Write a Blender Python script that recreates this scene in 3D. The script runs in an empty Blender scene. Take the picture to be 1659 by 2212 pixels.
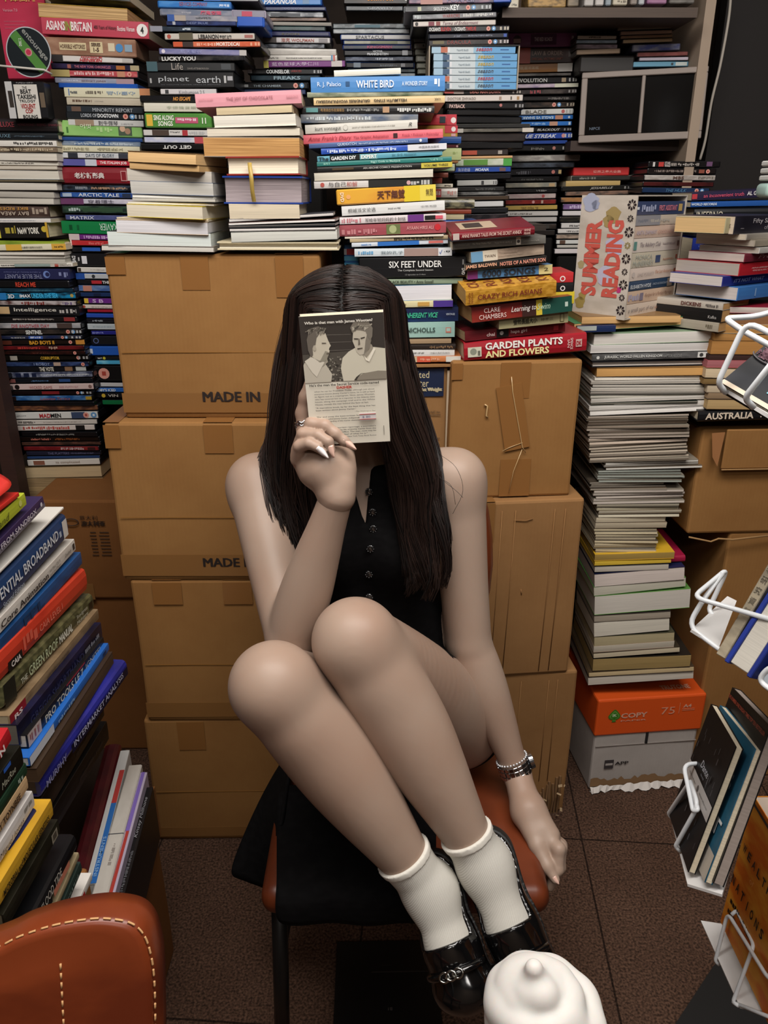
import bpy, bmesh, math, random
import numpy as np
from mathutils import Vector, Matrix, Euler

random.seed(7)
scene = bpy.context.scene
COL = scene.collection

# ------------------------------------------------------------------ camera
CAM_H, PITCH, FPX = 1.43, math.radians(22.0), 1700.0
cam_data = bpy.data.cameras.new('camera')
cam = bpy.data.objects.new('camera', cam_data)
COL.objects.link(cam)
cam.location = (0, 0, CAM_H)
cam.rotation_euler = (math.radians(90) - PITCH, 0, 0)
cam_data.sensor_fit = 'VERTICAL'
cam_data.sensor_height = 24.0
cam_data.lens = 24.0 * FPX / 2212.0
cam_data.clip_start = 0.02
scene.camera = cam

# ------------------------------------------------------------------ world, lamps, exposure
world = bpy.data.worlds.new('world')
scene.world = world
world.use_nodes = True
bg = world.node_tree.nodes['Background']
bg.inputs[0].default_value = (1.0, 0.94, 0.88, 1)
bg.inputs[1].default_value = 0.07

def area(name, loc, rot, sx, sy, power, color=(1, 0.95, 0.9)):
    d = bpy.data.lights.new(name, 'AREA')
    d.shape = 'RECTANGLE'; d.size = sx; d.size_y = sy; d.energy = power; d.color = color
    o = bpy.data.objects.new(name, d); COL.objects.link(o)
    o.location = loc; o.rotation_euler = rot
    return o
area('ceiling_light_front', (0.05, -0.10, 2.52), (math.radians(10), 0, 0), 1.2, 0.4, 6)
area('ceiling_light_mid', (0.10, 0.70, 2.54), (math.radians(10), 0, 0), 1.9, 0.85, 66)
area('ceiling_light_rear', (0.0, -1.2, 2.52), (math.radians(30), 0, 0), 1.2, 0.4, 17)

vs = scene.view_settings
vs.view_transform = 'Standard'; vs.look = 'None'; vs.gamma = 1.0; vs.use_curve_mapping = False
vs.exposure = 0.10
scene.render.film_transparent = False
scene.cycles.max_bounces = 6
scene.cycles.use_denoising = True

# ------------------------------------------------------------------ pixel -> world helpers (photo frame 1659 x 2212)
CT, ST = math.cos(PITCH), math.sin(PITCH)
def W(x, y, t):
    rx, ry = (x - 829.5) / FPX, (1106.0 - y) / FPX
    return Vector((t * rx, t * (CT + ry * ST), CAM_H + t * (-ST + ry * CT)))
def WY(x, y, Y):
    ry = (1106.0 - y) / FPX
    return W(x, y, Y / (CT + ry * ST))
def WX(x, y, X):
    return W(x, y, X / ((x - 829.5) / FPX))
def WZ(x, y, Z):
    ry = (1106.0 - y) / FPX
    return W(x, y, (Z - CAM_H) / (-ST + ry * CT))

# ------------------------------------------------------------------ materials
def lin(c):
    c /= 255.0
    return c / 12.92 if c <= 0.04045 else ((c + 0.055) / 1.055) ** 2.4
def rgb(h):
    if not isinstance(h, str): return tuple(h)
    return (lin(int(h[0:2], 16)), lin(int(h[2:4], 16)), lin(int(h[4:6], 16)), 1)
MATS = {}
def mat(h, rough=0.5, kind='plain', metal=0.0, spec=0.5, h2=None, scale=30.0, bump=0.0, coat=0.0):
    key = (h, rough, kind, metal, spec, h2, scale, bump, coat)
    if key in MATS: return MATS[key]
    m = bpy.data.materials.new('%s_%s' % (kind, h)); m.use_nodes = True
    nt = m.node_tree; N = nt.nodes; L = nt.links
    b = N['Principled BSDF']
    b.inputs['Base Color'].default_value = rgb(h)
    b.inputs['Roughness'].default_value = rough
    b.inputs['Metallic'].default_value = metal
    b.inputs['Specular IOR Level'].default_value = spec
    if coat: b.inputs['Coat Weight'].default_value = coat; b.inputs['Coat Roughness'].default_value = 0.12
    def node(t, **kw):
        n = N.new(t)
        for k, v in kw.items(): setattr(n, k, v)
        return n
    if kind != 'plain':
        tc = node('ShaderNodeTexCoord'); mp = node('ShaderNodeMapping')
        L.new(tc.outputs['Object'], mp.inputs['Vector'])
        oi = node('ShaderNodeObjectInfo'); cm = node('ShaderNodeCombineXYZ')
        ml = node('ShaderNodeMath', operation='MULTIPLY'); ml.inputs[1].default_value = 7.3
        L.new(oi.outputs['Random'], ml.inputs[0])
        for i in range(3): L.new(ml.outputs[0], cm.inputs[i])
        L.new(cm.outputs[0], mp.inputs['Location'])
        mix = node('ShaderNodeMix', data_type='RGBA')
        ramp = node('ShaderNodeValToRGB')
        noise = node('ShaderNodeTexNoise')
        L.new(mp.outputs[0], noise.inputs['Vector'])
        L.new(noise.outputs['Fac'], ramp.inputs['Fac'])
        L.new(ramp.outputs['Color'], mix.inputs['Factor'])
        c2 = rgb(h2) if h2 else tuple([x * (0.80 if kind == 'page' else 0.55) for x in rgb(h)[:3]] + [1])
        g_ = 1.2 if kind == 'page' else 1.0
        mix.inputs['A'].default_value = [min(.86, v * g_) for v in rgb(h)[:3]] + [1]; mix.inputs['B'].default_value = [min(.86, v * g_) for v in c2[:3]] + [1]
        L.new(mix.outputs['Result'], b.inputs['Base Color'])
        noise.inputs['Scale'].default_value = scale
        ramp.color_ramp.elements[0].position = 0.42; ramp.color_ramp.elements[1].position = 0.62
        if kind == 'page':
            mp.inputs['Scale'].default_value = (1.5, 1.5, 160); noise.inputs['Scale'].default_value = 6
            noise.inputs['Detail'].default_value = 4
            ramp.color_ramp.elements[0].position = 0.35; ramp.color_ramp.elements[1].position = 0.75
        if kind == 'print':
            mp.inputs['Scale'].default_value = (1, 1, 2.4); noise.inputs['Detail'].default_value = 5
        if kind == 'card':
            mp.inputs['Scale'].default_value = (1, 1, 1); noise.inputs['Detail'].default_value = 8
            noise.inputs['Roughness'].default_value = 0.7
            ramp.color_ramp.elements[0].position = 0.30; ramp.color_ramp.elements[1].position = 0.80
            wv = node('ShaderNodeTexWave', wave_type='BANDS', bands_direction='X')
            wv.inputs['Scale'].default_value = 40; wv.inputs['Distortion'].default_value = 1.5
            L.new(tc.outputs['Object'], wv.inputs['Vector'])
            bp = node('ShaderNodeBump'); bp.inputs['Strength'].default_value = 0.10; bp.inputs['Distance'].default_value = 0.001
            ad = node('ShaderNodeMath', operation='ADD')
            n2 = node('ShaderNodeTexNoise'); n2.inputs['Scale'].default_value = 9; n2.inputs['Detail'].default_value = 6
            L.new(mp.outputs[0], n2.inputs['Vector'])
            m2 = node('ShaderNodeMath', operation='MULTIPLY'); m2.inputs[1].default_value = 9.0
            L.new(n2.outputs['Fac'], m2.inputs[0])
            L.new(wv.outputs['Fac'], ad.inputs[0]); L.new(m2.outputs[0], ad.inputs[1])
            L.new(ad.outputs[0], bp.inputs['Height']); L.new(bp.outputs[0], b.inputs['Normal'])
        if kind == 'skin':
            noise.inputs['Detail'].default_value = 3
            b.inputs['Subsurface Weight'].default_value = 0.12
            b.inputs['Subsurface Radius'].default_value = (0.012, 0.005, 0.003)
            b.inputs['Subsurface Scale'].default_value = 0.6
        if bump:
            bp = node('ShaderNodeBump'); bp.inputs['Strength'].default_value = bump; bp.inputs['Distance'].default_value = 0.002
            L.new(noise.outputs['Fac'], bp.inputs['Height']); L.new(bp.outputs[0], b.inputs['Normal'])
    MATS[key] = m
    return m

# ------------------------------------------------------------------ object helpers
def link(o, parent=None):
    COL.objects.link(o)
    if parent is not None: o.parent = parent
    return o
def tag(o, label=None, cat=None, group=None, kind=None):
    if label: o['label'] = label
    if cat: o['category'] = cat
    if group: o['group'] = group
    if kind: o['kind'] = kind
    return o
def empty(name, loc=(0, 0, 0), rot=(0, 0, 0), label=None, cat=None, group=None, M=None):
    o = bpy.data.objects.new(name, None); COL.objects.link(o); o.empty_display_size = 0.02
    if M is not None: o.matrix_world = M
    else: o.location = loc; o.rotation_euler = rot
    return tag(o, label, cat, group)
def meshobj(name, verts, faces, mats, parent=None, idx=None, smooth=False, M=None):
    me = bpy.data.meshes.new(name)
    me.from_pydata([tuple(v) for v in verts], [], faces)
    if not isinstance(mats, (list, tuple)): mats = [mats]
    for m in mats: me.materials.append(m)
    if idx is not None: me.polygons.foreach_set('material_index', idx)
    if smooth: me.polygons.foreach_set('use_smooth', [True] * len(me.polygons))
    me.update()
    o = bpy.data.objects.new(name, me)
    if M is not None: o.matrix_world = M
    return link(o, parent)
def bmobj(name, bm, mats, parent=None, smooth=False, M=None):
    bmesh.ops.recalc_face_normals(bm, faces=bm.faces)
    me = bpy.data.meshes.new(name); bm.to_mesh(me); bm.free()
    if not isinstance(mats, (list, tuple)): mats = [mats]
    for m in mats: me.materials.append(m)
    if smooth: me.polygons.foreach_set('use_smooth', [True] * len(me.polygons))
    o = bpy.data.objects.new(name, me)
    if M is not None: o.matrix_world = M
    return link(o, parent)
def bm_box(bm, a, b, bev=0.0, M=None, seg=1):
    ret = bmesh.ops.create_cube(bm, size=1.0)
    vs_ = ret['verts']
    c = [(a[i] + b[i]) / 2 for i in range(3)]; s = [b[i] - a[i] for i in range(3)]
    for v in vs_: v.co = Vector((v.co.x * s[0] + c[0], v.co.y * s[1] + c[1], v.co.z * s[2] + c[2]))
    if bev:
        es = list({e for v in vs_ for e in v.link_edges})
        r = bmesh.ops.bevel(bm, geom=es, offset=bev, segments=seg, affect='EDGES', profile=0.5)
        vs_ = list({v for f in r['faces'] for v in f.verts} | {v for v in vs_ if v.is_valid})
    if M is not None: bmesh.ops.transform(bm, matrix=M, verts=[v for v in vs_ if v.is_valid])
    return vs_
def box(name, a, b, m, parent=None, bev=0.0, M=None, seg=1):
    bm = bmesh.new(); bm_box(bm, a, b, bev, None, seg)
    return bmobj(name, bm, m, parent, M=M)
def tube_data(pts, rad, n=8, closed=False):
    pts = [Vector(p) for p in pts]; V = []; F = []
    k = len(pts); prev = None
    for i, p in enumerate(pts):
        a = pts[(i - 1) % k] if (closed or i > 0) else p
        c = pts[(i + 1) % k] if (closed or i < k - 1) else p
        d = (c - a).normalized()
        if prev is None:
            u = d.orthogonal().normalized()
        else:
            u = (prev - d * prev.dot(d))
            u = u.normalized() if u.length > 1e-6 else d.orthogonal().normalized()
        prev = u; w = d.cross(u)
        r = rad[i] if isinstance(rad, (list, tuple)) else rad
        for j in range(n):
            an = 2 * math.pi * j / n
            V.append(p + (u * math.cos(an) + w * math.sin(an)) * r)
    for i in range(k if closed else k - 1):
        for j in range(n):
            a = i * n + j; b_ = i * n + (j + 1) % n
            c = ((i + 1) % k) * n + (j + 1) % n; d_ = ((i + 1) % k) * n + j
            F.append((a, b_, c, d_))
    if not closed:
        F.append(tuple(range(n - 1, -1, -1))); F.append(tuple((k - 1) * n + j for j in range(n)))
    return V, F
def tube(name, pts, rad, m, parent=None, n=8, closed=False):
    V, F = tube_data(pts, rad, n, closed)
    return meshobj(name, V, F, m, parent, smooth=True)
def multi_tube(name, lst, m, parent=None, n=8):
    V = []; F = []
    for pts, rad in lst:
        v, f = tube_data(pts, rad, n); o = len(V); V += v; F += [tuple(i + o for i in q) for q in f]
    return meshobj(name, V, F, m, parent, smooth=True)
def bezier(pts, n=12):
    """Catmull-Rom through pts"""
    P = [Vector(p) for p in pts]; out = []
    P = [P[0] * 2 - P[1]] + P + [P[-1] * 2 - P[-2]]
    for i in range(1, len(P) - 2):
        for j in range(n):
            t = j / n; a, b_, c, d = P[i - 1], P[i], P[i + 1], P[i + 2]
            out.append(0.5 * ((2 * b_) + (c - a) * t + (2 * a - 5 * b_ + 4 * c - d) * t * t + (3 * b_ - a - 3 * c + d) * t ** 3))
    out.append(P[-2]); return out
def fillet(pts, r=0.012, n=5):
    P = [Vector(p) for p in pts]; out = [P[0]]
    for i in range(1, len(P) - 1):
        a = (P[i - 1] - P[i]); c = (P[i + 1] - P[i])
        rr = min(r, a.length * 0.45, c.length * 0.45)
        A = P[i] + a.normalized() * rr; B = P[i] + c.normalized() * rr
        for j in range(n + 1):
            t = j / n; out.append(A * (1 - t) ** 2 + P[i] * 2 * t * (1 - t) + B * t * t)
    out.append(P[-1]); return out

# ------------------------------------------------------------------ lettering (converted to meshes in one batch at the end)
TEXTS = []
def text(parent, s, M, w, h, color, bold=0.0, shear=0.0, name='title', rough=0.5, keep=False, tmesh=None):
    """letters fitted into a w x h box; M = local matrix (x right, y up, z towards viewer), origin = box centre"""
    TEXTS.append((parent, s, M, w, h, color, bold, shear, name, rough, keep))
def flush_texts():
    cache = {}; tmp = []
    for T in TEXTS:
        k = (T[1], T[6], T[7])
        if k in cache: continue
        cu = bpy.data.curves.new('letters', 'FONT')
        cu.body = T[1]; cu.size = 1; cu.resolution_u = 2; cu.offset = T[6]; cu.shear = T[7]; cu.align_x = 'CENTER'
        o = bpy.data.objects.new('letters', cu); COL.objects.link(o); cache[k] = o; tmp.append(o)
    dg = bpy.context.evaluated_depsgraph_get()
    base = {}
    for k, o in cache.items():
        me = bpy.data.meshes.new_from_object(o.evaluated_get(dg))
        co = np.empty(len(me.vertices) * 3, 'f'); me.vertices.foreach_get('co', co); co = co.reshape(-1, 3)
        base[k] = (me, co)
    for (parent, s, M, w, h, color, bold, shear, name, rough, keep) in TEXTS:
        me0, co = base[(s, bold, shear)]
        if len(co) == 0: continue
        lo, hi = co.min(0), co.max(0)
        sx, sy = w / max(hi[0] - lo[0], 1e-6), h / max(hi[1] - lo[1], 1e-6)
        if keep: sx = sy = min(sx, sy)
        me = me0.copy(); c2 = co.copy()
        c2[:, 0] = (co[:, 0] - (lo[0] + hi[0]) / 2) * sx; c2[:, 1] = (co[:, 1] - (lo[1] + hi[1]) / 2) * sy; c2[:, 2] = 0
        me.vertices.foreach_set('co', c2.reshape(-1)); me.materials.clear(); me.materials.append(mat(color, rough)); me.update()
        o = bpy.data.objects.new(name, me); link(o, parent)
        if parent is None: o.matrix_world = M
        else: o.matrix_local = M
    for o in tmp: bpy.data.objects.remove(o)
    TEXTS.clear()
FRONT = Matrix(((1, 0, 0, 0), (0, 0, -1, 0), (0, 1, 0, 0), (0, 0, 0, 1)))   # x right, y -> world z, z -> -y (towards the viewer)
# ================================================================== room shell
def struct(o): o['kind'] = 'structure'; return o
carpet = mat('5a4334', 0.95, 'card', h2='2c2019', scale=160, spec=0.1)
def carpet_mat():
    m = bpy.data.materials.new('carpet'); m.use_nodes = True
    nt = m.node_tree; N = nt.nodes; L = nt.links; b = N['Principled BSDF']
    b.inputs['Roughness'].default_value = 0.95; b.inputs['Specular IOR Level'].default_value = 0.15
    tc = N.new('ShaderNodeTexCoord')
    n1 = N.new('ShaderNodeTexNoise'); n1.inputs['Scale'].default_value = 210; n1.inputs['Detail'].default_value = 3
    n2 = N.new('ShaderNodeTexNoise'); n2.inputs['Scale'].default_value = 5; n2.inputs['Detail'].default_value = 4
    r = N.new('ShaderNodeValToRGB'); e = r.color_ramp.elements
    e[0].position = 0.34; e[0].color = rgb('35271f'); e[1].position = 0.70; e[1].color = rgb('725646')
    L.new(tc.outputs['Object'], n1.inputs['Vector']); L.new(tc.outputs['Object'], n2.inputs['Vector'])
    L.new(n1.outputs['Fac'], r.inputs['Fac'])
    mx = N.new('ShaderNodeMix'); mx.data_type = 'RGBA'; mx.blend_type = 'MULTIPLY'; mx.inputs['Factor'].default_value = 0.6
    r2 = N.new('ShaderNodeValToRGB'); r2.color_ramp.elements[0].position = 0.3; r2.color_ramp.elements[0].color = (0.5, 0.45, 0.42, 1)
    r2.color_ramp.elements[1].position = 0.7
    L.new(n2.outputs['Fac'], r2.inputs['Fac']); L.new(r.outputs['Color'], mx.inputs['A']); L.new(r2.outputs['Color'], mx.inputs['B'])
    # tile joints, 0.5 m squares turned a little
    mp = N.new('ShaderNodeMapping'); mp.inputs['Rotation'].default_value = (0, 0, math.radians(4)); mp.inputs['Location'].default_value = (0.13, 0.02, 0)
    br = N.new('ShaderNodeTexBrick'); br.offset = 0.0; br.inputs['Scale'].default_value = 1.0
    br.inputs['Brick Width'].default_value = 0.5; br.inputs['Row Height'].default_value = 0.5; br.inputs['Mortar Size'].default_value = 0.0022
    br.inputs['Color1'].default_value = br.inputs['Color2'].default_value = (1, 1, 1, 1); br.inputs['Mortar'].default_value = (0.25, 0.25, 0.25, 1)
    L.new(tc.outputs['Object'], mp.inputs['Vector']); L.new(mp.outputs[0], br.inputs['Vector'])
    m3 = N.new('ShaderNodeMix'); m3.data_type = 'RGBA'; m3.blend_type = 'MULTIPLY'; m3.inputs['Factor'].default_value = 1
    L.new(mx.outputs['Result'], m3.inputs['A']); L.new(br.outputs['Color'], m3.inputs['B']); L.new(m3.outputs['Result'], b.inputs['Base Color'])
    bp = N.new('ShaderNodeBump'); bp.inputs['Strength'].default_value = 0.6; bp.inputs['Distance'].default_value = 0.004
    L.new(n1.outputs['Fac'], bp.inputs['Height']); L.new(bp.outputs[0], b.inputs['Normal'])
    return m
struct(box('floor', (-2.2, -1.8, -0.05), (2.2, 2.95, 0.0), carpet_mat()))
struct(box('ceiling', (-2.2, -1.8, 2.6), (2.2, 2.95, 2.65), mat('c9c2b6', 0.9)))
struct(box('wall_back', (-2.2, 2.85, 0), (2.2, 2.95, 2.6), mat('3a2f28', 0.9, 'print', h2='241c17', scale=3)))  # dark colour also stands for shade in the gaps between piles
struct(box('wall_left', (-2.2, -1.8, 0), (-2.1, 2.85, 2.6), mat('4a3c33', 0.9)))
struct(box('wall_right', (2.1, -1.8, 0), (2.2, 2.85, 2.6), mat('2a211c', 0.9)))
struct(box('wall_front', (-2.1, -1.8, 0), (2.1, -1.7, 2.6), mat('8a7868', 0.9)))
for nm, loc, sx, sy in (('front', (0.05, -.10), 1.2, 0.4), ('mid', (0.10, .70), 1.9, 0.85), ('rear', (0, -1.2), 1.2, 0.4)):
    r = empty('ceiling_lamp', (loc[0], loc[1], 2.6), label={'front': 'white strip ceiling lamp over the seated person', 'mid': 'white strip ceiling lamp between person and viewer, nearer the person',
              'rear': 'white strip ceiling lamp behind the viewer'}[nm], cat='lamp', group='ceiling strip lamps')
    box('lamp_housing', (-sx / 2, -sy / 2, -0.04), (sx / 2, sy / 2, 0.0), mat('e8e4dc', 0.5), r, bev=0.005)

# ================================================================== cardboard cartons
CARD = mat('9a7040', 0.75, 'card', h2='8a6034', scale=5.0, spec=0.25)
CARD2 = mat('9a7248', 0.8, 'card', h2='89633c', scale=6.0, spec=0.2)
CARDDARK = mat('86582f', 0.8, 'card', h2='744a26', scale=4.0, spec=0.2)
TAPE = mat('8c6034', 0.25, 'plain', spec=0.6)
TAPE2 = mat('886036', 0.28, 'plain', spec=0.6)
INK = '2b2320'
def carton_mesh(name, w, d, h, m, parent=None, seed=0, amp=0.002, bev=0.006, M=None):
    rnd = random.Random(seed)
    bm = bmesh.new(); bm_box(bm, (0, 0, 0), (w, d, h), bev, seg=2)
    bmesh.ops.subdivide_edges(bm, edges=[e for e in bm.edges if e.calc_length() > 0.1], cuts=12, use_grid_fill=True)
    ph = [rnd.uniform(0, 6.28) for _ in range(9)]
    for v in bm.verts:
        x, y, z = v.co
        ex = min(x, w - x) / (w * .5); ez = min(z, h - z) / (h * .5); ey = min(y, d - y) / (d * .5)
        n = math.sin(x * 9 + ph[0]) * math.sin(z * 11 + ph[1]) + 0.6 * math.sin(x * 23 + z * 17 + ph[2]) * 0.5
        if y < 0.01: v.co.y += amp * (n * 0.25) * min(1, max(ex, 0) * 3) - amp * 0.8 * min(1, ex * 2) * min(1, ez * 2)
        if z > h - 0.01: v.co.z -= amp * 0.9 * min(1, ex * 2) * min(1, ey * 2) * (1 + 0.4 * n)
        if x < 0.01 or x > w - 0.01: v.co.x += amp * 0.5 * math.sin(z * 14 + ph[4])
        v.co.y += amp * 0.35 * math.sin(z * 8 + ph[5] + x * 3)
    return bmobj(name, bm, m, parent, smooth=False, M=M)
def rect_strip(parent, x0, x1, z0, z1, m, name='tape', y=-0.0035, th=0.0008, tilt=0.0):
    y = -.0026 if name in ('tape', 'crease') else -.0032; th = min(th, .0006)
    o = box(name, (x0, y - th, z0), (x1, y, z1), m, parent)
    return o
def carton(label, P, w, h, d, yaw=0, m=None, seed=0, name='cardboard_carton', group='stacked cardboard cartons', roll=0):
    M = Matrix.Translation(P) @ Matrix.Rotation(math.radians(yaw), 4, 'Z') @ Matrix.Rotation(math.radians(roll), 4, 'Y')
    o = carton_mesh(name, w, d, h, m or CARD, None, seed, M=M)
    tag(o, label, 'box', group)
    return o
def place(x0, y0, x1, ybot, Y):
    """front plane Y: bottom-left pixel, right pixel, top pixel -> origin, width, height"""
    P = WY(x0, ybot, Y); Q = WY(x1, ybot, Y); T = WY(x0, y0, Y)
    return P, (Q - P).length, (T - P).z

YB = 1.46
b4z = 0.0
# left stack, four cartons (bottom to top): heights follow the photo, each stands on the one below
lx = -0.505
def zat(y, Y): return WY(100, y, Y).z
h4 = zat(1556, YB - .01); h3 = zat(1254, YB - .012) - h4; h2 = zat(913, YB - .012) - h4 - h3; h1 = zat(549, YB + .02) - h4 - h3 - h2
cB4 = carton('bottom brown carton of the left stack, standing on the carpet', Vector((WY(308, 1556, YB - .01).x, YB - .01, 0)), 0.47, h4, 0.33, 1.0, CARD, 1)
cB3 = carton('second brown carton from the floor, behind the raised elbow', Vector((WY(280, 1254, YB - .012).x, YB - .012, h4)), 0.45, h3, 0.33, 0.6, CARD, 2)
cB2 = carton('brown carton stamped MADE under the top carton, left of the person', Vector((WY(222, 913, YB - .012).x, YB - .012, h4 + h3)), 0.45, h2, 0.34, 0.0, CARD, 3)
cB1 = carton('topmost brown carton stamped MADE IN, carrying the paged books', Vector((WY(226, 549, YB + .02).x, YB + .02, h4 + h3 + h2)), WY(693, 549, YB + .02).x - WY(226, 549, YB + .02).x, h1, 0.33, 0.0, CARD, 4)
def stamp(parent, s, cx, cz, w, h, col=INK, bold=0.012, y=-0.0035, M=None):
    y = -0.0038 if y > -.0061 else -.0046
    text(parent, s, Matrix.Translation((cx, y, cz)) @ FRONT, w, h, col, 0, name='stamp')
    if w > .05:
        text(parent, s, Matrix.Translation((cx + .0011, y - .0003, cz)) @ FRONT, w, h, col, 0, name='stamp')
        text(parent, s, Matrix.Translation((cx - .0011, y - .0006, cz + .0006)) @ FRONT, w, h, col, 0, name='stamp')
k = 1.0 / 1150
stamp(cB1, 'MADE IN', 0.209, 0.043, 0.108, 0.019)
stamp(cB2, 'MADE IN', 0.221, 0.043, 0.108, 0.019)
for c, hh, wd, tops, band in ((cB1, h1, .42, ((.00, .035, .035), (.135, .185, .062), (.305, .355, .075)), .05),
                              (cB2, h2, .45, ((.0, .03, .05), (.19, .245, .06)), .06),
                              (cB3, h3, .45, ((.045, .105, .055), (.19, .25, .055)), .05),
                              (cB4, h4, .47, ((.075, .135, .08),), .04)):
    for (x0, x1, ln) in tops:
        rect_strip(c, x0, x1, hh - ln, hh - .004, TAPE, y=-.0015 - .003)
        box('tape', (x0, 0.0, hh + .0005), (x1, 0.20, hh + .0012), TAPE, c)
    rect_strip(c, 0.0, wd, 0.012, band, TAPE2, y=-.0025)
# fold lines of the flaps
for c, hh, wd in ((cB1, h1, .40), (cB2, h2, .44), (cB3, h3, .44), (cB4, h4, .46)):
    box('flap_seam', (0.0, 0.163, hh - .003), (wd, 0.167, hh + .0015), mat('5a3a1c', .9), c)
    rect_strip(c, 0.01, wd - .01, hh * .42, hh * .425, mat('916328', .8), 'crease', y=-.0012, th=.0012)

# right stack
YR = 1.53
zr3 = zat(1462, YR - .01); zr2 = zat(1084, YR - .01); zr1 = zat(780, YR + .012)
xr1 = WY(975, 784, YR + .012).x
cR3 = carton('bottom brown carton of the right stack, its corner torn and frayed', Vector((WY(985, 1462, YR - .01).x, YR - .01, 0.0)), WY(1256, 1462, YR - .01).x - WY(985, 1462, YR - .01).x, zr3, 0.36, 5, CARD2, 5)
cR2 = carton('creased brown carton in the middle of the right stack', Vector((WY(985, 1084, YR - .02).x, YR - .02, zr3)), WY(1274, 1084, YR - .02).x - WY(985, 1084, YR - .02).x, zr2 - zr3, 0.37, 6, CARD2, 6)
cR1 = carton('tape-patched brown carton under the thick red garden book', Vector((xr1, YR + .004, zr2)), WY(1267, 784, YR).x - xr1, zr1 - zr2, 0.34, 5, CARD, 7)
w1 = WY(1267, 784, YR).x - xr1; hR1 = zr1 - zr2; hR2 = zr2 - zr3
rect_strip(cR1, 0.098, 0.158, hR1 - .075, hR1 - .003, TAPE, y=-.004)
o = box('tape', (0.0, -.0012, 0), (0.052, 0, .135), TAPE, cR1); o.location = (.115, -.0048, hR1 - .185); o.rotation_euler = (0, math.radians(-11), 0)
rect_strip(cR1, 0.108, 0.172, 0.004, .085, TAPE, y=-.0042)
rect_strip(cR1, 0.0, 0.022, hR1 - .035, hR1 - .003, TAPE, y=-.004)
multi = [([(.119, -.0068, hR1 - .03), (.123, -.0075, hR1 - .06), (.150, -.0075, hR1 - .175), (.158, -.007, hR1 - .187)], .0009),
         ([(.109, -.007, hR1 - .183), (.125, -.0072, hR1 - .175), (.15, -.0072, hR1 - .166)], .0007),
         ([(.128, -.0068, .012), (.135, -.007, .06), (.150, -.0075, hR1 - .18)], .0007),
         ([(.068, -.0055, hR1 - .085), (.0735, -.0062, hR1 - .088), (.072, -.006, hR1 - .108), (.076, -.0055, hR1 - .112)], .0017)]
multi_tube('tape_wrinkle', multi, mat('c9a877', .2, spec=.8), cR1, 6)
rect_strip(cR2, 0.055, 0.083, hR2 - .088, hR2 - .002, TAPE2, y=-.004)
box('tape', (0.055, 0, hR2 + .0003), (.083, .2, hR2 + .0012), TAPE2, cR2)
stamp(cR2, 'OUR', 0.046, hR2 - .045, 0.008, 0.04, y=-.0065)
multi_tube('crease', [([(x, -.0022, .01), (x + .004, -.0030, hR2 * .5), (x + .006, -.0022, hR2 - .02)], .0009) for x in (.092, .121, .205, .228)] +
           [([(.125, -.002, hR2 - .042), (.15, -.003, hR2 - .043), (.165, -.002, hR2 - .040)], .0009), ([(.15, -.002, hR2 * .52), (.152, -.003, hR2 * .49)], .0012)], CARD2, cR2, 6)
multi_tube('crease', [([(x, -.0022, .10), (x + .002, -.0028, zr3 - .02)], .0008) for x in (.11, .15, .215, .236)], CARD2, cR3, 6)
# torn corrugated corner
rnd = random.Random(3); V = []; F = []
for i in range(16):
    x0 = .150 + i * .0078; top = .03 + .085 * (i / 15) ** 1.7 + rnd.uniform(-.012, .012)
    vv, ff = tube_data([(x0, -.004, .0), (x0 + rnd.uniform(-.002, .002), -.009, top * .5), (x0 + rnd.uniform(-.003, .003), -.003, top)], .0030, 6)
    o_ = len(V); V += vv; F += [tuple(q + o_ for q in f) for f in ff]
meshobj('torn_corrugation', V, F, mat('7d5d3c', .95), cR3)
V = []; F = []
for i in range(26):
    x0 = .13 + rnd.random() * .15; z0 = rnd.uniform(.0, .03) + (.1 * ((x0 - .14) / .14) ** 2 if rnd.random() < .5 else 0)
    a = Vector((x0, -.012 - rnd.random() * .01, z0)); u = Vector((rnd.uniform(-.012, .012), rnd.uniform(-.01, .0), rnd.uniform(-.006, .012))); w_ = Vector((rnd.uniform(-.006, .012), -.005, rnd.uniform(-.008, .008)))
    n0 = len(V); V += [a, a + u, a + u + w_, a + w_]; F.append((n0, n0 + 1, n0 + 2, n0 + 3))
tag(meshobj('torn_paper', V, F, mat('b39a78', .95), cR3), kind='stuff')

# salted butter carton behind her shoulder
Pb, wb, hb = place(800, 785, 972, 1070, 1.56)
cbut = carton('pale carton with a navy butter label behind the shoulder', Vector((Pb.x, 1.548, zr2)), WY(970, 800, 1.56).x - Pb.x, zat(790, 1.56) - zr2, .28, 5, CARD2, 8, group='stacked cardboard cartons')
hbut = zat(790, 1.56) - zr2
def bx(x): return WY(x, 850, 1.56).x - Pb.x
def bz(y): return WY(900, y, 1.56).z - zr2
rect_strip(cbut, bx(850), bx(958), bz(855), bz(795), mat('17233f', .5), 'label_panel', y=-.004)
for s, x0, x1, y0, y1 in (('Salted', 885, 926, 800, 815), ('Butter', 885, 925, 818, 834), ('g Net Weight', 897, 954, 836, 846)):
    stamp(cbut, s, (bx(x0) + bx(x1)) / 2, (bz(y0) + bz(y1)) / 2, bx(x1) - bx(x0), bz(y0) - bz(y1), 'cdbf9a', .01, y=-.0062)
stamp(cbut, 'UNIT No.', (bx(928) + bx(953)) / 2, bz(889), bx(953) - bx(928), .005, '4a3a2a', 0, y=-.0055)
for yy in (895, 945): rect_strip(cbut, bx(905), bx(953), bz(yy + 1), bz(yy), mat('4a3a2a', .8), 'printed_line', y=-.004)
rect_strip(cbut, bx(965), bx(971), .002, bz(800), mat('c9b59a', .8), 'edge_strip', y=-.003)
box('open_flap', (0, -.012, hbut), (bx(972), .10, hbut + .004), CARD2, cbut)

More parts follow.
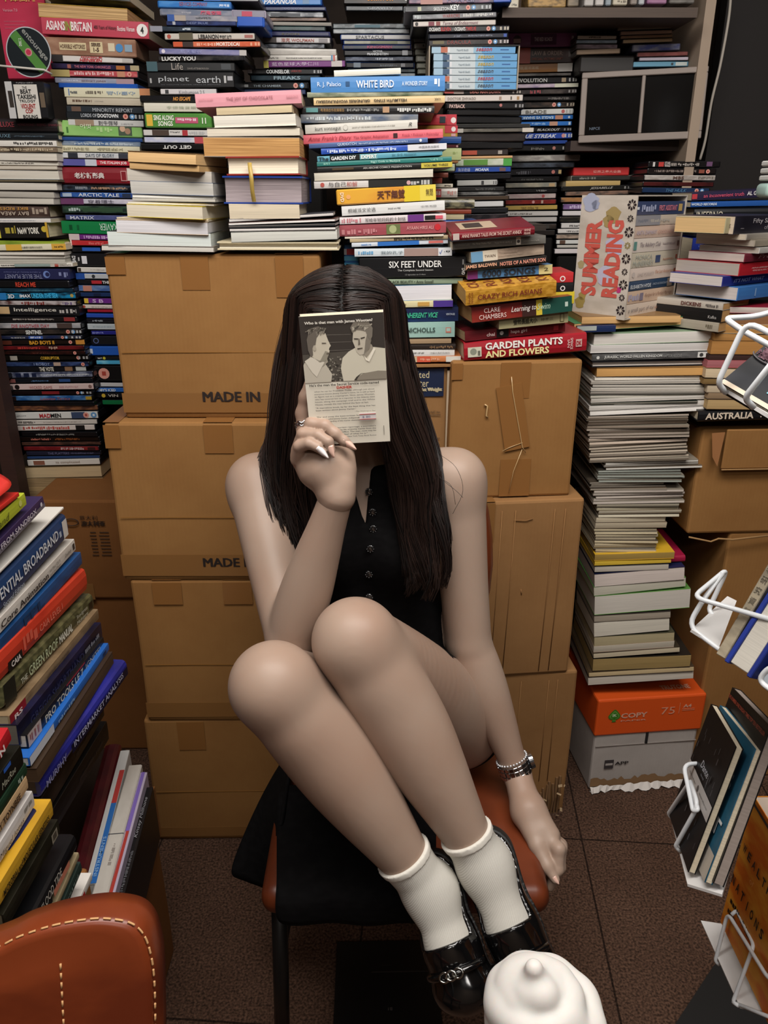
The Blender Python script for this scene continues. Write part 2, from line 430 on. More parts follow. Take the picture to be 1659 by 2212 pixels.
# orange copy-paper carton
YC = 1.62
Pc = WY(1272, 1700, YC); Pc.z = 0
wc = WY(1500, 1690, YC).x - Pc.x; hc = zat(1512, YC)
rc = empty('copy_paper_carton', label='white copy-paper carton with an orange lid, standing by the cartons', cat='box', M=Matrix.Translation(Pc) @ Matrix.Rotation(math.radians(6), 4, 'Z'))
carton_mesh('carton_body', wc, .24, hc * .985, mat('b9b2ac', .7, 'card', h2='a39b95', scale=5, spec=.2), rc, 11, .002)
lidz = zat(1588, YC)
bm = bmesh.new()
bm_box(bm, (-.005, -.006, lidz), (wc + .004, .245, hc + .002), .005, seg=2)
bmobj('lid', bm, mat('d9541b', .45), rc)
def cx_(x): return (x - 1272) / (1500 - 1272) * wc
def cz_(y): return zat(y, YC)
stampy = -.0075
text(rc, 'COPY', Matrix.Translation((cx_(1349), stampy, cz_(1546))) @ FRONT, cx_(1377) - cx_(1320), .015, 'd9a58c', .03, name='lid_lettering')
text(rc, 'PAPER', Matrix.Translation((cx_(1349), stampy, cz_(1557))) @ FRONT, cx_(1376) - cx_(1320), .004, 'd9a58c', .01, name='lid_lettering')
text(rc, '75', Matrix.Translation((cx_(1422), stampy, cz_(1541))) @ FRONT, cx_(1437) - cx_(1407), .021, 'dd9a7c', 0, name='lid_lettering')
text(rc, 'A4', Matrix.Translation((cx_(1463), stampy, cz_(1533))) @ FRONT, cx_(1472) - cx_(1454), .010, 'd9a58c', .03, name='lid_lettering')
for yy in (1540, 1543): box('lid_line', (cx_(1453), stampy, cz_(yy)), (cx_(1480), stampy + .0005, cz_(yy) + .0008), mat('d9926f'), rc)
box('lid_line', (cx_(1446), stampy, cz_(1549)), (cx_(1446.8), stampy + .0005, cz_(1526)), mat('d9926f'), rc)
# spade emblem
def spade(cx, cz, r, y, m, nm):
    P = []
    for i in range(40):
        a = i / 40 * 2 * math.pi; q = 1 - .5 * math.cos(2 * (a - math.pi / 2)) if math.sin(a) > -.2 else 1
        P.append((cx + r * .95 * math.cos(a) * (1 - .55 * max(0, math.sin(a)) ** 1.0), y, cz + r * (1.15 * math.sin(a) if math.sin(a) > 0 else .75 * math.sin(a))))
    P2 = [(cx - .35 * r, y, cz - 1.1 * r), (cx + .35 * r, y, cz - 1.1 * r), (cx + .12 * r, y, cz - .5 * r), (cx - .12 * r, y, cz - .5 * r)]
    return meshobj(nm, P + P2, [tuple(range(40)), (40, 41, 42, 43)], m, rc)
spade(cx_(1306), cz_(1545), .0165, stampy, mat('3c7a24', .5), 'emblem')
spade(cx_(1306), cz_(1545), .0125, stampy - .0006, mat('7fb04c', .5), 'emblem')
spade(cx_(1306), cz_(1545), .0108, stampy - .0010, mat('3c7a24', .5), 'emblem')
text(rc, 'IK', Matrix.Translation((cx_(1306), stampy - .0015, cz_(1543))) @ FRONT, .011, .008, 'c9d8b0', .03, name='lid_lettering')
text(rc, 'TRUTONE', Matrix.Translation((cx_(1446), .03, hc + .003)), cx_(1478) - cx_(1414), .018, 'e0a98c', .03, name='lid_lettering')
text(rc, 'APP', Matrix.Translation((cx_(1337), -.005, cz_(1650))) @ FRONT, cx_(1353) - cx_(1322), .010, '2e2a2a', .03, name='box_lettering')
box('box_logo', (cx_(1299), -.005, cz_(1660)), (cx_(1319), -.0042, cz_(1642)), mat('3a3434', .7), rc)
box('box_logo', (cx_(1301), -.0056, cz_(1653)), (cx_(1317), -.0050, cz_(1649)), mat('b0a8a2', .7), rc)
box('hand_slot', (cx_(1383), -.005, cz_(1611)), (cx_(1388), .0, lidz + .002), mat('141010', .9), rc)
box('side_flap', (.003, -.0042, cz_(1612)), (wc - .003, -.002, cz_(1611)), mat('8d857f', .8), rc)
V = []; F = []
rnd = random.Random(5); n = 30
for i in range(n + 1):
    x = i / n * wc; V += [(x, -.0045, .010 + rnd.uniform(0, .004)), (x, -.0045, .034 + rnd.uniform(-.006, .008))]
    if i: F.append((2 * i - 2, 2 * i, 2 * i + 1, 2 * i - 1))
meshobj('torn_strip', V, F, mat('8a6a48', .95), rc)
V = []; F = []
for i in range(n + 1):
    x = i / n * wc; V += [(x, -.0065, .002), (x, -.016 + rnd.uniform(-.008, .006), .001 + rnd.random() * .006), (x, -.0065, .012 + rnd.uniform(0, .007))]
    if i: F += [(3 * i - 3, 3 * i, 3 * i + 1, 3 * i - 2), (3 * i - 2, 3 * i + 1, 3 * i + 2, 3 * i - 1)]
meshobj('torn_paper', V, F, mat('d8d2cc', .9), rc)

# cartons at the far left behind the left stack
YL = 1.78
zz = zat(1290, YL)
cl1 = carton('dark brown carton low behind the left stack, mostly hidden', Vector((WY(120, 1290, YL).x, YL, 0)), .30, zz, .3, 0, CARDDARK, 21)
cl2 = carton('brown carton printed with dark characters under the far left pile', Vector((WY(105, 1290, YL).x, YL - .01, zz)), .30, zat(1078, YL) - zz, .3, 0, CARDDARK, 22)
def lx_(x): return WY(x, 1150, YL - .01).x - cl2.matrix_world.translation.x
def lz_(y): return WY(180, y, YL - .01).z - zz
for s, x0, x1, y0, y1 in (('意大利', 178, 216, 1112, 1122), ('澳大利亚', 180, 231, 1124, 1135)):
    stamp(cl2, s, (lx_(x0) + lx_(x1)) / 2, (lz_(y0) + lz_(y1)) / 2, lx_(x1) - lx_(x0), lz_(y0) - lz_(y1), '33241a', .02, y=-.0065)
V, F = tube_data([(lx_(160) + .017 * math.cos(a / 24 * 6.283), -.0062, lz_(1126) + .009 * math.sin(a / 24 * 6.283)) for a in range(24)], .0012, 6, True)
meshobj('stamp', V, F, mat('33241a', .8), cl2)
for yy in range(1148, 1200, 7):
    for x0, x1 in ((194, 208), (214, 236)):
        rect_strip(cl2, lx_(x0 + (yy % 3)), lx_(x1), lz_(yy + 1.6), lz_(yy), mat('3a281c', .8), 'stamp', y=-.005)
rect_strip(cl2, lx_(105), lx_(185), .0, .045, TAPE2, y=-.004)

# big carton at the right, under the right-hand pile, with its torn flap
YQ = 1.66
xq = WY(1492, 1200, YQ).x
zq = zat(1150, YQ)
cq0 = carton('tall plain brown carton at the right, behind the wire book rack', Vector((WY(1504, 1560, YQ).x, YQ, 0)), .48, zq, .34, 3, CARD, 31)
cq1 = carton('open brown carton with torn hanging flap under the right-hand pile', Vector((WY(1480, 1150, YQ).x, YQ - .01, zq)), .52, zat(925, YQ) - zq, .34, 3, CARD, 32)
hq = zat(925, YQ) - zq
bm = bmesh.new()
bm_box(bm, (.045, -.02, hq - .085), (.5, -.013, hq + .004), .002)
bmobj('hanging_flap', bm, CARD, cq1)
multi_tube('torn_edge', [([(0.0, -.012, -.002), (.05, -.018, -.012), (.066, -.02, -.004), (.10, -.018, -.008), (.2, -.014, .0)], .0022)], mat('a07c50', .9), cq1, 6)
multi_tube('torn_edge', [([(.045, -.021, hq - .086), (.25, -.021, hq - .086), (.5, -.021, hq - .086)], .0016)], mat('a07c50', .9), cq1, 6)
V = [(.015, -.012, hq - .005), (.042, -.016, hq - .002), (.030, -.03, hq - .075), (.018, -.025, hq - .055)]
meshobj('torn_flap_strip', V, [(0, 1, 2, 3)], mat('8a5c34', .9), cq1)
# ================================================================== books and film cases
ORD = ('top one,second,third,fourth,fifth,sixth,seventh,eighth,ninth,tenth,eleventh,twelfth,thirteenth,fourteenth,fifteenth,sixteenth,seventeenth,eighteenth,nineteenth,'
       'twentieth,twenty-first,twenty-second,twenty-third,twenty-fourth,twenty-fifth,twenty-sixth,twenty-seventh,twenty-eighth,twenty-ninth,thirtieth,thirty-first,'
       'thirty-second,thirty-third,thirty-fourth,thirty-fifth,thirty-sixth,thirty-seventh,thirty-eighth,thirty-ninth,fortieth,forty-first,forty-second,forty-third,'
       'forty-fourth,forty-fifth,forty-sixth,forty-seventh,forty-eighth,forty-ninth,fiftieth').split(',')
import colorsys
def cname(h):
    r, g, b = [int(h[i:i + 2], 16) / 255 for i in (0, 2, 4)]
    hh, s, v = colorsys.rgb_to_hsv(r, g, b); hh *= 360
    if v < 0.20: return 'black'
    if s < 0.13: return 'white' if v > .78 else 'pale grey' if v > .6 else 'grey' if v > .35 else 'dark grey'
    if hh < 15 or hh >= 340: n = 'red' if s > .5 else 'pink' if v > .6 else 'maroon'
    elif hh < 42: n = ('orange' if s > .65 else 'tan') if v > .6 else 'brown'
    elif hh < 68: n = ('yellow' if s > .5 else 'cream') if v > .55 else 'olive'
    elif hh < 165: n = 'green'
    elif hh < 200: n = 'teal'
    elif hh < 255: n = 'blue' if v > .35 else 'navy'
    else: n = 'purple'
    if s < .3 and n in ('blue', 'green', 'purple', 'teal') : n = 'pale ' + n
    elif v < .45 and n not in ('navy', 'brown', 'olive', 'maroon'): n = 'dark ' + n
    return n
KINDS_ = {'D': ('dvd_case', 'film case', 'film case'), 'U': ('disc_case', 'disc case', 'film case'), 'B': ('paperback_book', 'paperback', 'book'), 'K': ('hardback_book', 'hardback', 'book'),
          'P': ('paperback_book', 'paperback showing its page edges', 'book'), 'H': ('hardback_book', 'hardback showing its page edges', 'book'),
          'M': ('magazine', 'magazine', 'magazine'), 'X': ('box_set', 'boxed set', 'box set'), 'Z': ('wooden_plank', 'wooden plank', 'plank')}
PLURAL = {'D': 'film cases', 'U': 'film cases', 'B': 'books', 'K': 'books', 'P': 'books', 'H': 'books', 'M': 'magazines', 'X': 'box sets', 'Z': 'planks'}
USED_LABELS = set()

def prism_x(name, prof, x0, x1, m, parent=None, M=None, smooth=False):
    n = len(prof)
    V = [(x0, y, z) for y, z in prof] + [(x1, y, z) for y, z in prof]
    F = [(i, (i + 1) % n, n + (i + 1) % n, n + i) for i in range(n)] + [tuple(range(n - 1, -1, -1)), tuple(range(n, 2 * n))]
    o = meshobj(name, V, F, m, parent, M=M)
    bm = bmesh.new(); bm.from_mesh(o.data); bmesh.ops.recalc_face_normals(bm, faces=bm.faces); bm.to_mesh(o.data); bm.free()
    return o
def flat_quads(name, quads, parent, M=None):
    """quads: list of (points, hex)"""
    V = []; F = []; idx = []; ms = []; keys = {}
    for pts, h in quads:
        if h not in keys: keys[h] = len(ms); ms.append(mat(h, .35))
        n0 = len(V); V += pts; F.append(tuple(range(n0, n0 + len(pts)))); idx.append(keys[h])
    if parent.type == 'MESH':                     # printed pattern stays inside the printed part's own mesh
        me = parent.data; bm = bmesh.new(); bm.from_mesh(me); base = len(me.materials)
        for m in ms: me.materials.append(m)
        bv = [bm.verts.new(p) for p in V]
        for f, i in zip(F, idx):
            nf = bm.faces.new([bv[k] for k in f]); nf.material_index = base + i
        bm.to_mesh(me); bm.free(); return parent
    return meshobj(name, V, F, ms, parent, idx)
def spine_items(root, w, h, items, y=-0.0006, target=None):
    quads = []; rnd = random.Random(int(w * 1e5))
    lay = y
    for it in items:
        p = it.split()
        if p[0] == 'T':
            s = p[1].replace('_', ' '); u0, u1, v0, v1 = map(float, p[2:6]); col = p[6]; fl = p[7] if len(p) > 7 else ''
            M = Matrix.Translation(((u0 + u1) / 2 * w, y - .0012, (v0 + v1) / 2 * h)) @ FRONT
            tw, th = (u1 - u0) * w, (v1 - v0) * h
            if 'r' in fl: M = M @ Matrix.Rotation(math.pi, 4, 'Z')
            if 'v' in fl: M = M @ Matrix.Rotation(math.pi / 2, 4, 'Z'); tw, th = th, tw
            if 'w' in fl: M = M @ Matrix.Rotation(-math.pi / 2, 4, 'Z'); tw, th = th, tw
            text(root, s, M, tw, th, col, .03 if 'b' in fl else .012 if 'm' in fl else 0, .3 if 'i' in fl else 0, name='spine_title')
        elif p[0] == 'R':
            u0, u1, v0, v1 = map(float, p[1:5]); lay -= .00008
            quads.append(([(u0 * w, lay, v0 * h), (u1 * w, lay, v0 * h), (u1 * w, lay, v1 * h), (u0 * w, lay, v1 * h)], p[5]))
        elif p[0] == 'C':
            u, v, r = map(float, p[1:4]); lay -= .00008
            quads.append(([(u * w + r * h * math.cos(a / 14 * 6.2832), lay, v * h + r * h * math.sin(a / 14 * 6.2832)) for a in range(14)], p[4]))
        elif p[0] == 'G':
            u0, u1, v0, v1 = map(float, p[1:5]); lay -= .00008
            x = u0 * w; vm = (v1 - v0) * h
            while x < u1 * w:
                l = vm * rnd.uniform(.25, .7)
                z0 = v0 * h + vm * rnd.choice((0, 0, .3)); z1 = v1 * h - vm * rnd.choice((0, 0, .25))
                quads.append(([(x, lay, z0), (min(x + l, u1 * w), lay, z0), (min(x + l, u1 * w), lay, z1), (x, lay, z1)], p[5])); x += l + vm * rnd.choice((.15, .15, .2, .5))
        elif p[0] == 'E':     # rating roundel pair: pink and blue discs
            u, n = float(p[1]), int(p[2])
            for i, (c1, c2) in enumerate((('d99a8c', 'a8463c'), ('5f93c4', 'dfe8ee'))[:n]):
                uu = u * w + i * h * .95; lay -= .00008
                quads.append(([(uu + .36 * h * math.cos(a / 14 * 6.2832), lay, .5 * h + .36 * h * math.sin(a / 14 * 6.2832)) for a in range(14)], c1)); lay -= .00008
                quads.append(([(uu - .13 * h, lay, .36 * h), (uu + .13 * h, lay, .36 * h), (uu + .13 * h, lay, .64 * h), (uu - .13 * h, lay, .64 * h)], c2))
        elif p[0] == 'L':     # small format marks at the right end
            c = p[1]
            for q in (.88, .93, .965):
                lay -= .00008
                quads.append(([(q * w, lay, .25 * h), ((q + .022) * w, lay, .25 * h), ((q + .022) * w, lay, .75 * h), (q * w, lay, .75 * h)], c))
    if quads: flat_quads('spine_print', quads, target or root)

def build_item(kind, M, w, h, d, color, items, opt):
    """local frame: x along the visible face, y into the pile, z up; (0,0,0) = lower left front corner"""
    nm = KINDS_[kind][0]
    if opt.get('name'): nm = opt['name']
    if kind in 'DU':
        case = opt.get('c', '16161a' if kind == 'D' else '1f4f9e')
        bm = bmesh.new(); bm_box(bm, (0, .0012, 0), (w, d, h), min(.003, h * .2), seg=2)
        root = bmobj(nm, bm, mat(case, .3, spec=.5), None, M=M)
        e = min(.0015, h * .08)
        bm = bmesh.new(); bm_box(bm, (e * 2.2, -.0003, e), (w - e * 2.2, .004, h - e), min(.0012, h * .12))
        m = mat(color, .22, 'print', h2=opt['h'], scale=opt.get('n', 34), spec=.6) if 'h' in opt else mat(color, .22, spec=.6)
        sl_ = bmobj('sleeve', bm, m, root)
        spine_items(root, w, h, items, target=sl_)
    elif kind == 'X':
        bm = bmesh.new(); bm_box(bm, (0, 0, 0), (w, d, h), min(.002, h * .15), seg=1)
        m = mat(color, .3, 'print', h2=opt['h'], scale=opt.get('n', 24), spec=.5) if 'h' in opt else mat(color, .35, spec=.5)
        root = bmobj(nm, bm, m, None, M=M)
        spine_items(root, w, h, items)
    elif kind in 'BK':
        c = min(.0025 if kind == 'K' else .0009, h * .2)
        b = min(h * .22, .006) if kind == 'K' else min(.0012, h * .12)
        prof = [(d, h), (b, h), (b * .35, h - b * .45), (0, h * .68), (0, h * .32), (b * .35, b * .45), (b, 0), (d, 0), (d, c), (max(b, c) + .001, c), (max(b, c) + .001, h - c), (d, h - c)]
        m = mat(color, .32, 'print', h2=opt['h'], scale=opt.get('n', 22), spec=.5) if 'h' in opt else mat(color, .35, spec=.5)
        root = prism_x(nm, prof, 0, w, m, None, M)
        i = .0025 if kind == 'K' else .0003
        box('page_block', (i, max(b, c) + .0012, c + .00005), (w - i, d - i * 1.5, h - c - .00005), mat(opt.get('pc', 'cfc2a8'), .85, 'page', spec=.1), root)
        spine_items(root, w, h, items)
    elif kind in 'PHM':
        c = min({'P': .0007, 'H': .0026, 'M': .0004}[kind], h * .2)
        ov = .003 if kind == 'H' else .0004
        prof = [(0, h), (d - .003, h), (d, h * .8), (d, h * .2), (d - .003, 0), (0, 0), (0, c), (d - .004, c), (d - .004, h - c), (0, h - c)]
        root = prism_x(nm, prof, 0, w, mat(opt.get('k', color), .4, spec=.4), None, M)
        # page block, fore-edge slightly concave on hardbacks
        bm = bmesh.new(); z0, z1 = c + .00005, h - c - .00005
        n = 6; V = []
        rn = random.Random(int(w * 1e6) + int(h * 1e6))
        cv = .004 if kind == 'H' else -.0004
        sk = rn.uniform(-.003, .003) if kind != 'H' else 0
        P = [(ov + cv * math.sin(math.pi * i / n) + sk * (i / n - .5), z0 + (z1 - z0) * i / n) for i in range(n + 1)]
        prof = P + [(d - .0045, z1), (d - .0045, z0)]
        o = prism_x('page_block', prof, ov, w - ov, mat(color, .85, 'page', h2=opt.get('h'), spec=.1) , None)
        o.parent = root
        spine_items(root, w, h, items, y=-.0004)
    elif kind == 'Z':
        root = box(nm, (0, 0, 0), (w, d, h), mat(color, .8, 'page', h2=opt.get('h')), None, .001, M)
    return root

def parse_opts(tok):
    o = {}
    for t in tok:
        if t[0] in 'swdngj': o[t[0]] = float(t[1:])
        elif t[0] == 'l': o['L'] = float(t[1:])
        elif t[0] == 'p': o['pc'] = t[1:]
        else: o[t[0]] = t[1:]
    return o
def pile(stack, Y, rows, group=None, slope=0, depth=None, jit=1.5, yaw0=0):
    rnd = random.Random(len(rows)); k = 0
    out = []
    total = sum(1 for l in rows.strip().split('\n') if l.strip() and l.strip()[0] != '#')
    for line in rows.strip().split('\n'):
        line = line.strip()
        if not line or line[0] == '#': continue
        lab = None
        if '|' in line: line, lab = line.split('|'); lab = lab.strip()
        seg = [s.strip() for s in line.split(';')]
        p = seg[0].split(); kind = p[0]; x0, x1, y0, y1 = map(float, p[1:5]); color = p[5]; opt = parse_opts(p[6:])
        s = opt.get('s', slope); Yb = Y + opt.get('g', 0)
        A = WY(x0, y1, Yb); B = WY(x1, y1 + s, Yb); T = WY(x0, y0, Yb)
        w = (B - A).length; roll = math.atan2(B.z - A.z, B.x - A.x); h = T.z - A.z
        if 'w' in opt and 'L' in opt: w = opt['L']; 
        h *= math.cos(roll)
        yaw = opt.get('w', yaw0) + rnd.uniform(-jit, jit)
        d = opt.get('d', depth or {'D': .135, 'U': .135, 'B': .135, 'K': .16, 'P': .15, 'H': .165, 'M': .2, 'X': .14, 'Z': .1}[kind])
        M = Matrix.Translation(A) @ Matrix.Rotation(math.radians(yaw), 4, 'Z') @ Matrix.Rotation(-roll, 4, 'Y') @ Matrix.Rotation(math.radians(opt.get('j', 0)), 4, 'X')
        root = build_item(kind, M, w, max(h, .003), d, color, [q for q in seg[1:] if q], opt)
        col = cname(color)
        if lab is None:
            tcol = None
            for q in seg[1:]:
                if q[0] in 'TG': tcol = cname(q.split()[6] if q[0] == 'T' else q.split()[5]); break
            base = KINDS_[kind][1]
            if kind in 'PH': lab = '%s-paged %s' % (col.split()[-1], base.replace(' showing its page edges', ' with page edges outward'))
            elif kind == 'M': lab = '%s with %s page edges' % (base, col)
            else: lab = '%s %s%s' % (col, base, ' with %s lettering' % tcol if tcol and tcol != col else '')
            place_ = 'top one' if k == 0 else 'lowest one' if k == total - 1 else ORD[k] + ' down' if k < total * .6 else ORD[total - 1 - k] + ' from bottom'
            lab = '%s, %s %s' % (lab, place_, stack)
        if len(lab.split()) > 16: lab = lab.replace(' showing its page edges', '').replace(' with page edges outward', '')
        if len(lab.split()) > 16:
            import re as _re
            lab = _re.sub(r' with [a-z ]+ (lettering|page edges)', '', lab)
        wd = lab.split()
        if len(wd) > 16: print('LONG LABEL', len(wd), lab)
        if lab in USED_LABELS: print('DUP LABEL', lab)
        USED_LABELS.add(lab)
        tag(root, lab, KINDS_[kind][2], group or '%s %s' % (PLURAL[kind], stack))
        k += 1; out.append(root)
    return out
# ------------------------------------------------------------------ far-left tall pile
pile('in the leftmost pile', 1.93, '''
K -62 127 254 284 2a2527 d.16 s2 ; T LUXE .35 .51 .35 .72 a0414a m ; T HONG_KONG_-_BEIJING_-_SHANGHAI .55 1.05 .38 .6 7a3440
K -62 126 285 301 1c2024 s2 ; T LUXE .31 .46 .3 .75 6e8ea0 ; G .5 .85 .4 .6 50606c
B -45 124 303 316 e6e2da s1 ; G .45 .95 .3 .75 3c3a38
B -50 125 317 328 8c7a66 h40352c s1 ; G .3 .95 .25 .75 c9b99c
P -50 126 329 346 cfc9be ka8a49c s2
P -50 126 346 356 d3cec2 k8c8880 s2 ; G .3 .7 .3 .6 5a5650
P -48 124 357 366 c4bcae k6e5a40 s1
P -45 127 367 387 d5cfc2 kaab4b8 s1
P -45 128 388 393 6e6450 k2c2820
P -45 124 394 410 cfcabf k908c84 s1
P -48 118 412 425 b9b4aa k6b6660 s3
P -48 118 426 440 c0bbb0 k8a857c s2
K -52 106 443 471 4a3a34 h5c4a42 s0 d.17 ; T BIKE_RIDES .35 .73 .62 .85 d9a04a r ; T BAY_AREA .35 .73 .22 .5 d0c0ae r ; G .78 .98 .3 .8 a89888
B -50 110 472 481 e4e0dc s0 ; G .3 .8 .4 .6 9aa0a8
B -52 106 482 515 1d1b19 h2a2622 s-2 d.15 ; R 0 .35 0 1 d8cc4a ; R .39 1 0 1 1a1816 ; T NeW_YORK .59 .88 .25 .68 e8e4d8 b ; G .42 .56 .3 .8 b0a040 ; C .95 .55 .2 c9b040 ; R .97 1 0 1 c9a23c
B -40 140 519 530 93a63a s3 h6f8a2c
B -36 145 529 542 e6dfc4 s-3 ; R .28 .47 0 1 e2b54a ; T 川康歷代錢幣文化研究 .47 .72 .3 .65 2c2a26 ; R .83 1 0 1 e0ac46 ; G .86 .97 .35 .65 4a3a20
M -40 141 544 551 c9c4ba s0
M -40 141 551 559 bdb8ae s-1
M -40 142 559 566 aaa69c s0
M -40 145 566 572 d6d2c8 s0
B -35 158 570 578 e4e0d6 s-2 ; G .2 .5 .35 .65 3a3a38 ; R .35 .75 .15 .85 8fa4a0 ; R .80 .84 .1 .9 b8483c ; G .86 .98 .35 .65 908a80
X -38 152 580 604 25284e s1 ; T THE_BLUE_PLANET .26 .69 .12 .5 8a8fae r ; C .74 .5 .32 6e86c0 ; C .75 .5 .2 25284e ; G .88 .98 .25 .7 8088b0 ; T A_natural_history_of_the_oceans .26 .68 .62 .78 6a70a0 r
D -38 152 606 622 141416 s0 ; T REACH_ME .39 .62 .15 .8 c8402c b ; G .02 .18 .4 .6 9a9a9a
D -32 160 622 632 173040 h244a60 s0 ; G .4 .75 .3 .6 3f6f80
U -30 166 633 648 162a3a h1e88b8 s-2 c101418 ; R 0 .23 0 1 2a78b8 ; T 3D .25 .32 .2 .8 d8dce0 b ; T IMAX .38 .5 .3 .75 dfe4e8 b ; T UNDER_THE_SEA .51 .8 .2 .85 3fb4e4 b ; C .95 .5 .25 b09a50
D -32 168 649 660 b9b0b0 h5a3a36 s0 ; G .4 .65 .2 .8 7a2c28 ; G .85 .95 .2 .7 6a5a80
X -30 173 660 682 17171a s1 ; T Intelligence .31 .76 .35 .8 d6d2c8 m ; R .15 .26 .2 .9 c9a87c ; G .79 .97 .3 .7 b8b4b0
D -30 167 684 696 1a1718 s0 ; G .3 .75 .4 .65 b0a8a0 ; R .86 .98 .2 .9 8e3434
D -26 176 697 711 9c9ca0 hb8b4b4 s0 ; T DIE_ANOTHER_DAY .26 .66 .2 .75 b84450 ; R .74 .9 .1 .9 4a3c38
D -18 178 712 724 1c1a1a s-1 h3c3430 ; T SENTINEL .38 .56 .1 .85 e0e0dc b ; E .84 2 ; L b8b8b8
D -14 178 725 734 202a4e h3c3c40 s-1 ; R .40 .56 .15 .85 3a5aa8 ; G .2 .36 .3 .6 a0a0a0 ; G .42 .54 .3 .7 d0d8e8 ; E .78 2 ; L b8b8b8
D -8 182 735 746 1e1512 s-1 ; R 0 .18 .1 .9 5a2c20 ; T BAD_BOYS_II .38 .66 .1 .85 d89a2c b ; R .9 1 .05 .95 c88a3c ; E .84 1
D -8 184 747 757 3a1416 h6e1c20 s-1 ; G .25 .5 .3 .7 c04038 ; G .6 .7 .2 .8 b09080
D -4 186 757 767 18100f h3a1814 s0 ; G .4 .6 .3 .6 5a3028 ; E .88 1
D 0 192 768 780 15120f s-1 ; R .12 .2 .1 .9 a09a90 ; T CORRUPTOR .46 .67 .2 .75 c8a030 b ; E .88 1 ; L a0a0a0
D 2 194 782 793 1a2440 h3c5080 s-1 ; T I_ROBOT .38 .56 .3 .8 8898c0 m ; R .6 .68 .2 .9 b09888 ; E .93 1
D 4 186 793 804 16161a s-2 ; T THE_VOTE .45 .62 .1 .9 d6d2c4 b ; R .75 .84 .1 .9 8a6a50 ; R .88 1 .1 .9 b8bcb8
D 8 203 804 818 8a90a4 h3a4058 s-3 ; R .14 .2 .2 .8 18203c ; R .23 .29 .2 .8 18203c ; R .32 .37 .2 .8 18203c ; G .42 .95 .35 .6 c0c4c8
D 12 200 818 828 14161c s-2 ; R .0 .12 .1 .9 8a5450 ; G .3 .5 .3 .6 4a6a90 ; R .62 .75 .2 .8 2a4a80
D 16 207 829 844 d4bcb8 s-3 ; C .12 .5 .35 201818 ; T WICKED_GAME .26 .52 .25 .65 a8605c ; G .6 .82 .3 .6 b89090 ; C .95 .5 .25 8a6a64
D 12 200 845 854 181012 s-1 ; R .42 .62 .2 .9 7a2024 ; E .83 2 ; L a0a0a0
D 14 200 855 867 24528c h5a88b8 s-2 ; T Lakeview_Terrace .40 .75 .2 .7 a8584c i ; R 0 .12 .1 .9 2a1c1a ; R .93 1 .2 .8 b09030
D 18 205 868 877 121216 s-1
D 26 213 877 889 4a3028 h8a5a3c s-2
D 30 216 890 907 d8d8d4 s-3 ; T MAD .31 .44 .25 .75 b83038 b ; T MEN .44 .56 .25 .75 1c1c1c b ; G .04 .15 .4 .55 707070 ; R .68 .84 .1 .9 3c4a68 ; E .85 2
D 32 212 907 919 cfc8c0 s-2 ; G .05 .25 .3 .7 5a5450 ; G .35 .8 .4 .6 a09890
D 30 208 919 932 d9cfc8 s-3 ; G .12 .7 .25 .75 b85048 ; R .76 .87 .1 .9 1a1818
D 46 212 933 944 151214 s-1 ; G .2 .7 .35 .65 8a8884
D 42 216 944 954 1a100c s-1 ; G .15 .4 .3 .7 b86a5c ; G .45 .75 .3 .7 8a4a24
D 46 218 955 963 3a2a24 h6a4438 s-1
D 50 216 964 974 6e1c20 h8a2c2c s-1 ; G .5 .8 .25 .75 b8a0a0 ; R .85 .95 .2 .8 3a1c1c
D 56 218 975 985 232436 s-1 ; T THE_PLATTERS .3 .58 .25 .75 6a6a90 ; G .6 .9 .3 .6 585a78
D 58 216 986 992 27406e s-2
D 58 219 993 1008 d8d4cc s-4 ; R .1 .25 .2 .8 8a5a48 ; T its_complicated .4 .72 .3 .7 8a7464
P 58 221 1009 1033 b59f7c k5a4a30 d.2 s-4
Z 56 222 1034 1042 a08660 h6e5838 s-3
Z 56 223 1042 1052 997f5a h6a5436 s-3
Z 58 224 1052 1062 a4895f h6a5436 s-3
Z 58 225 1062 1073 937a55 h5e4a30 s-3
''')

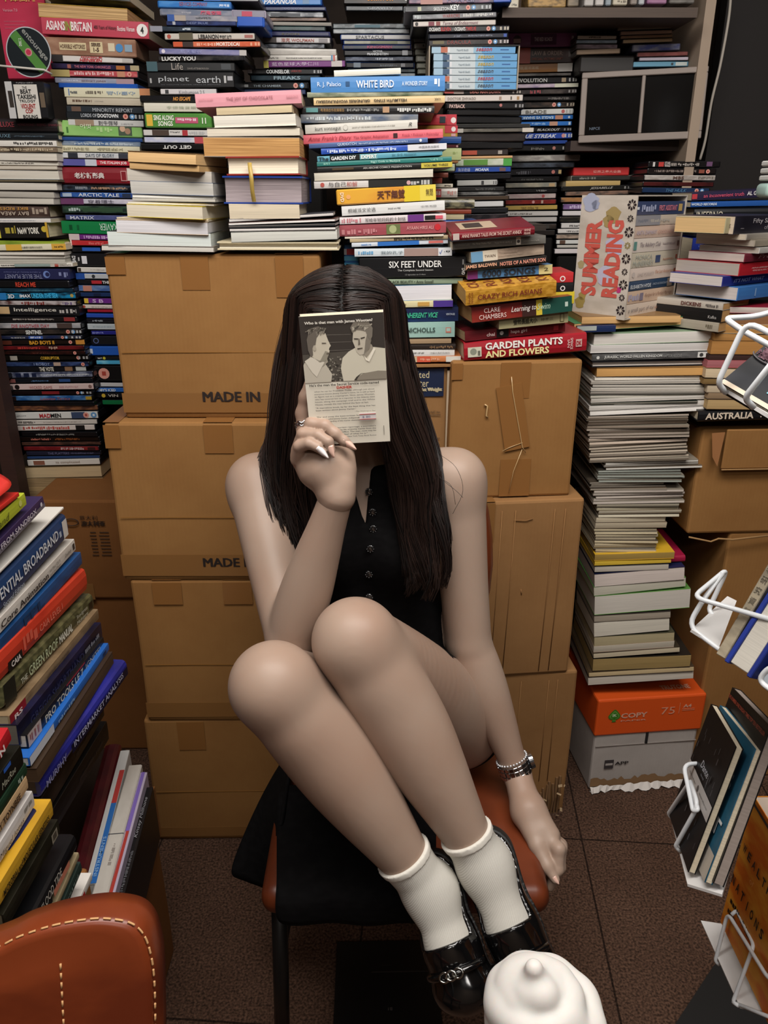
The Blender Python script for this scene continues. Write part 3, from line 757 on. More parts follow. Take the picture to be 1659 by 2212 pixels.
# ------------------------------------------------------------------ second pile from the left
pile('in the pile behind the top-left carton', 1.96, '''
B 88 280 -30 -9 2a2c30 d.2 h8a8c88 s12 ; G .2 .8 .2 .6 d8d4c8
P 84 276 6 36 c9a878 kdcb848 d.2 s12 h7a6040 | thick yellow-edged paged book on the top-left pile, over the red one
B 92 323 36 73 c0485a d.16 s12 ; T ASiANS .04 .22 .25 .8 f0e0e0 b ; T IN .22 .275 .25 .8 8a9a3c b ; T BRiTAiN .275 .47 .25 .8 f0e0e0 b ; T 400_Years_of_History .49 .70 .38 .66 4a1c24 m ; T Rozina_Visram .71 .87 .38 .66 f0e0e0 m ; C .94 .5 .38 f0ece8 ; T 4 .925 .955 .3 .7 1c1c1c b | crimson paperback with white capitals on the top-left pile, tilted right
X 97 296 79 118 8a6450 hb08c74 d.1 s7 n14 ; R .17 .46 .3 .72 d8c8a0 ; T HORRIBLE_HISTORIES .18 .45 .38 .62 5a3a28 m ; R .50 .64 .18 .8 d8c8a0 ; T SERIES .52 .62 .55 .74 4a3020 b ; T 1-5 .54 .60 .25 .48 4a3020 b ; R .70 .77 .3 .75 d8ccb0 ; C .82 .5 .24 4a8ac4 ; R .88 .96 .3 .7 8aa4b8 | shrink-wrapped brown boxed set under the crimson paperback, top left
D 112 289 118 133 d8d4d0 s5 ; R 0 .14 0 1 2c2a2c ; T HEINEKEN .34 .62 .1 .6 b83038 bi ; T KIDNAPPING_MR .36 .62 .66 .9 b83038 bi ; R .86 .98 .2 .7 b8b4b0
D 110 300 135 149 1c1c30 h30284a s5 ; R .19 .23 .2 .8 9a5a50 ; T THE_NEW_YORK_CHRONICLES .27 .68 .3 .7 c06a80 m ; R .74 .84 .2 .8 a8642c ; R .90 1 .1 .9 a89a78
D 110 300 150 165 b03c48 hc87070 s4 ; R 0 .22 0 1 b0a068 ; G .27 .72 .3 .8 e0b8b8 ; R .76 .85 .1 .9 c0886c ; E .9 1
D 117 289 166 180 9098ac ha8a8b4 s3 ; G .1 .3 .4 .6 c8ccd8 ; T BRIDGET_JONES .35 .65 .3 .6 6a3c3c ; R .78 1 .1 .9 a88c94
U 126 298 178 190 2457b4 s3
B 140 326 188 209 dcd8bc s4 ; R .05 .06 .15 .85 3a6ab0 ; G .07 .15 .35 .6 4a5058 ; G .25 .45 .35 .65 6a6258 ; T 心靈小品 .5 .83 .3 .65 5a86b8 r ; R .88 1 .3 1 d89468
B 145 305 210 226 c2b8a4 s3 ; G .08 .34 .4 .7 5a4030 ; G .38 .5 .45 .6 a8a094
D 142 312 227 243 30363c s4 ; T MINORITY_REPORT .35 .86 .2 .7 b4bac0 ; R .08 .2 .2 .85 6a5448
D 142 312 240 257 24282c s4 ; T LORDS_OF .2 .4 .3 .75 b8bec4 m ; T DOGTOWN .41 .67 .28 .78 e4e6e8 b ; E .76 2 ; L b0b0b0
D 145 314 256 272 cfcfcc s4 ; R .11 .35 .1 .9 a08a74 ; T 對牛彈琴 .41 .66 .2 .8 34343c ; G .7 .85 .3 .5 909090
X 127 308 259 293 86bc68 h9ccc7a d.13 s5 n8 ; T 어멋 .27 .4 .5 .8 e4f0d4 ; G .1 .14 .2 .7 4a7a3c ; G .46 .66 .3 .6 b0d490 ; R .72 .88 .12 .85 4a5a48 ; C .77 .55 .2 c9a88c ; C .83 .4 .2 a8846c | bright green boxed set in the pile behind the top-left carton
B 126 308 295 303 274c8c s4
D 125 306 303 315 8a98a8 h4a6a98 s3 ; G .2 .9 .3 .7 c0ccd4
B 120 303 314 327 d9d4b8 s3 ; G .1 .4 .25 .7 9a9478 ; G .5 .8 .25 .7 9a9478
D 125 302 328 342 c8ccd0 hd8d8d8 s3 ; R .13 .25 .1 .9 2c3038 ; T DAYS_OF_GLORY .35 .7 .3 .8 6a7480 m ; R .75 .9 .1 .9 3a3e48
D 125 300 343 357 c43444 s3 ; R 0 .36 0 1 5a5aa0 ; R .34 .48 0 1 c8ccd8 ; T THE_ITALIAN_JOB .52 .85 .2 .75 f0dcdc b
K 128 290 360 397 84202a d.16 s2 ; T 老枋新影典 .22 .62 .32 .68 dcd0cc b ; R .84 .92 .2 .8 c89090 ; R .85 .91 .25 .75 84202a | dark red hardback with white characters, pile behind the top-left carton
D 112 283 398 412 1a1c20 h3c4858 s2 ; G .3 .45 .3 .7 8a9098 ; G .5 .95 .3 .65 b08c70
D 128 290 414 427 27468c h3c6cb4 s2 ; R .05 .17 .2 .8 a8b8cc ; T ARCTIC_TALE .26 .80 .25 .8 dce4ec m ; R .84 .95 .2 .8 243048
D 132 296 428 441 b8b4c4 hd0ccd8 s2 ; R 0 .3 0 1 6a3c64 ; T 穿着隱士 .36 .7 .2 .8 3c3448
D 133 300 443 461 22302c h3c5a44 s2 ; G .1 .25 .3 .7 a8b8b4 ; R .28 .8 .25 .75 2f4a34
D 140 302 463 476 474e7c h585f90 s2 ; T MATRIX .08 .4 .2 .75 c8ccdc m
B 135 300 477 504 127a42 d.16 s3 ; T XAVIER .5 .74 .3 .85 c8e0d0 r ; R .1 .14 .3 .7 0a4a28 ; R .2 .23 .3 .7 0c5a30 | emerald green paperback in the pile behind the top-left carton
D 150 310 505 518 6a2c78 s3 ; R 0 .14 0 1 c8b8b8 ; G .2 .55 .25 .75 c09cc8
D 153 312 518 531 b83034 s3 ; R 0 .02 0 1 e0c8c0 ; G .25 .45 .3 .7 d06c68
D 155 312 534 545 16161a s2 ; R .15 .4 .3 1 2c5cb0
X 155 312 547 575 131317 s2 ; T DVD .02 .07 .2 .8 d0d0d0 wb ; R .15 .22 .2 .8 d4d4d8 ; G .1 .12 .3 .7 b0b0b0
D 165 322 576 589 d0ccc4 s2 ; R .03 .07 .2 .8 40342c ; G .2 .4 .4 .6 a09a94
U 165 322 590 603 b4b8bc s2 c1f4f9e ; R 0 .12 0 1 244c98 ; C .24 .5 .3 303438
D 167 324 604 614 15151a s2 ; R .2 .34 .15 .85 b02c34 ; T THE .35 .45 .2 .8 d8d8d8 b
D 168 326 615 630 3f5c94 h6a84ac s2 ; R .08 .2 .1 .9 b87c6c
D 172 326 631 642 1c3058 s1 ; R .2 .3 .2 .8 14203c
D 180 330 643 656 6a2c84 s2 ; R .02 .08 .1 .9 d8b83c ; T S_B .14 .3 .2 .8 c8a8d4 b
D 175 330 657 667 d4ccc4 s2 ; C .05 .5 .3 a84838 ; G .15 .5 .3 .6 a8a09c
D 188 332 668 675 9c2030 s1
U 186 332 677 687 2a4ca8 s2
D 186 332 688 697 14141c s1 ; G .1 .25 .3 .7 a0a8b0
D 187 334 698 713 b4bcc0 s2 ; G .1 .4 .4 .6 8a9aa4
D 196 336 714 724 26287c s1 ; G .03 .2 .3 .7 8088c8
D 196 338 726 746 17181c s1 ; C .09 .5 .3 5a6ca0 ; C .09 .5 .22 17181c
U 193 340 748 769 2358b4 s1 ; R .02 .06 .25 .75 c8d0dc
D 205 342 770 777 18181a s1 ; C .15 .5 .45 c0b83c ; G .05 .12 .3 .7 d0d0d0
D 207 342 778 788 4aa4cc h7cc4dc s1
D 205 342 790 823 121214 s1 ; E .16 1 ; G .02 .06 .3 .7 a8a8a8
D 212 344 826 836 c4c4c4 s1 ; R 0 .05 0 1 4a4a50
D 200 346 837 848 2c64b4 s0 ; T TOBY'S_ICED .05 .35 .25 .8 d8e4ec b
D 206 348 849 860 151517 s0 ; C .13 .5 .38 c8a838 ; T VIN .2 .35 .25 .75 c8c4b8 m
D 220 350 864 875 12693c s0
''')

# ------------------------------------------------------------------ third pile (behind the books on the left carton)
pile('in the pile left of the pink book', 1.90, '''
U 336 505 -26 -16 2c6cb8 s0
D 440 560 -14 2 d8dce0 s1 ; R 0 .3 0 1 2c68b8
U 340 500 0 17 2f76c0 h4c8ccc s3 c2560a8 ; T SERVICES_COMPANY .3 .68 .3 .8 a04850 ; G .84 .97 .3 .6 d8e4f0
U 345 515 18 34 6a7488 h8a8c98 s3 c9098a8 ; T 魔鬼空間 .52 .78 .25 .8 c84868 b ; G .28 .4 .4 .6 a8a8b0
D 362 515 31 46 8a8c98 ha8a4a8 s3 ; R 0 .1 0 1 24509c ; G .4 .62 .4 .7 4a4c54 ; R .1 .26 .1 .9 a89c90
U 500 575 20 38 8a8898 s2 cb0a8b8 ; R .3 .6 .2 .8 b83c58
U 510 572 33 58 2558b8 s1 c2558b8
D 358 512 44 56 1c2444 h2c3c70 s1 ; T DEEP_BLUE .3 .6 .3 .7 6878a8 m ; R .1 .14 .2 .8 a8acb4
D 325 500 56 68 26303c h3c4c5c s2 ; R 0 .15 0 1 8a8c98 ; G .4 .5 .3 .7 c0ccd4
D 354 553 71 87 c8c2b8 s0 ; R .17 .32 0 1 5a5440 ; C .06 .5 .3 a84838 ; T LEBANON .38 .60 .15 .75 2a2826 b ; T 黎巴嫩之戰 .61 .74 .2 .65 2a2826 b ; R .88 .97 .3 .7 a06058
D 372 565 89 103 cc5c3c hd87454 s0 ; R .12 .24 .1 .9 30201c ; G .28 .5 .25 .7 e4a890 ; T MORTDECAI .50 .76 .2 .8 f0dcd0 b ; L e0a080
D 342 532 103 118 8a88ac h6c70a0 s3 ; C .06 .5 .3 d8d0dc ; T 藍天聖代 .25 .5 .25 .75 9ca0cc ; R .92 1 .1 .9 b8b4b0
D 341 530 121 133 17171a h3c3a38 s-1 ; T LUCKY_YOU .05 .44 .1 .85 d8d8d4 b
X 318 508 133 154 141618 s0 ; R 0 .12 0 1 3a5860 ; T Life .28 .41 .15 .85 a09890 ; T DAVID_ATTENBOROUGH .46 .70 .2 .38 908a84 ; R .84 .95 .2 .8 3c4044
X 320 508 155 190 111113 s0 ; T planet .13 .48 .3 .72 b8bcc0 ; T earth .56 .84 .3 .72 b8bcc0 ; R .03 .05 .3 .6 a8a8a8 ; R .88 .905 .3 .75 b8b8b8 ; R .92 .98 .45 .72 a8a8ac ; T AS_YOU'VE_NEVER_SEEN_IT_BEFORE .15 .84 .17 .22 60646a | wide black boxed set with thin pale lettering, beside the pink book
D 345 470 191 205 d4d0d0 s0 ; R .1 .16 .2 .8 3a3a3c ; T Kimbumsoo_2.5 .34 .78 .15 .7 8a8a90
D 302 470 206 221 17171a s-1 ; T NO_ESCAPE .43 .66 .2 .75 d8923c bi
B 312 475 222 241 d8d4c4 s1 ; T 李德倫音樂書簡 .3 .85 .35 .65 a8b098
X 314 458 244 276 4f8a3c h6aa850 s1 n10 ; R .03 .12 .12 .9 dcb440 ; T SING_ALONG .14 .44 .5 .86 e8ecdc b ; T SONGS .2 .42 .12 .46 e8ecdc b ; R .46 .80 .32 .72 c05474 ; G .49 .77 .48 .65 ecd4dc ; T 11 .86 .92 .3 .7 e8ecdc b | green boxed set with a pink patch, beside the paged books
D 308 452 279 294 cfccc8 s1 ; R .15 .4 .1 .9 4a3c34 ; G .42 .56 .5 .7 484848 ; R .6 .68 .1 .9 a83038 ; G .7 .95 .3 .7 b0b0b0
D 310 448 295 309 b8bcd4 hd8d8dc s1 ; R .8 1 0 1 b84850
D 303 447 310 324 141416 s1 ; T GET_OUT .35 .78 .2 .75 d8d8d4 rb
''', slope=0)

# ------------------------------------------------------------------ two piles of page-edge-out books on the top-left carton
pile('on the left carton', 1.47, '''
P 277 436 325 350 c8a677 k7a6040 d.13 s8 w-14
P 280 440 350 365 b89668 k6a5438 d.14 s8 w-12
P 275 458 363 390 b4aea4 kc8c4bc s8 d.19
P 283 462 390 419 bcbab4 k30486c s5 d.2
M 286 462 420 427 c4c2ba s4
M 286 466 427 434 b0ada4 s3
P 276 462 435 440 d8d0c0 s5 d.2
P 275 444 440 468 cdc4b0 ke0c83c s6 d.18 w-7 ; G .98 .99 .2 .3 d0c8b4
P 252 450 469 474 d8ccb4 s5 d.2
P 252 450 474 502 cbc9cc kc8b094 s6 d.19
P 234 456 499 533 ccd4d0 k1c2c2c s5 d.22
M 220 462 529 541 b0aca4 k8a8078 s4 d.24
''', slope=5)
pile('on the right half of the left carton', 1.47, '''
B 424 651 203 233 d6959f d.2 s-11 w2 ; T THE_JOY_OF_CHOCOLATE .29 .73 .35 .65 a4646c m ; T JUDITH_OLNEY .03 .17 .4 .6 b87880 ; T BARRON'S .86 .97 .4 .6 b87880 | long pink paperback lying on top of the paged books, left of the head
P 468 632 231 250 b8a888 k3a2c24 d.16 s-6
P 463 640 251 276 dcd8cc ke0dccf d.19 s-5
P 448 648 276 296 bcb4a4 k8c8474 d.19 s-3
P 441 648 296 338 c09660 kb8b0a4 h7c5430 d.2 s1 n5 | thick tan-paged book, the biggest in the pile by the pink book
H 490 648 338 379 cfc4b0 k8a2820 d.13 s-1 | red hardback with a gold ribbon marker, page edges outward
H 484 655 380 440 9a8f90 k1c3c8c d.16 s1 h6a6064 | blue hardback with grey-mauve page edges under the red one
P 496 648 440 473 c9bda6 kd8cfbc d.14 s-1
M 495 720 473 480 b4b0ac k4a4a50 s-14 d.22
M 494 724 481 487 c0bcb8 k6a4a44 s-9 d.22
M 494 725 488 493 b0aca8 k384048 s-6 d.22
M 496 725 494 500 c4c0bc k504848 s-4 d.22
P 500 729 501 524 bcbcb4 k6c706c s-7 d.23
H 470 732 522 540 c4bca8 kd0c4a4 s1 d.22
''')
# gold ribbon marker of the red hardback
rb = bezier([WY(539, 351, 1.466), WY(540, 362, 1.458), WY(543, 385, 1.452), WY(545, 412, 1.456), WY(549, 436, 1.464)], 8)
V = []; F = []
for i, p in enumerate(rb):
    V += [p + Vector((-.0035, 0, 0)), p + Vector((.0035, -.0005, 0)), p + Vector((.0035, .0006, 0)), p + Vector((-.0035, .001, 0))]
    if i: F += [(4 * i - 4 + a, 4 * i - 4 + (a + 1) % 4, 4 * i + (a + 1) % 4, 4 * i + a) for a in range(4)]
tag(meshobj('ribbon_marker', V, F, mat('b89c50', .4), smooth=True), 'gold ribbon marker hanging from the red hardback over page edges', 'ribbon')
pile('in the pile behind the pink book', 2.02, '''
U 556 696 -6 12 2a78c0 s0 ; T PARANOIA .1 .6 .15 .8 e0e8f0 bi ; R .7 .8 .2 .8 6a8cb0
U 570 704 14 23 2c3458 s0 c404878 ; T DEAD_SEASON .3 .62 .25 .75 8890b4
D 572 700 24 37 b8bcc0 h4a5058 s1 ; R .1 .6 .2 .7 3a4048
D 570 706 38 46 5c463c s0 h8a6c5c
P 535 716 46 54 a09c94 k3a3a3c s2 d.15
D 535 704 55 66 1c2c2e h2c4848 s1
D 565 713 67 78 252a54 s1 c383c70 ; T ROOM .3 .55 .2 .6 6a6440
D 568 715 79 93 c4c0c0 s1 ; R 0 .2 .1 .9 3c3430 ; T 浩克_WOLFMAN .27 .75 .2 .8 a85c50 m ; R .82 .95 .2 .8 8a8688
D 568 702 94 104 30343c h8a9098 s1
B 574 726 104 118 b8b4ac hd0ccc4 s2 d.18
B 571 728 119 131 d4d0c8 s0 d.18 ; G .05 .2 .3 .6 5a5854 ; G .3 .8 .35 .55 7a7874 ; R .92 .94 0 1 4a88b0 ; R .95 .97 0 1 c05048
D 570 748 131 147 7a3c80 s-2 ; R 0 .06 0 1 c8c060 ; T 藍色星球大學仁川 .1 .66 .25 .75 d4bcd8 ; R .82 .95 .1 .9 c8c0bc
D 535 697 148 161 15171a s0 ; R 0 .06 .2 .8 b8bcc0 ; T COUNSELOR .25 .56 .15 .8 d8dcdc b ; T UNRATED .58 .72 .4 .75 8a2c2c b ; L a0a0a0
D 540 692 162 175 1c2a34 h2c4450 s0 ; T FREAKS .34 .72 .2 .8 8aa4b0 b
D 512 667 177 193 16191c s0 ; R .04 .16 .3 .65 c0c4c4 ; T THE_CHAMBER .23 .62 .3 .6 9aa8b0 m ; E .82 2
X 508 660 193 204 2a3a60 s0 d.14
''')
pile('above the sky-blue book', 2.06, '''
X 742 904 -14 9 1c1a1a s0 d.14 h3a2c28 ; T SURVIVOR .32 .66 .3 .85 d89040 bi ; R .82 .86 .3 .8 c0c0c0
D 746 872 12 24 34383c s0 h50565c ; T GRAVITY .38 .82 .25 .75 a8b0b4 m
D 718 890 50 62 3c4448 h8a9498 s0 ; R .28 .6 .2 .7 2c5a68
D 718 886 62 73 8a9094 hc0c4c4 s0
D 735 888 74 86 c4c4c4 s0 c2048a0 ; T SPARTACUS .22 .62 .2 .75 6a6c70 m
D 742 888 87 96 9c9c8c h6a6c60 s0 c2048a0 ; R .4 .8 .2 .8 7a8060
D 740 888 97 107 343c48 s0 c2048a0 h5c3c50 ; T KINGSMAN .36 .72 .2 .8 b04c70 b
D 742 893 108 121 14171c s0 ; T VICTOR .42 .56 .55 .9 c0c4c8 b ; T FRANKENSTEIN .34 .64 .1 .5 d0d4d8 b ; R .84 .92 .1 .9 b8bcc0
D 744 894 122 133 2a3448 h6a7488 s0 ; G .45 .7 .3 .7 a8b0bc
D 746 896 134 147 12151c s0 c1c3c74 ; R .12 .22 .1 .9 6a7884 ; G .5 .75 .3 .6 5a6470 ; R .8 .86 .2 .8 8a8c90
D 750 898 148 157 1c2830 s0 h4a5c60
D 750 898 158 168 8a949c s0 hb8c0c4
''')

# ------------------------------------------------------------------ the pile behind her head, on the butter carton
pile('in the pile behind her head', 1.555, '''
B 722 866 152 166 d8d8cc s-6 d.16
B 672 961 167 201 4a84c0 h5690cc d.17 s-4 n6 ; T R._J._Palacio .05 .225 .32 .68 e4ecf4 ; T WHITE_BIRD .34 .62 .28 .75 eef4f8 m ; T A_WONDER_STORY .68 .87 .38 .66 dce8f0 m ; G .92 .96 .3 .8 dce8f0 ; R .26 .29 .4 .7 24507c | sky-blue paperback with white lettering on top of the pile behind her head
B 664 957 199 211 a8a890 s-5 d.2 h4a5c44
B 678 961 212 228 d9bc8c s-6 d.2 ; T GRUNDRISS_WOHNUNGSBAU .02 .43 .3 .68 2c241c rb ; T HELLMUTH_STING .46 .71 .3 .68 2c241c rb ; T VAK .92 .97 .35 .68 2c241c r | buff paperback with upside-down black capitals, pile behind her head
B 653 938 230 246 1c1c1e s-1 d.2 h2c2c2c ; T 粤港澳合作发展報告 .14 .32 .25 .7 a07c48 ; G .34 .58 .3 .65 8a8a88 ; R .03 .12 .2 .8 5a8c8c ; R .61 .66 .1 .9 b08c6c ; G .72 .98 .2 .7 c8c8c4
B 650 903 247 266 8a8c8c h4a5a74 s-2 d.2 ; G .05 .6 .3 .7 c0c8cc
B 660 902 270 290 d2cfc6 s-12 d.16 ; T kurt_vonnegut .09 .32 .2 .7 3a3836 ; C .36 .5 .3 b0aca4 ; C .36 .5 .25 d2cfc6 ; G .42 .8 .4 .55 a8a49c ; T R .92 .95 .3 .7 3a3836 i | cream paperback with lower-case grey lettering, pile behind her head
B 656 957 292 312 de6a76 s-14 d.19 ; T Anne_Frank's_Diary .035 .345 .2 .75 9a2434 i ; T The_Graphic_Adaptation .36 .61 .3 .62 8a2030 ; R .645 .675 .25 .75 3a1c20 ; T Frank_•_Folman_•_Polonsky .71 .97 .3 .62 9a3040 | coral pink paperback tilted up to the right, pile behind her head
B 668 924 310 321 4c6496 s-13 d.21 ; T QUIDDITCH .24 .40 .2 .75 c4d0e0 m ; G .42 .83 .3 .6 a8b8d4 ; C .94 .5 .3 d8dce4
B 694 965 321 334 2348a8 s-12 d.18 h3c68c8 ; G .05 .6 .2 .7 c8d4ec ; R .69 1 0 1 d8d8dc ; T 中国商务出版社 .78 .94 .3 .7 4a4448
B 686 956 338 350 5ea0b4 s-15 d.2 ; R .10 .34 .02 .98 141616 ; T The .01 .09 .15 .8 142830 b ; T GARDEN_DIY .11 .31 .15 .8 e8ecec b ; R .34 .48 .02 .98 7ab0b8 ; T EXPERT .35 .475 .15 .8 eef0ea b ; T Dr._D.G._Hessayon .60 .79 .2 .7 1c4a58 | pale teal paperback with black title block, pile behind her head
B 685 976 350 360 2f7a74 s-12 d.19 ; T Bigg's_Guide_to_Blackjack .4 .62 .2 .8 a8d4c8 m ; G .05 .1 .3 .7 8ac0b0 ; G .84 .93 .3 .7 8ac0b0
B 686 977 361 373 181818 s-12 d.18 ; T AN_ARCHIE_COMICS_PRESENTATION .34 .7 .3 .65 b8b8b4 m ; R .77 1 .05 .95 c8b848 ; T VOLUME_THREE .79 .97 .3 .7 3a3418 m ; R .11 .27 .3 .7 4a3c28
P 679 936 374 391 cfcaba s-9 d.15 kc8c0b0
B 679 934 392 408 d0ccc8 s-7 d.16 ; R .46 1 0 1 242624 ; C .07 .5 .3 b85850 ; T 与自己 .12 .27 .15 .85 3a3434 ; T 和解 .275 .365 .15 .85 b05048 ; G .82 .98 .2 .8 b8b8b4 ; C .8 .5 .3 c8a0a0
X 728 942 410 444 d07c34 he0a83c s-12 d.13 n5 ; R .68 .84 0 1 e0c430 ; R .84 1 0 1 e4d058 ; T DVD .04 .075 .2 .8 f0dcc0 wb ; T 天下無雙 .41 .69 .25 .8 5a2c18 b ; T 無間 .9 .97 .3 .75 5a4420 ; C .12 .5 .15 e8a868 | orange-to-yellow boxed set in the pile behind her head
B 739 961 446 467 dcdcda s-13 d.16 ; T 桐城派文论选 .06 .33 .3 .72 3a3a3a ; G .45 .57 .42 .58 8a8a8a ; T 中华书局 .77 .92 .42 .62 4a4a4a
B 734 964 470 485 d9d0d0 s-9 d.16 ; G .02 .2 .2 .8 c07c84 ; T 写给年轻妈妈的十封信 .24 .62 .2 .75 3a3434 ; R .64 .79 0 1 6a3480 ; R .80 .9 .2 .8 1c1a1a ; R .9 .97 .25 .75 d05868
B 734 964 487 511 9c4c54 h86404a s-8 d.16 n8 ; R .44 .57 .05 .95 6a7448 ; C .5 .5 .36 a8b080 ; T AYAAN_HIRSI_ALI .63 .88 .4 .7 dca8a4 ; C .92 .55 .3 c02c34 ; G .02 .35 .15 .6 c08084
B 745 958 512 516 d8d0c0 s-6 d.15
B 756 968 516 524 b8a684 s-8 d.15 ; G .45 .85 .2 .8 2c2820
B 760 968 525 534 cdd4dc s-8 d.15 ; R .27 .7 0 1 2f6cb8 ; G .1 .2 .3 .7 5a8cc8 ; R .8 .95 .2 .8 c86c64
B 766 976 538 555 cfd8dc s-3 d.16 ; R .51 .86 0 1 a08880 ; T 我的孔子 .27 .5 .3 .7 5a6a74 ; G .04 .2 .3 .7 6aa0c8 ; R .86 1 0 1 e4e6e8 ; T ✓ .87 .9 .2 .8 2c58a8 ; G .92 .98 .35 .65 404448
X 744 800 527 585 2c6cb0 g.05 s0 d.13 ; R 0 1 .6 .82 c8ccd0 ; R .1 .5 .6 .82 c03c40 ; R 0 1 .05 .3 4a9cc4 ; R 0 1 .38 .55 5aa8cc | blue and white disc box peeping out left of the black boxed set
X 776 1007 558 602 131315 s-5 d.15 ; T SIX_FEET_UNDER .28 .77 .5 .82 ecece8 m ; T The_Complete_Second_Season .36 .69 .3 .42 b8b8b4 m ; T 13_episodes_on_5_discs .43 .62 .1 .19 a0a09c ; R .0 1 .45 .46 2c2c30 ; R .96 .975 .6 .85 7a7a78 ; T DVD .955 .985 .1 .42 c8c8c4 wb | broad black boxed set with white capitals right above her head
B 800 1000 604 616 8c9c84 s-3 d.17 ; T BLACK_BEAUTY_•_Anna_Sewell .2 .68 .25 .75 2c3428 m
P 800 976 618 652 d2d0d4 k3c7490 s-4 d.18
B 810 978 652 666 d9d0a4 s-4 d.15 ; T dance .24 .4 .25 .8 5a4428 i ; R .75 1 0 1 4a3488 ; R .55 .7 .2 .8 c89c50
B 800 990 668 698 1a2448 h24406c s-4 d.15 n8 ; T ON .27 .36 .3 .65 c83c88 b ; T INHERENT_VICE .39 .77 .3 .68 3cac88 bi ; T VINTAGE .86 .96 .45 .6 b8c0cc m | navy paperback with green neon lettering beside her head
B 820 982 698 731 a8c8be h98bcb2 s-3 d.15 n5 ; T NICHOLLS .36 .74 .35 .66 24342f m ; R .88 .95 .3 .65 c87c6c ; R .89 .94 .4 .6 a8c8be | mint green paperback with black capitals beside her head
P 840 975 732 744 9c8468 k3a2c20 s-2
B 860 984 745 756 2c2420 s-2 ; G .55 .95 .2 .7 8a6c50
B 850 982 756 771 dcdad6 s-2 ; T 中国大百科出版社 .6 .92 .4 .6 5a5654 ; G .2 .5 .4 .6 7a7874
B 850 995 771 783 c87c4c s-2 ; R 0 .35 0 1 c8b494 ; R .35 .55 0 1 d05c44 ; R .78 1 0 1 d4d4cc ; G .4 .7 .3 .7 e0a88c
''')
# spines glimpsed right behind that pile
pile('just behind her pile, right side', 1.75, '''
B 890 986 247 270 b83440 s0 w0 d.13 ; R .78 1 0 1 c03844 ; C .93 .45 .28 e8e0dc ; R .62 .75 .2 .8 24343c
B 890 988 271 296 b08c34 s0 d.13 ; R .72 1 .35 1 c03844 ; C .91 .68 .22 e8e0dc ; R .86 .96 .05 .3 d0a0a0
B 900 996 295 310 1f4a8c s0 d.13
D 900 992 312 320 4a1c24 s0 ; C .95 .5 .3 b09090
B 905 996 320 346 b4c088 s0 d.13 ; G .8 .9 .5 .7 8a9c5c
P 905 990 347 352 a0764c s0
D 910 985 353 371 c8ccb8 h7a9c74 s0
B 900 968 373 383 8a4030 h5a3028 s0 d.13
B 900 955 384 396 9c4438 s0 d.13
B 905 978 397 405 d4ccb8 s0 d.13 ; G .75 .95 .3 .7 38342c
K 900 988 406 428 c4bcb4 s0 d.14 ; R .46 .6 .1 .9 b04848 ; T COD .47 .58 .3 .7 e8dcd8 wb ; G .75 .95 .3 .7 c88c84
K 905 1025 430 452 8a8468 h2c2c28 s0 d.14 n60
B 905 1018 453 462 8c3c28 s0 d.14
P 905 1003 463 474 bcb090 s0
K 905 1030 475 497 24509c s0 d.14 ; R .6 .95 .5 .8 1c1c20 ; R .75 .95 .1 .35 b8c0cc
''')
pile('in the pile with the blue series', 1.92, '''
D 880 1070 -16 10 3c3454 h8a6478 s-2 ; T POMPEII .45 .75 .15 .5 8a84a4 m ; R .15 .4 0 .5 b08078
U 1048 1105 -10 7 2450b4 s-1 d.1
D 872 1062 13 28 34383c h5c6064 s-5 c8a8e90 ; T SKELETON .34 .52 .15 .65 d4d8d8 b ; T KEY .53 .63 .15 .95 e8ecec b ; R .16 .2 .2 .8 b8bc9c ; E .73 2 ; L b0b4b8
D 890 1074 31 44 5c5c60 h8a8c90 s-6 ; G .03 .1 .2 .8 b8c0c0 ; T WARRIORS .36 .56 .25 .8 a84440 ; G .6 .95 .3 .8 c8c8c4
D 891 1073 46 59 d0c8c0 s-5 ; C .05 .5 .32 2c2826 ; R .19 .26 .15 .85 7a2c3c ; R .28 .33 .15 .85 8a4440 ; T Terms_of_Endearment .36 .78 .25 .8 6a3044 i
D 923 1101 57 71 17171a s-3 c2a2a30 ; T OCEAN'S .02 .16 .2 .8 d8d8d4 b ; T ELEVEN .165 .285 .2 .8 b83434 b ; T + .3 .325 .3 .7 8a8a88 ; T OCEAN'S .33 .46 .2 .8 d8d8d4 b ; T TWELVE .465 .59 .2 .8 b83434 b ; E .74 2 ; L b8b0a0
D 925 1098 73 85 191c2a s-3 c20262e ; G .32 .42 .3 .7 6a7080 ; G .5 .8 .4 .65 7a8090 ; R .94 .98 .2 .8 2c4c9c
D 924 1100 86 100 1d1718 h38302e s-3 ; R .06 .2 .3 .8 6a6040 ; T DRACULA .24 .53 .2 .8 8a3c38 ; E .76 2 ; L b0a8a8
''')
# the light-blue series: six cases inside one open slip box
bx0 = WY(925, 193, 1.915); bx1 = WY(1118, 193, 1.915); bxt = WY(925, 99, 1.915)
bw, bh = bx1.x - bx0.x, bxt.z - bx0.z
sb = empty('slip_box', M=Matrix.Translation(bx0), label='black slip box holding six light blue cases in a row', cat='box')
box('box_floor', (0, 0, -.002), (bw, .145, 0), mat('1c1b1a', .6), sb); box('box_roof', (0, 0, bh), (bw, .145, bh + .002), mat('1c1b1a', .6), sb)
box('box_side', (0, 0, 0), (.0025, .145, bh), mat('a89c88', .6), sb); box('box_side', (bw - .0025, 0, 0), (bw, .145, bh), mat('a89c88', .6), sb)
box('box_back', (.0025, .141, 0), (bw - .0025, .144, bh), mat('1c1b1a', .6), sb)
cols_ = ['b8404c', 'c8a83c', 'c8a83c', '4a5460', 'b8404c', '4a5460']
nth = ['topmost', 'second', 'third', 'fourth', 'fifth', 'lowest']
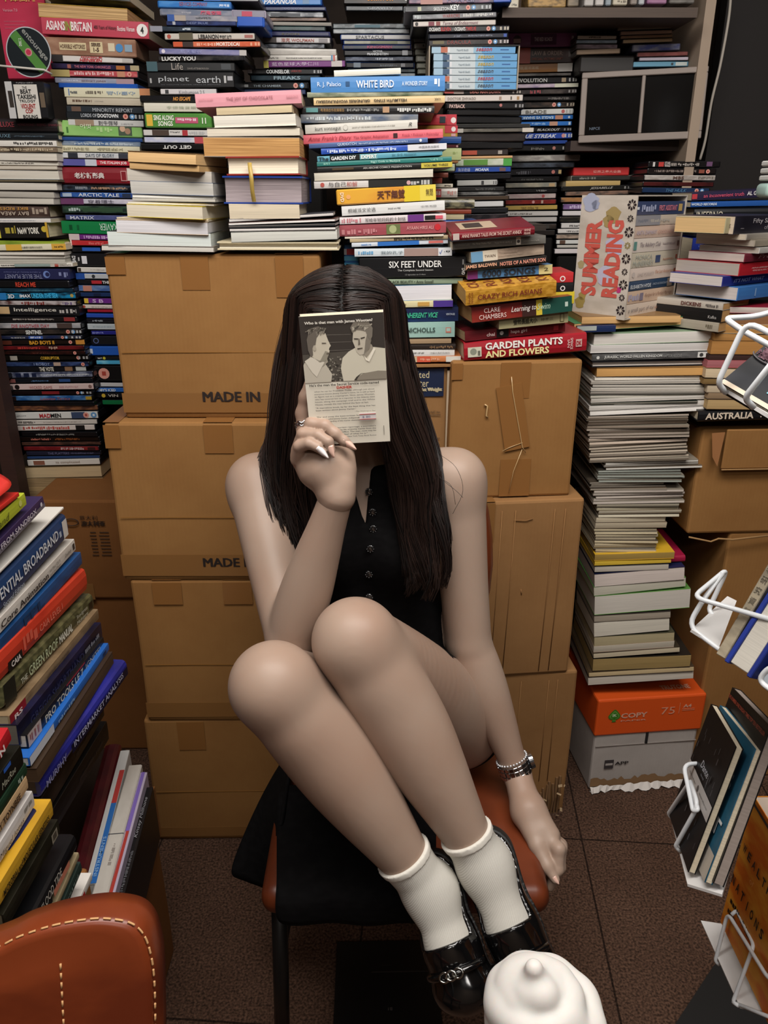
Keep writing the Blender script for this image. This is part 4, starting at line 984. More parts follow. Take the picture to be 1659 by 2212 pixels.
for i in range(6):
    x0 = .006 + (0 if i == 0 else .004 + .0004 * i); w_ = .178; h_ = bh / 6 - .0012
    M = Matrix.Translation(bx0 + Vector((x0, .004, bh - (i + 1) * bh / 6 + .0005)))
    r = build_item('D', M, w_, h_, .13, 'a4c4d8', ['R .16 1 .0 1 c4d0d4', 'R .60 1 0 1 62a0d0', 'R .50 .60 0 1 90b8d0', 'R .82 .92 .42 .6 2c5c98', 'R 0 .11 0 1 a0c0d4', 'R .11 .19 .08 .92 %s' % ('b8684c' if i in (0, 4) else '3a5878'), 'R .19 .22 .1 .9 d8dce0',
                    'G .3 .44 .3 .6 8a98a0', 'T season .53 .72 .3 .75 %s mi' % cols_[i]], {'c': 'b4ccd8'})
    tag(r, 'light blue film case, %s of the six in the black slip box' % nth[i], 'film case', 'light blue series in the slip box')
pile('under the blue series', 1.92, '''
D 960 1127 193 204 181618 s0 ; R 0 .12 .2 .8 b04440 ; R .12 .25 .1 .9 8a7c74 ; T DEAD_MAN_DOWN .33 .72 .2 .75 c8786c m ; L a09890
D 958 1132 205 221 d8d0c8 s-2 ; T DOCTOR_ZHIVAGO .05 .4 .3 .65 8a8078 m ; R .69 .72 .25 .7 a08c7c ; R .83 .85 .25 .7 6a645c ; R .91 .94 .25 .7 a88458
D 962 1132 222 236 161618 s0 ; T PAYBACK .05 .25 .15 .75 c8a8a0 b ; C .7 .6 .25 b06c68 ; L 8a8888
D 966 1126 236 250 131315 s0
D 966 1128 251 267 151517 s0
D 985 1146 268 277 2c2c2c s-1 c6a6a64
D 980 1152 278 287 6c6860 s-2 h4a4844 ; R 0 .12 0 1 a8a49c ; R .86 1 0 1 c8c0b4
X 985 1135 288 306 1e1818 s0 d.13 h2c2422
D 985 1132 306 322 131315 s0
X 985 1098 324 337 2a2220 s-2 d.13 ; R .12 .4 .15 .85 a84834 ; R .8 .88 .2 .8 a09890
B 985 1107 338 343 c89c6c s-2
X 975 1105 344 360 c8ccbc s-2 d.13 h9cb08c ; R .2 .6 .15 .9 5a8c3c ; R .86 1 0 1 4a9c44
D 973 1105 361 374 2c4c9c s-2 ; T 海洋奇緣 .12 .32 .2 .8 b8c4dc ; T MOANA .4 .62 .25 .75 c8d4e8 bi ; R .8 .9 .2 .8 6a4c4c
D 980 1105 375 388 15151a s-1
D 985 1076 389 403 b8b8b4 s-2 ; R .6 .66 .2 .8 3c3c3c ; L 6a6a6a
D 985 1090 404 414 2c2c2c s-1 ; G .4 .8 .3 .7 5c5c5a
D 985 1098 415 423 1c1c1c s-2 h8a8a88
D 985 1100 424 434 4a3c30 s-2
D 1000 1090 435 449 d4d4d4 s-2
D 1000 1098 450 462 1a1c20 s-2 c1a1c1c
D 1000 1098 463 478 1c1c20 s-2 h3c3438
D 1010 1106 479 486 c4c4c4 s-2
P 1100 1180 487 500 3a3430 s-2
''')
# narrow grey cases glimpsed left of the blue series
pile('left of the blue series', 2.06, '''
D 893 935 61 75 56564e s0 c5c5c54
D 893 936 76 91 52524a s0 c585850
D 895 938 92 105 8a8c80 s0 c8a8c80 ; R .42 .5 .3 .7 2c2c2c
D 897 940 106 119 8c8e82 s0 c8a8c80 ; R .42 .5 .3 .7 2c2c2c
D 898 942 120 134 8a8c80 s0 c8a8c80 ; R .42 .5 .3 .7 2c2c2c
D 900 944 136 148 909284 s0 c8a8c80 ; R .4 .46 .3 .7 2c2c2c
D 902 946 149 160 8a8c80 s0 c8a8c80 ; R .42 .5 .3 .7 2c2c2c
''')
pile('in the pile left of the monitor', 2.12, '''
X 1090 1252 54 71 1c1a1a s-1 d.13 ; G .5 .75 .3 .6 6a6460
B 1090 1245 72 103 7c3c6c h8c4c7c s-3 d.13 n10 ; R .36 .72 .15 .9 54244c ; T THE_RED_ROADS .41 .66 .4 .68 d4c0cc b ; C .17 .5 .35 3a1c2c ; R .12 .22 .3 .6 c8a0a0 ; R .93 .96 .4 .75 c8b0bc | plum boxed set with a dark oval in the pile left of the monitor
X 1090 1242 104 138 2e2422 h4a302a s-2 d.13 n10 ; R .2 .36 0 1 a83c28 ; T LAW_&_ORDER: .38 .82 .5 .78 b8a094 ; T SPECIAL_VICTIMS_UNIT .38 .82 .2 .36 a8604c m ; R .9 .94 .4 .7 8a8480
B 1090 1236 140 158 a87440 s-4 d.13 ; R .78 1 0 1 d4d0c8 ; T 門(雙碟)藝術圖鑑 .1 .5 .3 .7 d8c0a0
D 1090 1234 159 166 4a4644 h6c6864 s-2
D 1090 1248 167 182 1e1e20 s-3 ; T EVOLUTION .17 .58 .2 .75 d0d0cc m ; R .78 .84 .2 .8 a89478 ; L b8b8b4
D 1090 1248 182 192 c4b4c0 h8a78a0 s-3 ; R .68 1 .1 .9 c8c8b4
D 1090 1246 194 206 2a2424 s-3 h4c4440 ; G .35 .5 .2 .8 9c3840 ; L 8a8684
D 1090 1245 208 219 1a1818 s-1 ; G .6 .9 .3 .7 6a6460
D 1090 1242 221 234 24201e s-2 h4a3c34 ; E .7 2 ; L 9c9080
D 1090 1240 236 250 d0d0cc s-3 ; T BLADE .3 .6 .25 .75 6a665e m ; C .84 .5 .3 b05c58 ; L a8a8a4
D 1090 1240 250 261 2e68b0 s-3 ; T EAGLE_VS_SHARK .25 .7 .2 .75 b8d0e4 rb ; R .73 .84 .1 .9 b07c64 ; C .93 .5 .25 c0ccd4
D 1090 1236 263 274 2e70c0 s-2 ; G .4 .6 .3 .7 8cb4dc ; R .66 .78 .1 .9 b88c74 ; R .94 .97 .2 .8 c0d0dc
D 1090 1236 276 286 1c1c20 s-2 ; T BLACKOUT .48 .82 .2 .7 c8c8c4 mi ; L 8a8a88
D 1090 1237 288 303 2848a0 s-3 ; T BLUE_STREAK .2 .76 .2 .75 c4ccdc bi ; C .86 .5 .3 c88c88 ; L b8bcc4
D 1090 1227 304 313 2a4894 s-2
D 1090 1232 314 327 1a1a1a s-1 ; G .4 .6 .2 .6 6a6660 ; C .75 .5 .3 a87068 ; L 9a9a98
D 1090 1252 336 351 8a8480 hb8b4ac s-3 c4a4844 ; R .8 1 .1 .9 5c4c44
D 1090 1242 352 364 242428 h4c5460 s-2 c3c3c3c
D 1090 1215 366 380 1a1a20 s-2 ; G .2 .45 .2 .7 5a5a60 ; C .84 .5 .3 b06c64 ; R .93 .98 .2 .8 b09868
D 1090 1209 382 393 141416 s-1 ; G .3 .7 .3 .6 5a5a58
D 1090 1204 395 407 8a8a80 hb0a894 s-2 ; R .84 .95 .2 .8 b89c74
D 1090 1204 408 417 161618 s-1 ; G .6 .8 .3 .7 8a8a88
D 1090 1202 419 431 c0b0ac hb09494 s-2 ; C .74 .5 .3 a84848
D 1090 1202 432 443 8c2c28 s-2 h6c2020 ; C .55 .5 .3 c89090 ; R .7 .74 .2 .8 b8a090
D 1090 1206 444 455 b89c54 s-2 ; T EL_HIJO_DEL .3 .62 .2 .75 5a4420 r
D 1090 1207 456 468 c8c4c0 s-1 ; G .1 .5 .3 .6 6c6864
D 1090 1205 469 481 b8b4b0 s-1
D 1090 1203 484 497 24201e s-1 h3c3430 ; R .55 .85 .2 .8 3a3834
D 1090 1200 498 510 2a2624 s-1
''')
pile('in the pile below the monitor', 2.12, '''
X 1238 1358 362 380 c83434 s-1 d.13 ; T 世界之最大全集 .35 .85 .3 .65 e08c84 b | bright red boxed set topping the pile below the monitor
D 1233 1386 380 391 33322f s-2 c8a8880 ; G .12 .35 .3 .7 8a8880
B 1222 1340 391 403 bfa268 s-3 d.15
D 1212 1366 403 414 1a1a18 s-4 ; T JESSABELLE .4 .72 .2 .75 a8a49c mi ; L 8a8884
D 1220 1372 414 424 8a6c5c h4a4440 s-4
D 1210 1372 426 438 a8784c h4c4844 s-1
D 1214 1372 440 454 8a6c9c h6a5080 s-1 ; G .1 .4 .25 .75 c0b0d0
D 1213 1372 455 467 d8d4d4 s-1
D 1208 1372 468 480 242420 s-1 h4c4438
D 1210 1372 481 494 cfccc8 s-2 ; G .12 .4 .3 .6 4c4a48
D 1203 1372 494 505 d4d0cc s-2 ; G .12 .4 .3 .6 4c4a48
D 1200 1372 506 517 a89484 h4a443c s-2
D 1200 1372 518 528 d0d0cc s-1 ; R .05 .12 .1 .9 5c4438
D 1202 1372 529 536 c0bcb4 s-1
D 1196 1372 537 549 d8d0d0 s-1 ; R .3 .42 .15 .85 b84858
''')
pile('in the short pile below the monitor corner', 2.0, '''
D 1400 1556 348 362 191717 s0 ; R .06 .09 .15 .85 c8c4c0 ; R .14 .21 .15 .85 b83c38 ; T STAR .22 .30 .5 .9 c0b8b4 b ; T WARS .22 .30 .1 .48 c0b8b4 b ; G .31 .7 .25 .7 a09890 ; R .8 .88 .2 .9 6c4c6c
D 1398 1548 363 376 1d1817 s1 ; G .1 .7 .35 .7 8a7c74 ; R .74 .82 .2 .8 8a4c3c ; E .87 1
D 1390 1546 377 390 9c948c hc0bab4 s1 ; T MBS .4 .55 .25 .75 5c4438 b ; G .75 .95 .3 .7 6a645c
D 1388 1542 392 403 4c1c1c s1 h2c1414
D 1385 1532 404 417 1c3050 s2 ; T THE_HULK .35 .65 .25 .75 4c7ca0 i ; E .8 2
X 1390 1530 418 432 151414 s2 d.13
''')

# ------------------------------------------------------------------ pile on the right carton
rcp = pile('on the right carton', 1.535, '''
K 976 1157 503 521 7c1a26 d.12 s-13 w4 j7 g-.02 h6c1420 ; R .015 .09 .1 .9 c8b8b0 ; T ANNE_FRANK'S_TALES_FROM_THE_SECRET_ANNEX .12 .84 .3 .75 e0c0b4 m ; T ANNE .87 .95 .55 .85 d8b4a8 m ; T FRANK .87 .95 .15 .45 d8b4a8 m | dark red hardback topping the pile on the right carton
B 978 1182 522 540 5c5a54 h6a6862 d.13 s-13 w4 ; T SOPHOCLES .03 .18 .4 .65 8a8880 ; T The_Three_Theban_Plays .21 .41 .4 .65 b4b0a4 i ; G .45 .64 .4 .6 908c84 ; R .68 .73 .1 1 d8d4c8 ; C .705 .5 .2 4c4844 ; G .76 .93 .4 .55 908c84
B 1018 1182 545 568 b4a08c h8a7868 d.13 s-17 w8 ; R 0 .16 0 1 6c98b8 ; R .16 .36 0 1 d4c8b4 ; T TWAIN .18 .33 .35 .6 4c3c30 ; T The_Adventures_of .38 .63 .55 .8 a89484 ; T Huckleberry_Finn .38 .7 .25 .48 a89484
B 1006 1184 570 586 1c1a18 d.13 s-17 w3 ; T JAMES_BALDWIN .0 .38 .2 .8 d8a484 b ; T NOTES_OF_A_NATIVE_SON .42 .98 .25 .78 d08c78 b | black paperback with peach condensed capitals on the right carton pile
B 1010 1196 584 604 4c7cac d.12 s-12 w4 g.01 ; R 0 .12 0 1 6c2c64 ; T 6000_SONGS .17 .80 .15 .85 1c2430 b ; R .84 1 0 1 c8bc84 ; T 2 .9 .95 .35 .7 3c3420
B 1110 1238 592 614 b82c30 g.03 d.12 s-4 ; C .82 .4 .28 e0dcd8 ; C .82 .4 .18 b82c30
B 1110 1238 614 634 181818 g.03 d.12 s-4 ; C .82 .4 .28 e0dcd8 ; C .82 .4 .18 181818
B 1120 1240 634 660 c8b430 g.03 d.12 s-4
B 1006 1208 627 661 cf9a3c hb07c24 d.115 s-18 w8 j10 g-.035 n90 pb8935a ; T CRAZY_RICH_ASIANS .13 .84 .32 .66 7a2c24 m ; T KEVIN .03 .05 .15 .85 8a4424 wm ; T KWAN .06 .08 .15 .85 8a4424 wm | glittery gold paperback with dark red capitals on the right carton pile
B 1020 1244 664 698 7a2420 h98382c d.125 s-22 w8 g-.02 n8 pb89468 ; R .64 .70 0 1 d0b83c ; R .70 1 0 1 1f4a40 ; R .50 .64 0 1 3c2420 ; T CLARE .12 .28 .55 .85 e4ccc4 ; T CHAMBERS .07 .34 .15 .45 e4ccc4 ; T Learning_to .39 .64 .3 .75 ece4dc i ; T Swim .65 .78 .35 .75 b8d0b8 i ; R .93 .96 .35 .65 b8c8bc | red-to-green paperback under the glittery gold one
B 1078 1233 687 712 b0a880 d.12 s-12 w8 ; T 婚戀長姐大小 .2 .55 .3 .75 3c3828 b ; T 林丰三 .6 .78 .4 .65 5c563c ; R .88 .94 .15 .85 5c5434 ; R .89 .93 .2 .8 b0a880
B 1005 1233 716 738 6e2026 h5c181e d.13 s-15 w10 pa89070 ; T chai .21 .29 .3 .65 d8c0bc m ; R .31 .43 .1 .9 141212 ; C .36 .5 .2 a8a4a0 ; T hapa_girl .45 .61 .3 .7 d8c0bc m ; R .88 .93 .25 .75 983038
K 1003 1274 740 781 9e1c28 d.19 s-17 w6 ; R .03 .14 .2 .72 d0cdb8 ; C .075 .48 .18 8c9080 ; G .11 .13 .25 .6 6c6c60 ; T GARDEN_PLANTS .17 .80 .52 .9 f0ece4 b ; T AND_FLOWERS .17 .69 .10 .46 e8dc9c b ; T IAN .84 .86 .3 .7 e8d8d0 w ; T SPENCE .865 .885 .2 .8 e8d8d0 w ; R .91 .96 .3 .7 c8a8a0 ; T DK .915 .955 .38 .62 9e1c28 b | thick dark red hardback on plants, bottom of the right carton pile
''', jit=.6)

# printed covers seen from above on two of them
def top_art(root, w, d, h, items):
    Q = [([(u0 * w, v0 * d, h + .0004), (u1 * w, v0 * d, h + .0004), (u1 * w, v1 * d, h + .0004), (u0 * w, v1 * d, h + .0004)], c) for (u0, u1, v0, v1, c) in items]
    flat_quads('cover_print', Q, root)
def dims(o):
    co = [v.co for v in o.data.vertices]; return max(c.x for c in co), max(c.y for c in co), max(c.z for c in co)
w_, d_, h_ = dims(rcp[0]); top_art(rcp[0], w_, d_, h_, [(.13, .58, .2, .8, 'c8b094')]); top_art(rcp[0], w_, d_, h_ + .0003, [(.2, .42, .3, .7, '3a2824')])
cg = [r for r in rcp if 'glittery' in r['label'] and 'under' not in r['label']][0]
w_, d_, h_ = dims(cg)
for i, s in enumerate(('CRAZY', 'RICH', 'ASIANS', 'KEVIN', 'KWAN')):
    text(cg, s, Matrix.Translation((w_ * (.12 + .19 * i), d_ * .5, h_ + .0008)) @ Matrix.Rotation(math.pi / 2, 4, 'Z'), d_ * .8, w_ * .12, '7a3a20', .01, name='cover_lettering')

# ------------------------------------------------------------------ summer box set standing on the paper pile
YS = 1.63
Pz = WY(1350, 689, YS); top = WY(1366, 424, YS)
hS = top.z - Pz.z; yw = math.radians(42)
M = Matrix.Translation(Pz) @ Matrix.Rotation(yw, 4, 'Z')
wS, dS = .185, .125
ss = empty('slipcase', M=M, label='pale slipcase with big red capitals holding nine paperbacks', cat='box set')
PB = mat('c9c0b4', .5, 'print', h2='b4ab9e', scale=12)
bm = bmesh.new()
for a, b_ in (((-.0025, 0, 0), (0, dS, hS)), ((wS, 0, 0), (wS + .0025, dS, hS)), ((-.0025, dS, 0), (wS + .0025, dS + .0025, hS)), ((-.0025, 0, -.0025), (wS + .0025, dS, 0)), ((-.0025, .0, hS), (wS + .0025, dS + .0025, hS + .002))):
    bm_box(bm, a, b_)
shell_ = bmobj('case_shell', bm, PB, ss)
SIDE = Matrix(((0, 0, -1, -.0032), (-1, 0, 0, 0), (0, 1, 0, 0), (0, 0, 0, 1)))    # letters on the left panel
def side_text(s, yc, zc, w, h, col, b=.05):
    M2 = Matrix.Translation((-.0034, yc, zc)) @ Matrix(((0, 0, -1, 0), (-1, 0, 0, 0), (0, 1, 0, 0), (0, 0, 0, 1))) @ Matrix.Rotation(math.pi / 2, 4, 'Z')
    text(ss, s, M2, w, h, col, b, name='case_lettering')
side_text('SUMMER', dS * .73, hS * .49, hS * .64, dS * .30, 'c4584c')
side_text('READING', dS * .33, hS * .49, hS * .64, dS * .30, 'c4584c')
quads = []
for i in range(9):                                                    # flower border by the spine edge
    cz = hS * (.07 + i * .108); cy = dS * .085; r = .0105 if i % 2 == 0 else .007
    for q in range(8):
        a = q * math.pi / 4; a2 = a + .32; a1 = a - .32
        quads.append(([(-.0033, cy + r * .25 * math.cos(a), cz + r * .25 * math.sin(a)), (-.0033, cy + r * .8 * math.cos(a1), cz + r * .8 * math.sin(a1)), (-.0033, cy + r * math.cos(a), cz + r * math.sin(a)), (-.0033, cy + r * .8 * math.cos(a2), cz + r * .8 * math.sin(a2))], '2c2426' if i != 5 else '8a7c4c'))
for (cy, cz, r, c) in ((.105, .95, .018, 'a8aec4'), (.093, .93, .009, '9ca4bc'), (.05, .85, .016, 'a08c5c'), (.06, .80, .012, 'a08c5c'), (.11, .10, .012, 'a08c50'), (.105, .16, .009, 'a08c50'), (.115, .43, .008, 'a89870'), (.04, .6, .02, 'b4b4cc'), (.055, .35, .02, 'b8b4c8'), (.02, .24, .006, 'b83878')):
    quads.append(([(-.0031, cy + r * math.cos(a / 16 * 6.2832) * (1 + .2 * math.sin(a * 2)), cz * hS + r * math.sin(a / 16 * 6.2832)) for a in range(16)], c))
flat_quads('case_print', quads, shell_)
rowsS = [('3a4668', 'The First Assistant', '1.00'), ('c4b8a8', '', ''), ('ccb4a4', 'ANITA DIAMANT  GOOD HARBOR', ''), ('d8cec4', 'The Adultery Club', ''), ('c4bca8', 'MONICA', ''), ('d8c8bc', '', ''), ('28405c', 'ELISABETH HYDE', ''), ('d0b49c', '', ''), ('d8c8b8', 'a small part of me', '')]
hs = [.112, .085, .105, .118, .128, .112, .085, .112, .118]
zc = hS * .965
lbl = ['dark blue paperback with a pink title', 'grey and cream thin paperback', 'pinkish cream paperback', 'white paperback with script lettering', 'beige thick paperback with two-line author', 'cream paperback with an orange script title', 'dark blue paperback with white capitals', 'peach paperback with script title', 'white paperback with grey lower-case title']
items9 = [['T FIRST_ASSISTANT .44 .82 .3 .72 c87888 b', 'G .1 .38 .25 .75 a8b0cc', 'R .86 .94 .25 .8 c8a868', 'R 0 .05 .4 .6 d8dce4'], ['R 0 .5 0 1 8a8c94', 'G .05 .25 .3 .6 6c7484', 'G .3 .7 .3 .6 b4b0a8', 'R .93 .97 .3 .7 8c8478'], ['T ANITA_DIAMANT .04 .45 .3 .62 a8a4bc', 'T GOOD_HARBOR .48 .9 .3 .6 b88c80', 'R .93 .97 .3 .7 7c5440'],
          ['T The_Adultery_Club .14 .56 .3 .72 6c5c68 i', 'G .62 .88 .45 .6 b0a4a0', 'R .93 .97 .3 .7 8c7468', 'R .02 .08 .2 .8 5c8c84'], ['T MONICA .08 .42 .55 .85 9ca49c', 'T McINERNEY .04 .46 .12 .45 9ca49c', 'R .5 .6 .25 .75 34486c', 'G .66 .9 .35 .5 b48c74', 'R .93 .97 .4 .7 a8604c'], ['T LIANE_MORIARTY .16 .5 .35 .6 a89c98', 'T The_Last_Anniversary .52 .92 .35 .7 b87c5c i', 'R .93 .97 .3 .7 a8604c', 'C .08 .5 .22 c4b8b0'],
          ['T ELISABETH_HYDE .04 .46 .25 .65 dce0e4 m', 'T CRAZY_AS_CHOCOLATE .49 .82 .4 .62 a8b4c0', 'R .82 .93 .05 .95 8a7c70'], ['G .03 .25 .25 .75 a8a4bc', 'T Recipes_for_a_Perfect_Marriage .36 .94 .35 .72 8c6454 i', 'R .26 .33 .2 .8 7c7488'], ['T a_small_part_of_me .05 .58 .3 .72 8c8484', 'T NOELLE_HARRISON .6 .88 .4 .6 b07c60 m', 'R .93 .97 .3 .7 a87860']]
tot = sum(hs)
for i in range(9):
    h_ = hS * .96 * hs[i] / tot; zc -= h_
    Mi = M @ Matrix.Translation((.001, .002, zc - hS * .965 + hS * .962))
    r = build_item('B', Mi, wS - .002, h_ - .0006, .118, rowsS[i][0], items9[i], {})
    tag(r, lbl[i] + ', %s in the slipcase' % (ORD[i] + (' down' if i else '')), 'book', 'paperbacks in the slipcase')

# paper pile under the slipcase
pile('under the slipcase', 1.64, '''
P 1256 1472 684 700 c8a06c k8a6a44 s-2 d.13 w3
P 1240 1492 699 717 c49c68 k4a8c60 s-12 d.15 w5 | tan-paged paperback with a green cover corner under the slipcase
B 1246 1330 705 719 1c2c54 g-.012 s-2 d.14 ; R 0 .5 .3 1 a8b0ac
P 1282 1546 722 746 d4cfc8 k8aa084 s-9 d.21
P 1275 1530 746 763 d4d0cc kc8c8c4 s-6 d.2
B 1278 1542 766 780 4a4a4a h6a6a6a s-8 d.19 ; R .86 1 .1 .95 d8d8d4 ; C .89 .5 .3 3c3c3c ; T JURASSIC_WORLD_FALLEN_KINGDOM .1 .57 .25 .8 c4c4c0 b ; T RAPTOR_RESCUE .58 .73 .3 .75 8a8a88 m ; C .05 .5 .25 d0d0cc | dark grey paperback with white capitals under the slipcase pile
H 1278 1526 781 794 bcb4ac k1c1c20 s-4 d.19
P 1288 1517 795 814 bc9058 ka87c48 s-4 d.15 ; G .98 .99 .2 .3 b08850
M 1284 1534 815 822 cfc8bc s-3 d.2
M 1276 1534 823 830 c4beb4 s-3 d.2
M 1280 1534 831 837 b8b2a8 k3c3c38 s-1 d.2
M 1276 1533 838 845 c9c3b9 s-2 d.2
M 1275 1532 846 853 bdb7ad k4a4a44 s-3 d.2
M 1275 1528 854 861 b4b0a4 k50584c s-4 d.2
M 1276 1531 862 870 cfcac2 s-9 d.2
M 1276 1506 871 876 a8a498 k2c342c s-6 d.2
M 1272 1529 877 887 cdc9c2 s-13 d.2
M 1274 1526 888 898 d0ccc6 s-12 d.2
''', jit=1.2)
rnd = random.Random(12); y = 899; i = 0; rows = []
def mags(y0, y1, x0, x1, cols, sl, n):
    st = (y1 - y0) / n
    for q in range(n):
        a = y0 + q * st
        rows.append('M %d %d %.1f %.1f %s k%s s%.1f d.2' % (x0 + rnd.uniform(-3, 4), x1 + rnd.uniform(-6, 4), a, a + st - .4, rnd.choice(cols), rnd.choice(['4a4238', '6a5c4c', '38342e', '8a8274']), sl + rnd.uniform(-1, 1)))
mags(899, 948, 1270, 1488, ['94867a', '8c7e70', '9c9084'], -5, 9)
mags(948, 962, 1272, 1492, ['b8a898', 'c4b4a4'], -8, 2)
mags(962, 1000, 1274, 1488, ['8c8074', '968a7c', 'a89c8c'], -9, 7)
mags(1000, 1016, 1306, 1515, ['b4b0a8', 'c4c0b8'], -6, 3)
mags(1016, 1042, 1292, 1476, ['8c9088', '80847c', '9ca098'], -3, 5)
mags(1042, 1060, 1276, 1440, ['a0988c', '948c80'], -3, 4)
mags(1060, 1090, 1284, 1478, ['b0a69c', 'a89e94', 'bcb2a8'], -5, 5)
mags(1090, 1118, 1292, 1468, ['b8b09c', 'c4bca8', 'aca48c'], -3, 4)
mags(1118, 1142, 1288, 1442, ['cfc2a8', 'c4b8a0'], -3, 2)
mags(1142, 1198, 1284, 1420, ['c4b698', 'b4a88c', 'bcae90', 'a89c84'], 0, 9)
pile('in the magazine pile above the copy carton', 1.64, '\n'.join(rows), jit=2.5)
pile('low above the copy carton', 1.63, '''
M 1284 1456 1198 1212 a88c4c kd8ac30 s-6 d.2 | yellow-bordered magazine low in the pile above the copy carton
M 1284 1450 1212 1222 c8a83c kd8ac30 s-6 d.2
M 1284 1444 1224 1236 b4aca0 k3c3c3c s-6 d.2
K 1400 1480 1205 1218 a01c40 g.02 s-4 d.16
P 1284 1478 1240 1268 c8bcb4 k1c2448 s-16 d.18
P 1283 1482 1268 1288 bcb8a8 k588a44 s-20 d.18
P 1284 1490 1288 1329 c9c3b9 k5c8c44 s-16 d.19
P 1283 1448 1330 1344 948a7c k3a3430 s-10 d.18
P 1283 1446 1344 1376 c8c2b4 k2c2824 s-14 d.18
P 1283 1456 1376 1398 a89c7c k4a4838 s-10 d.2
P 1282 1456 1396 1410 c4bcac k8a7868 s-12 d.2
P 1282 1468 1411 1422 b4a890 k3c3428 s-14 d.2
M 1280 1490 1424 1450 a08858 k2a241e s-10 d.22
P 1272 1498 1452 1462 b09c78 k4a3c2c s-14 d.24
P 1270 1498 1463 1480 b8b0a4 k241c1a s-14 d.24
''', jit=.8)

# ------------------------------------------------------------------ piles at the right edge
pile('at the right edge', 1.88, '''
B 1494 1720 416 434 2a2440 s-12 d.16 ; R 0 .05 .2 .8 b83c44 ; T an_inconvenient_truth .11 .5 .3 .75 c8506c m ; T AL_GORE .53 .70 .3 .8 d8d4d4 b | dark purple paperback at the right edge with pink lower-case title
B 1492 1690 436 448 24549c s-4 d.16 ; T WORLD_RECORDS .0 .28 .3 .75 d0dce8 b
K 1498 1700 450 478 14161a s-3 d.16 ; T INFERNO .02 .3 .2 .75 c4bca8 m
X 1498 1660 480 512 15151a d.14 s-2
B 1490 1528 514 568 24348c d.15 ; G .35 .9 .3 .4 5c6cb8 ; G .35 .9 .6 .7 5c6cb8
''')
# turned pile: pages show on the left end, spines on the right; spine starts at the pixel given
pile('in the turned pile at the right edge', 1.60, '''
B 1565 1700 470 505 b4ac88 w38 l.18 d.11 s0 pc8a878 ; T ERSKINE_CHILDERS_•_The_Riddle .06 .98 .35 .6 3c382c | cream paperback with dark lettering atop the turned pile, right edge
B 1585 1700 467 507 2a2834 w36 l.2 d.13 s0 pc0b09c ; T Fifty_Shades .3 .8 .52 .85 e0dce0 ; T of_Grey .52 .8 .15 .48 a8a4ac ; R .1 .16 .3 .34 a8a4ac | black paperback with white lettering in the turned pile, right edge
B 1612 1700 506 519 c0b8ac w36 l.18 d.11 pc8bca8
B 1630 1700 519 533 b4aa98 w36 l.18 d.13 pb8aea0
B 1640 1710 535 548 d4d2cc w36 l.18 d.13 pb4aca0
B 1608 1700 548 567 7c2c3c w36 l.18 d.125 pbcb0a8 ; T Pretty .25 .7 .2 .8 d8a8b0 i
B 1596 1700 569 597 b82430 w36 l.2 d.145 pa89e94 ; R .75 1 .25 .75 d8d4d4 ; G .2 .5 .5 .62 e0a8a8 ; G .22 .48 .3 .42 e0a8a8 | bright red paperback in the turned pile, right edge
B 1560 1700 597 620 262e80 w36 l.2 d.12 pc0b8b4 ; T IT'S_NOT_WHAT .18 .75 .3 .65 c8cce4 mi | royal blue paperback with white scrawled title, turned pile at right
B 1592 1700 621 650 4078bc w36 l.2 d.14 pbcb4b0 ; R .3 .32 .2 .8 8cb0d8 | light blue paperback lowest in the turned pile, right edge
''', jit=1.0)
for nm_ in (): pass
pile('behind the wire rack top', 1.62, '''
P 1560 1720 662 676 d0c4bc w0 d.13 k8a1c30 s3
P 1556 1720 677 700 8c6444 d.13 k16161a s4
P 1552 1720 700 720 b98a50 d.14 ka8a08c s2
P 1542 1720 720 735 a87c48 d.14 k8a6438 s4
P 1534 1720 735 765 a47642 d.15 k7a5830 s2
P 1530 1720 766 778 3c2a26 d.14 k2c1c1c s1
P 1526 1720 778 794 a8686c d.14 kb05c60 s1
P 1522 1720 794 816 bca98c d.14 k8a6c4c s4
P 1518 1720 818 830 8a7048 d.14 k5c4830 s1
P 1526 1720 832 848 b4a48c d.14 k6c5c4c s3
P 1528 1720 848 862 9c8468 d.14 k4a3c34 s2
P 1526 1720 863 884 b4986c d.14 k6c5438 s2
K 1508 1740 888 912 17171a s-6 d.2 ; T AUSTRALIA .06 .51 .22 .82 d8c8b4 b ; T THE .56 .68 .3 .75 d8c8b4 b | black hardback with cream capitals on the torn right carton
''', jit=1.0)
# three books turned the other way, spines towards the left front
for x0, y0, y1, col, it, lb in ((1560, 656, 671, 'b8b0a4', ['T DICKENS .5 .75 .25 .8 5a2c28 b', 'G .8 .95 .3 .7 5a5450'], 'grey-white spine angled left under the turned pile, right edge'),
                                (1556, 671, 697, '161617', ['T Kafka .85 .95 .25 .5 b8b4b0'], 'black spine angled left between two pale spines, right edge'),
                                (1550, 698, 718, 'a49c8c', ['G .85 .93 .3 .7 6c6454'], 'grey spine angled left, lowest of three at right edge')):
    A = WY(x0, y1, 1.60); h_ = WY(x0, y0, 1.60).z - A.z
    Mx = Matrix.Translation(A) @ Matrix.Rotation(math.radians(-50), 4, 'Z') @ Matrix.Translation((-.18, 0, 0))
    r = build_item('B', Mx, .18, h_, .105, col, it, {'pc': 'b48c5c'})
    tag(r, lb, 'book', 'spines angled left at the right edge')

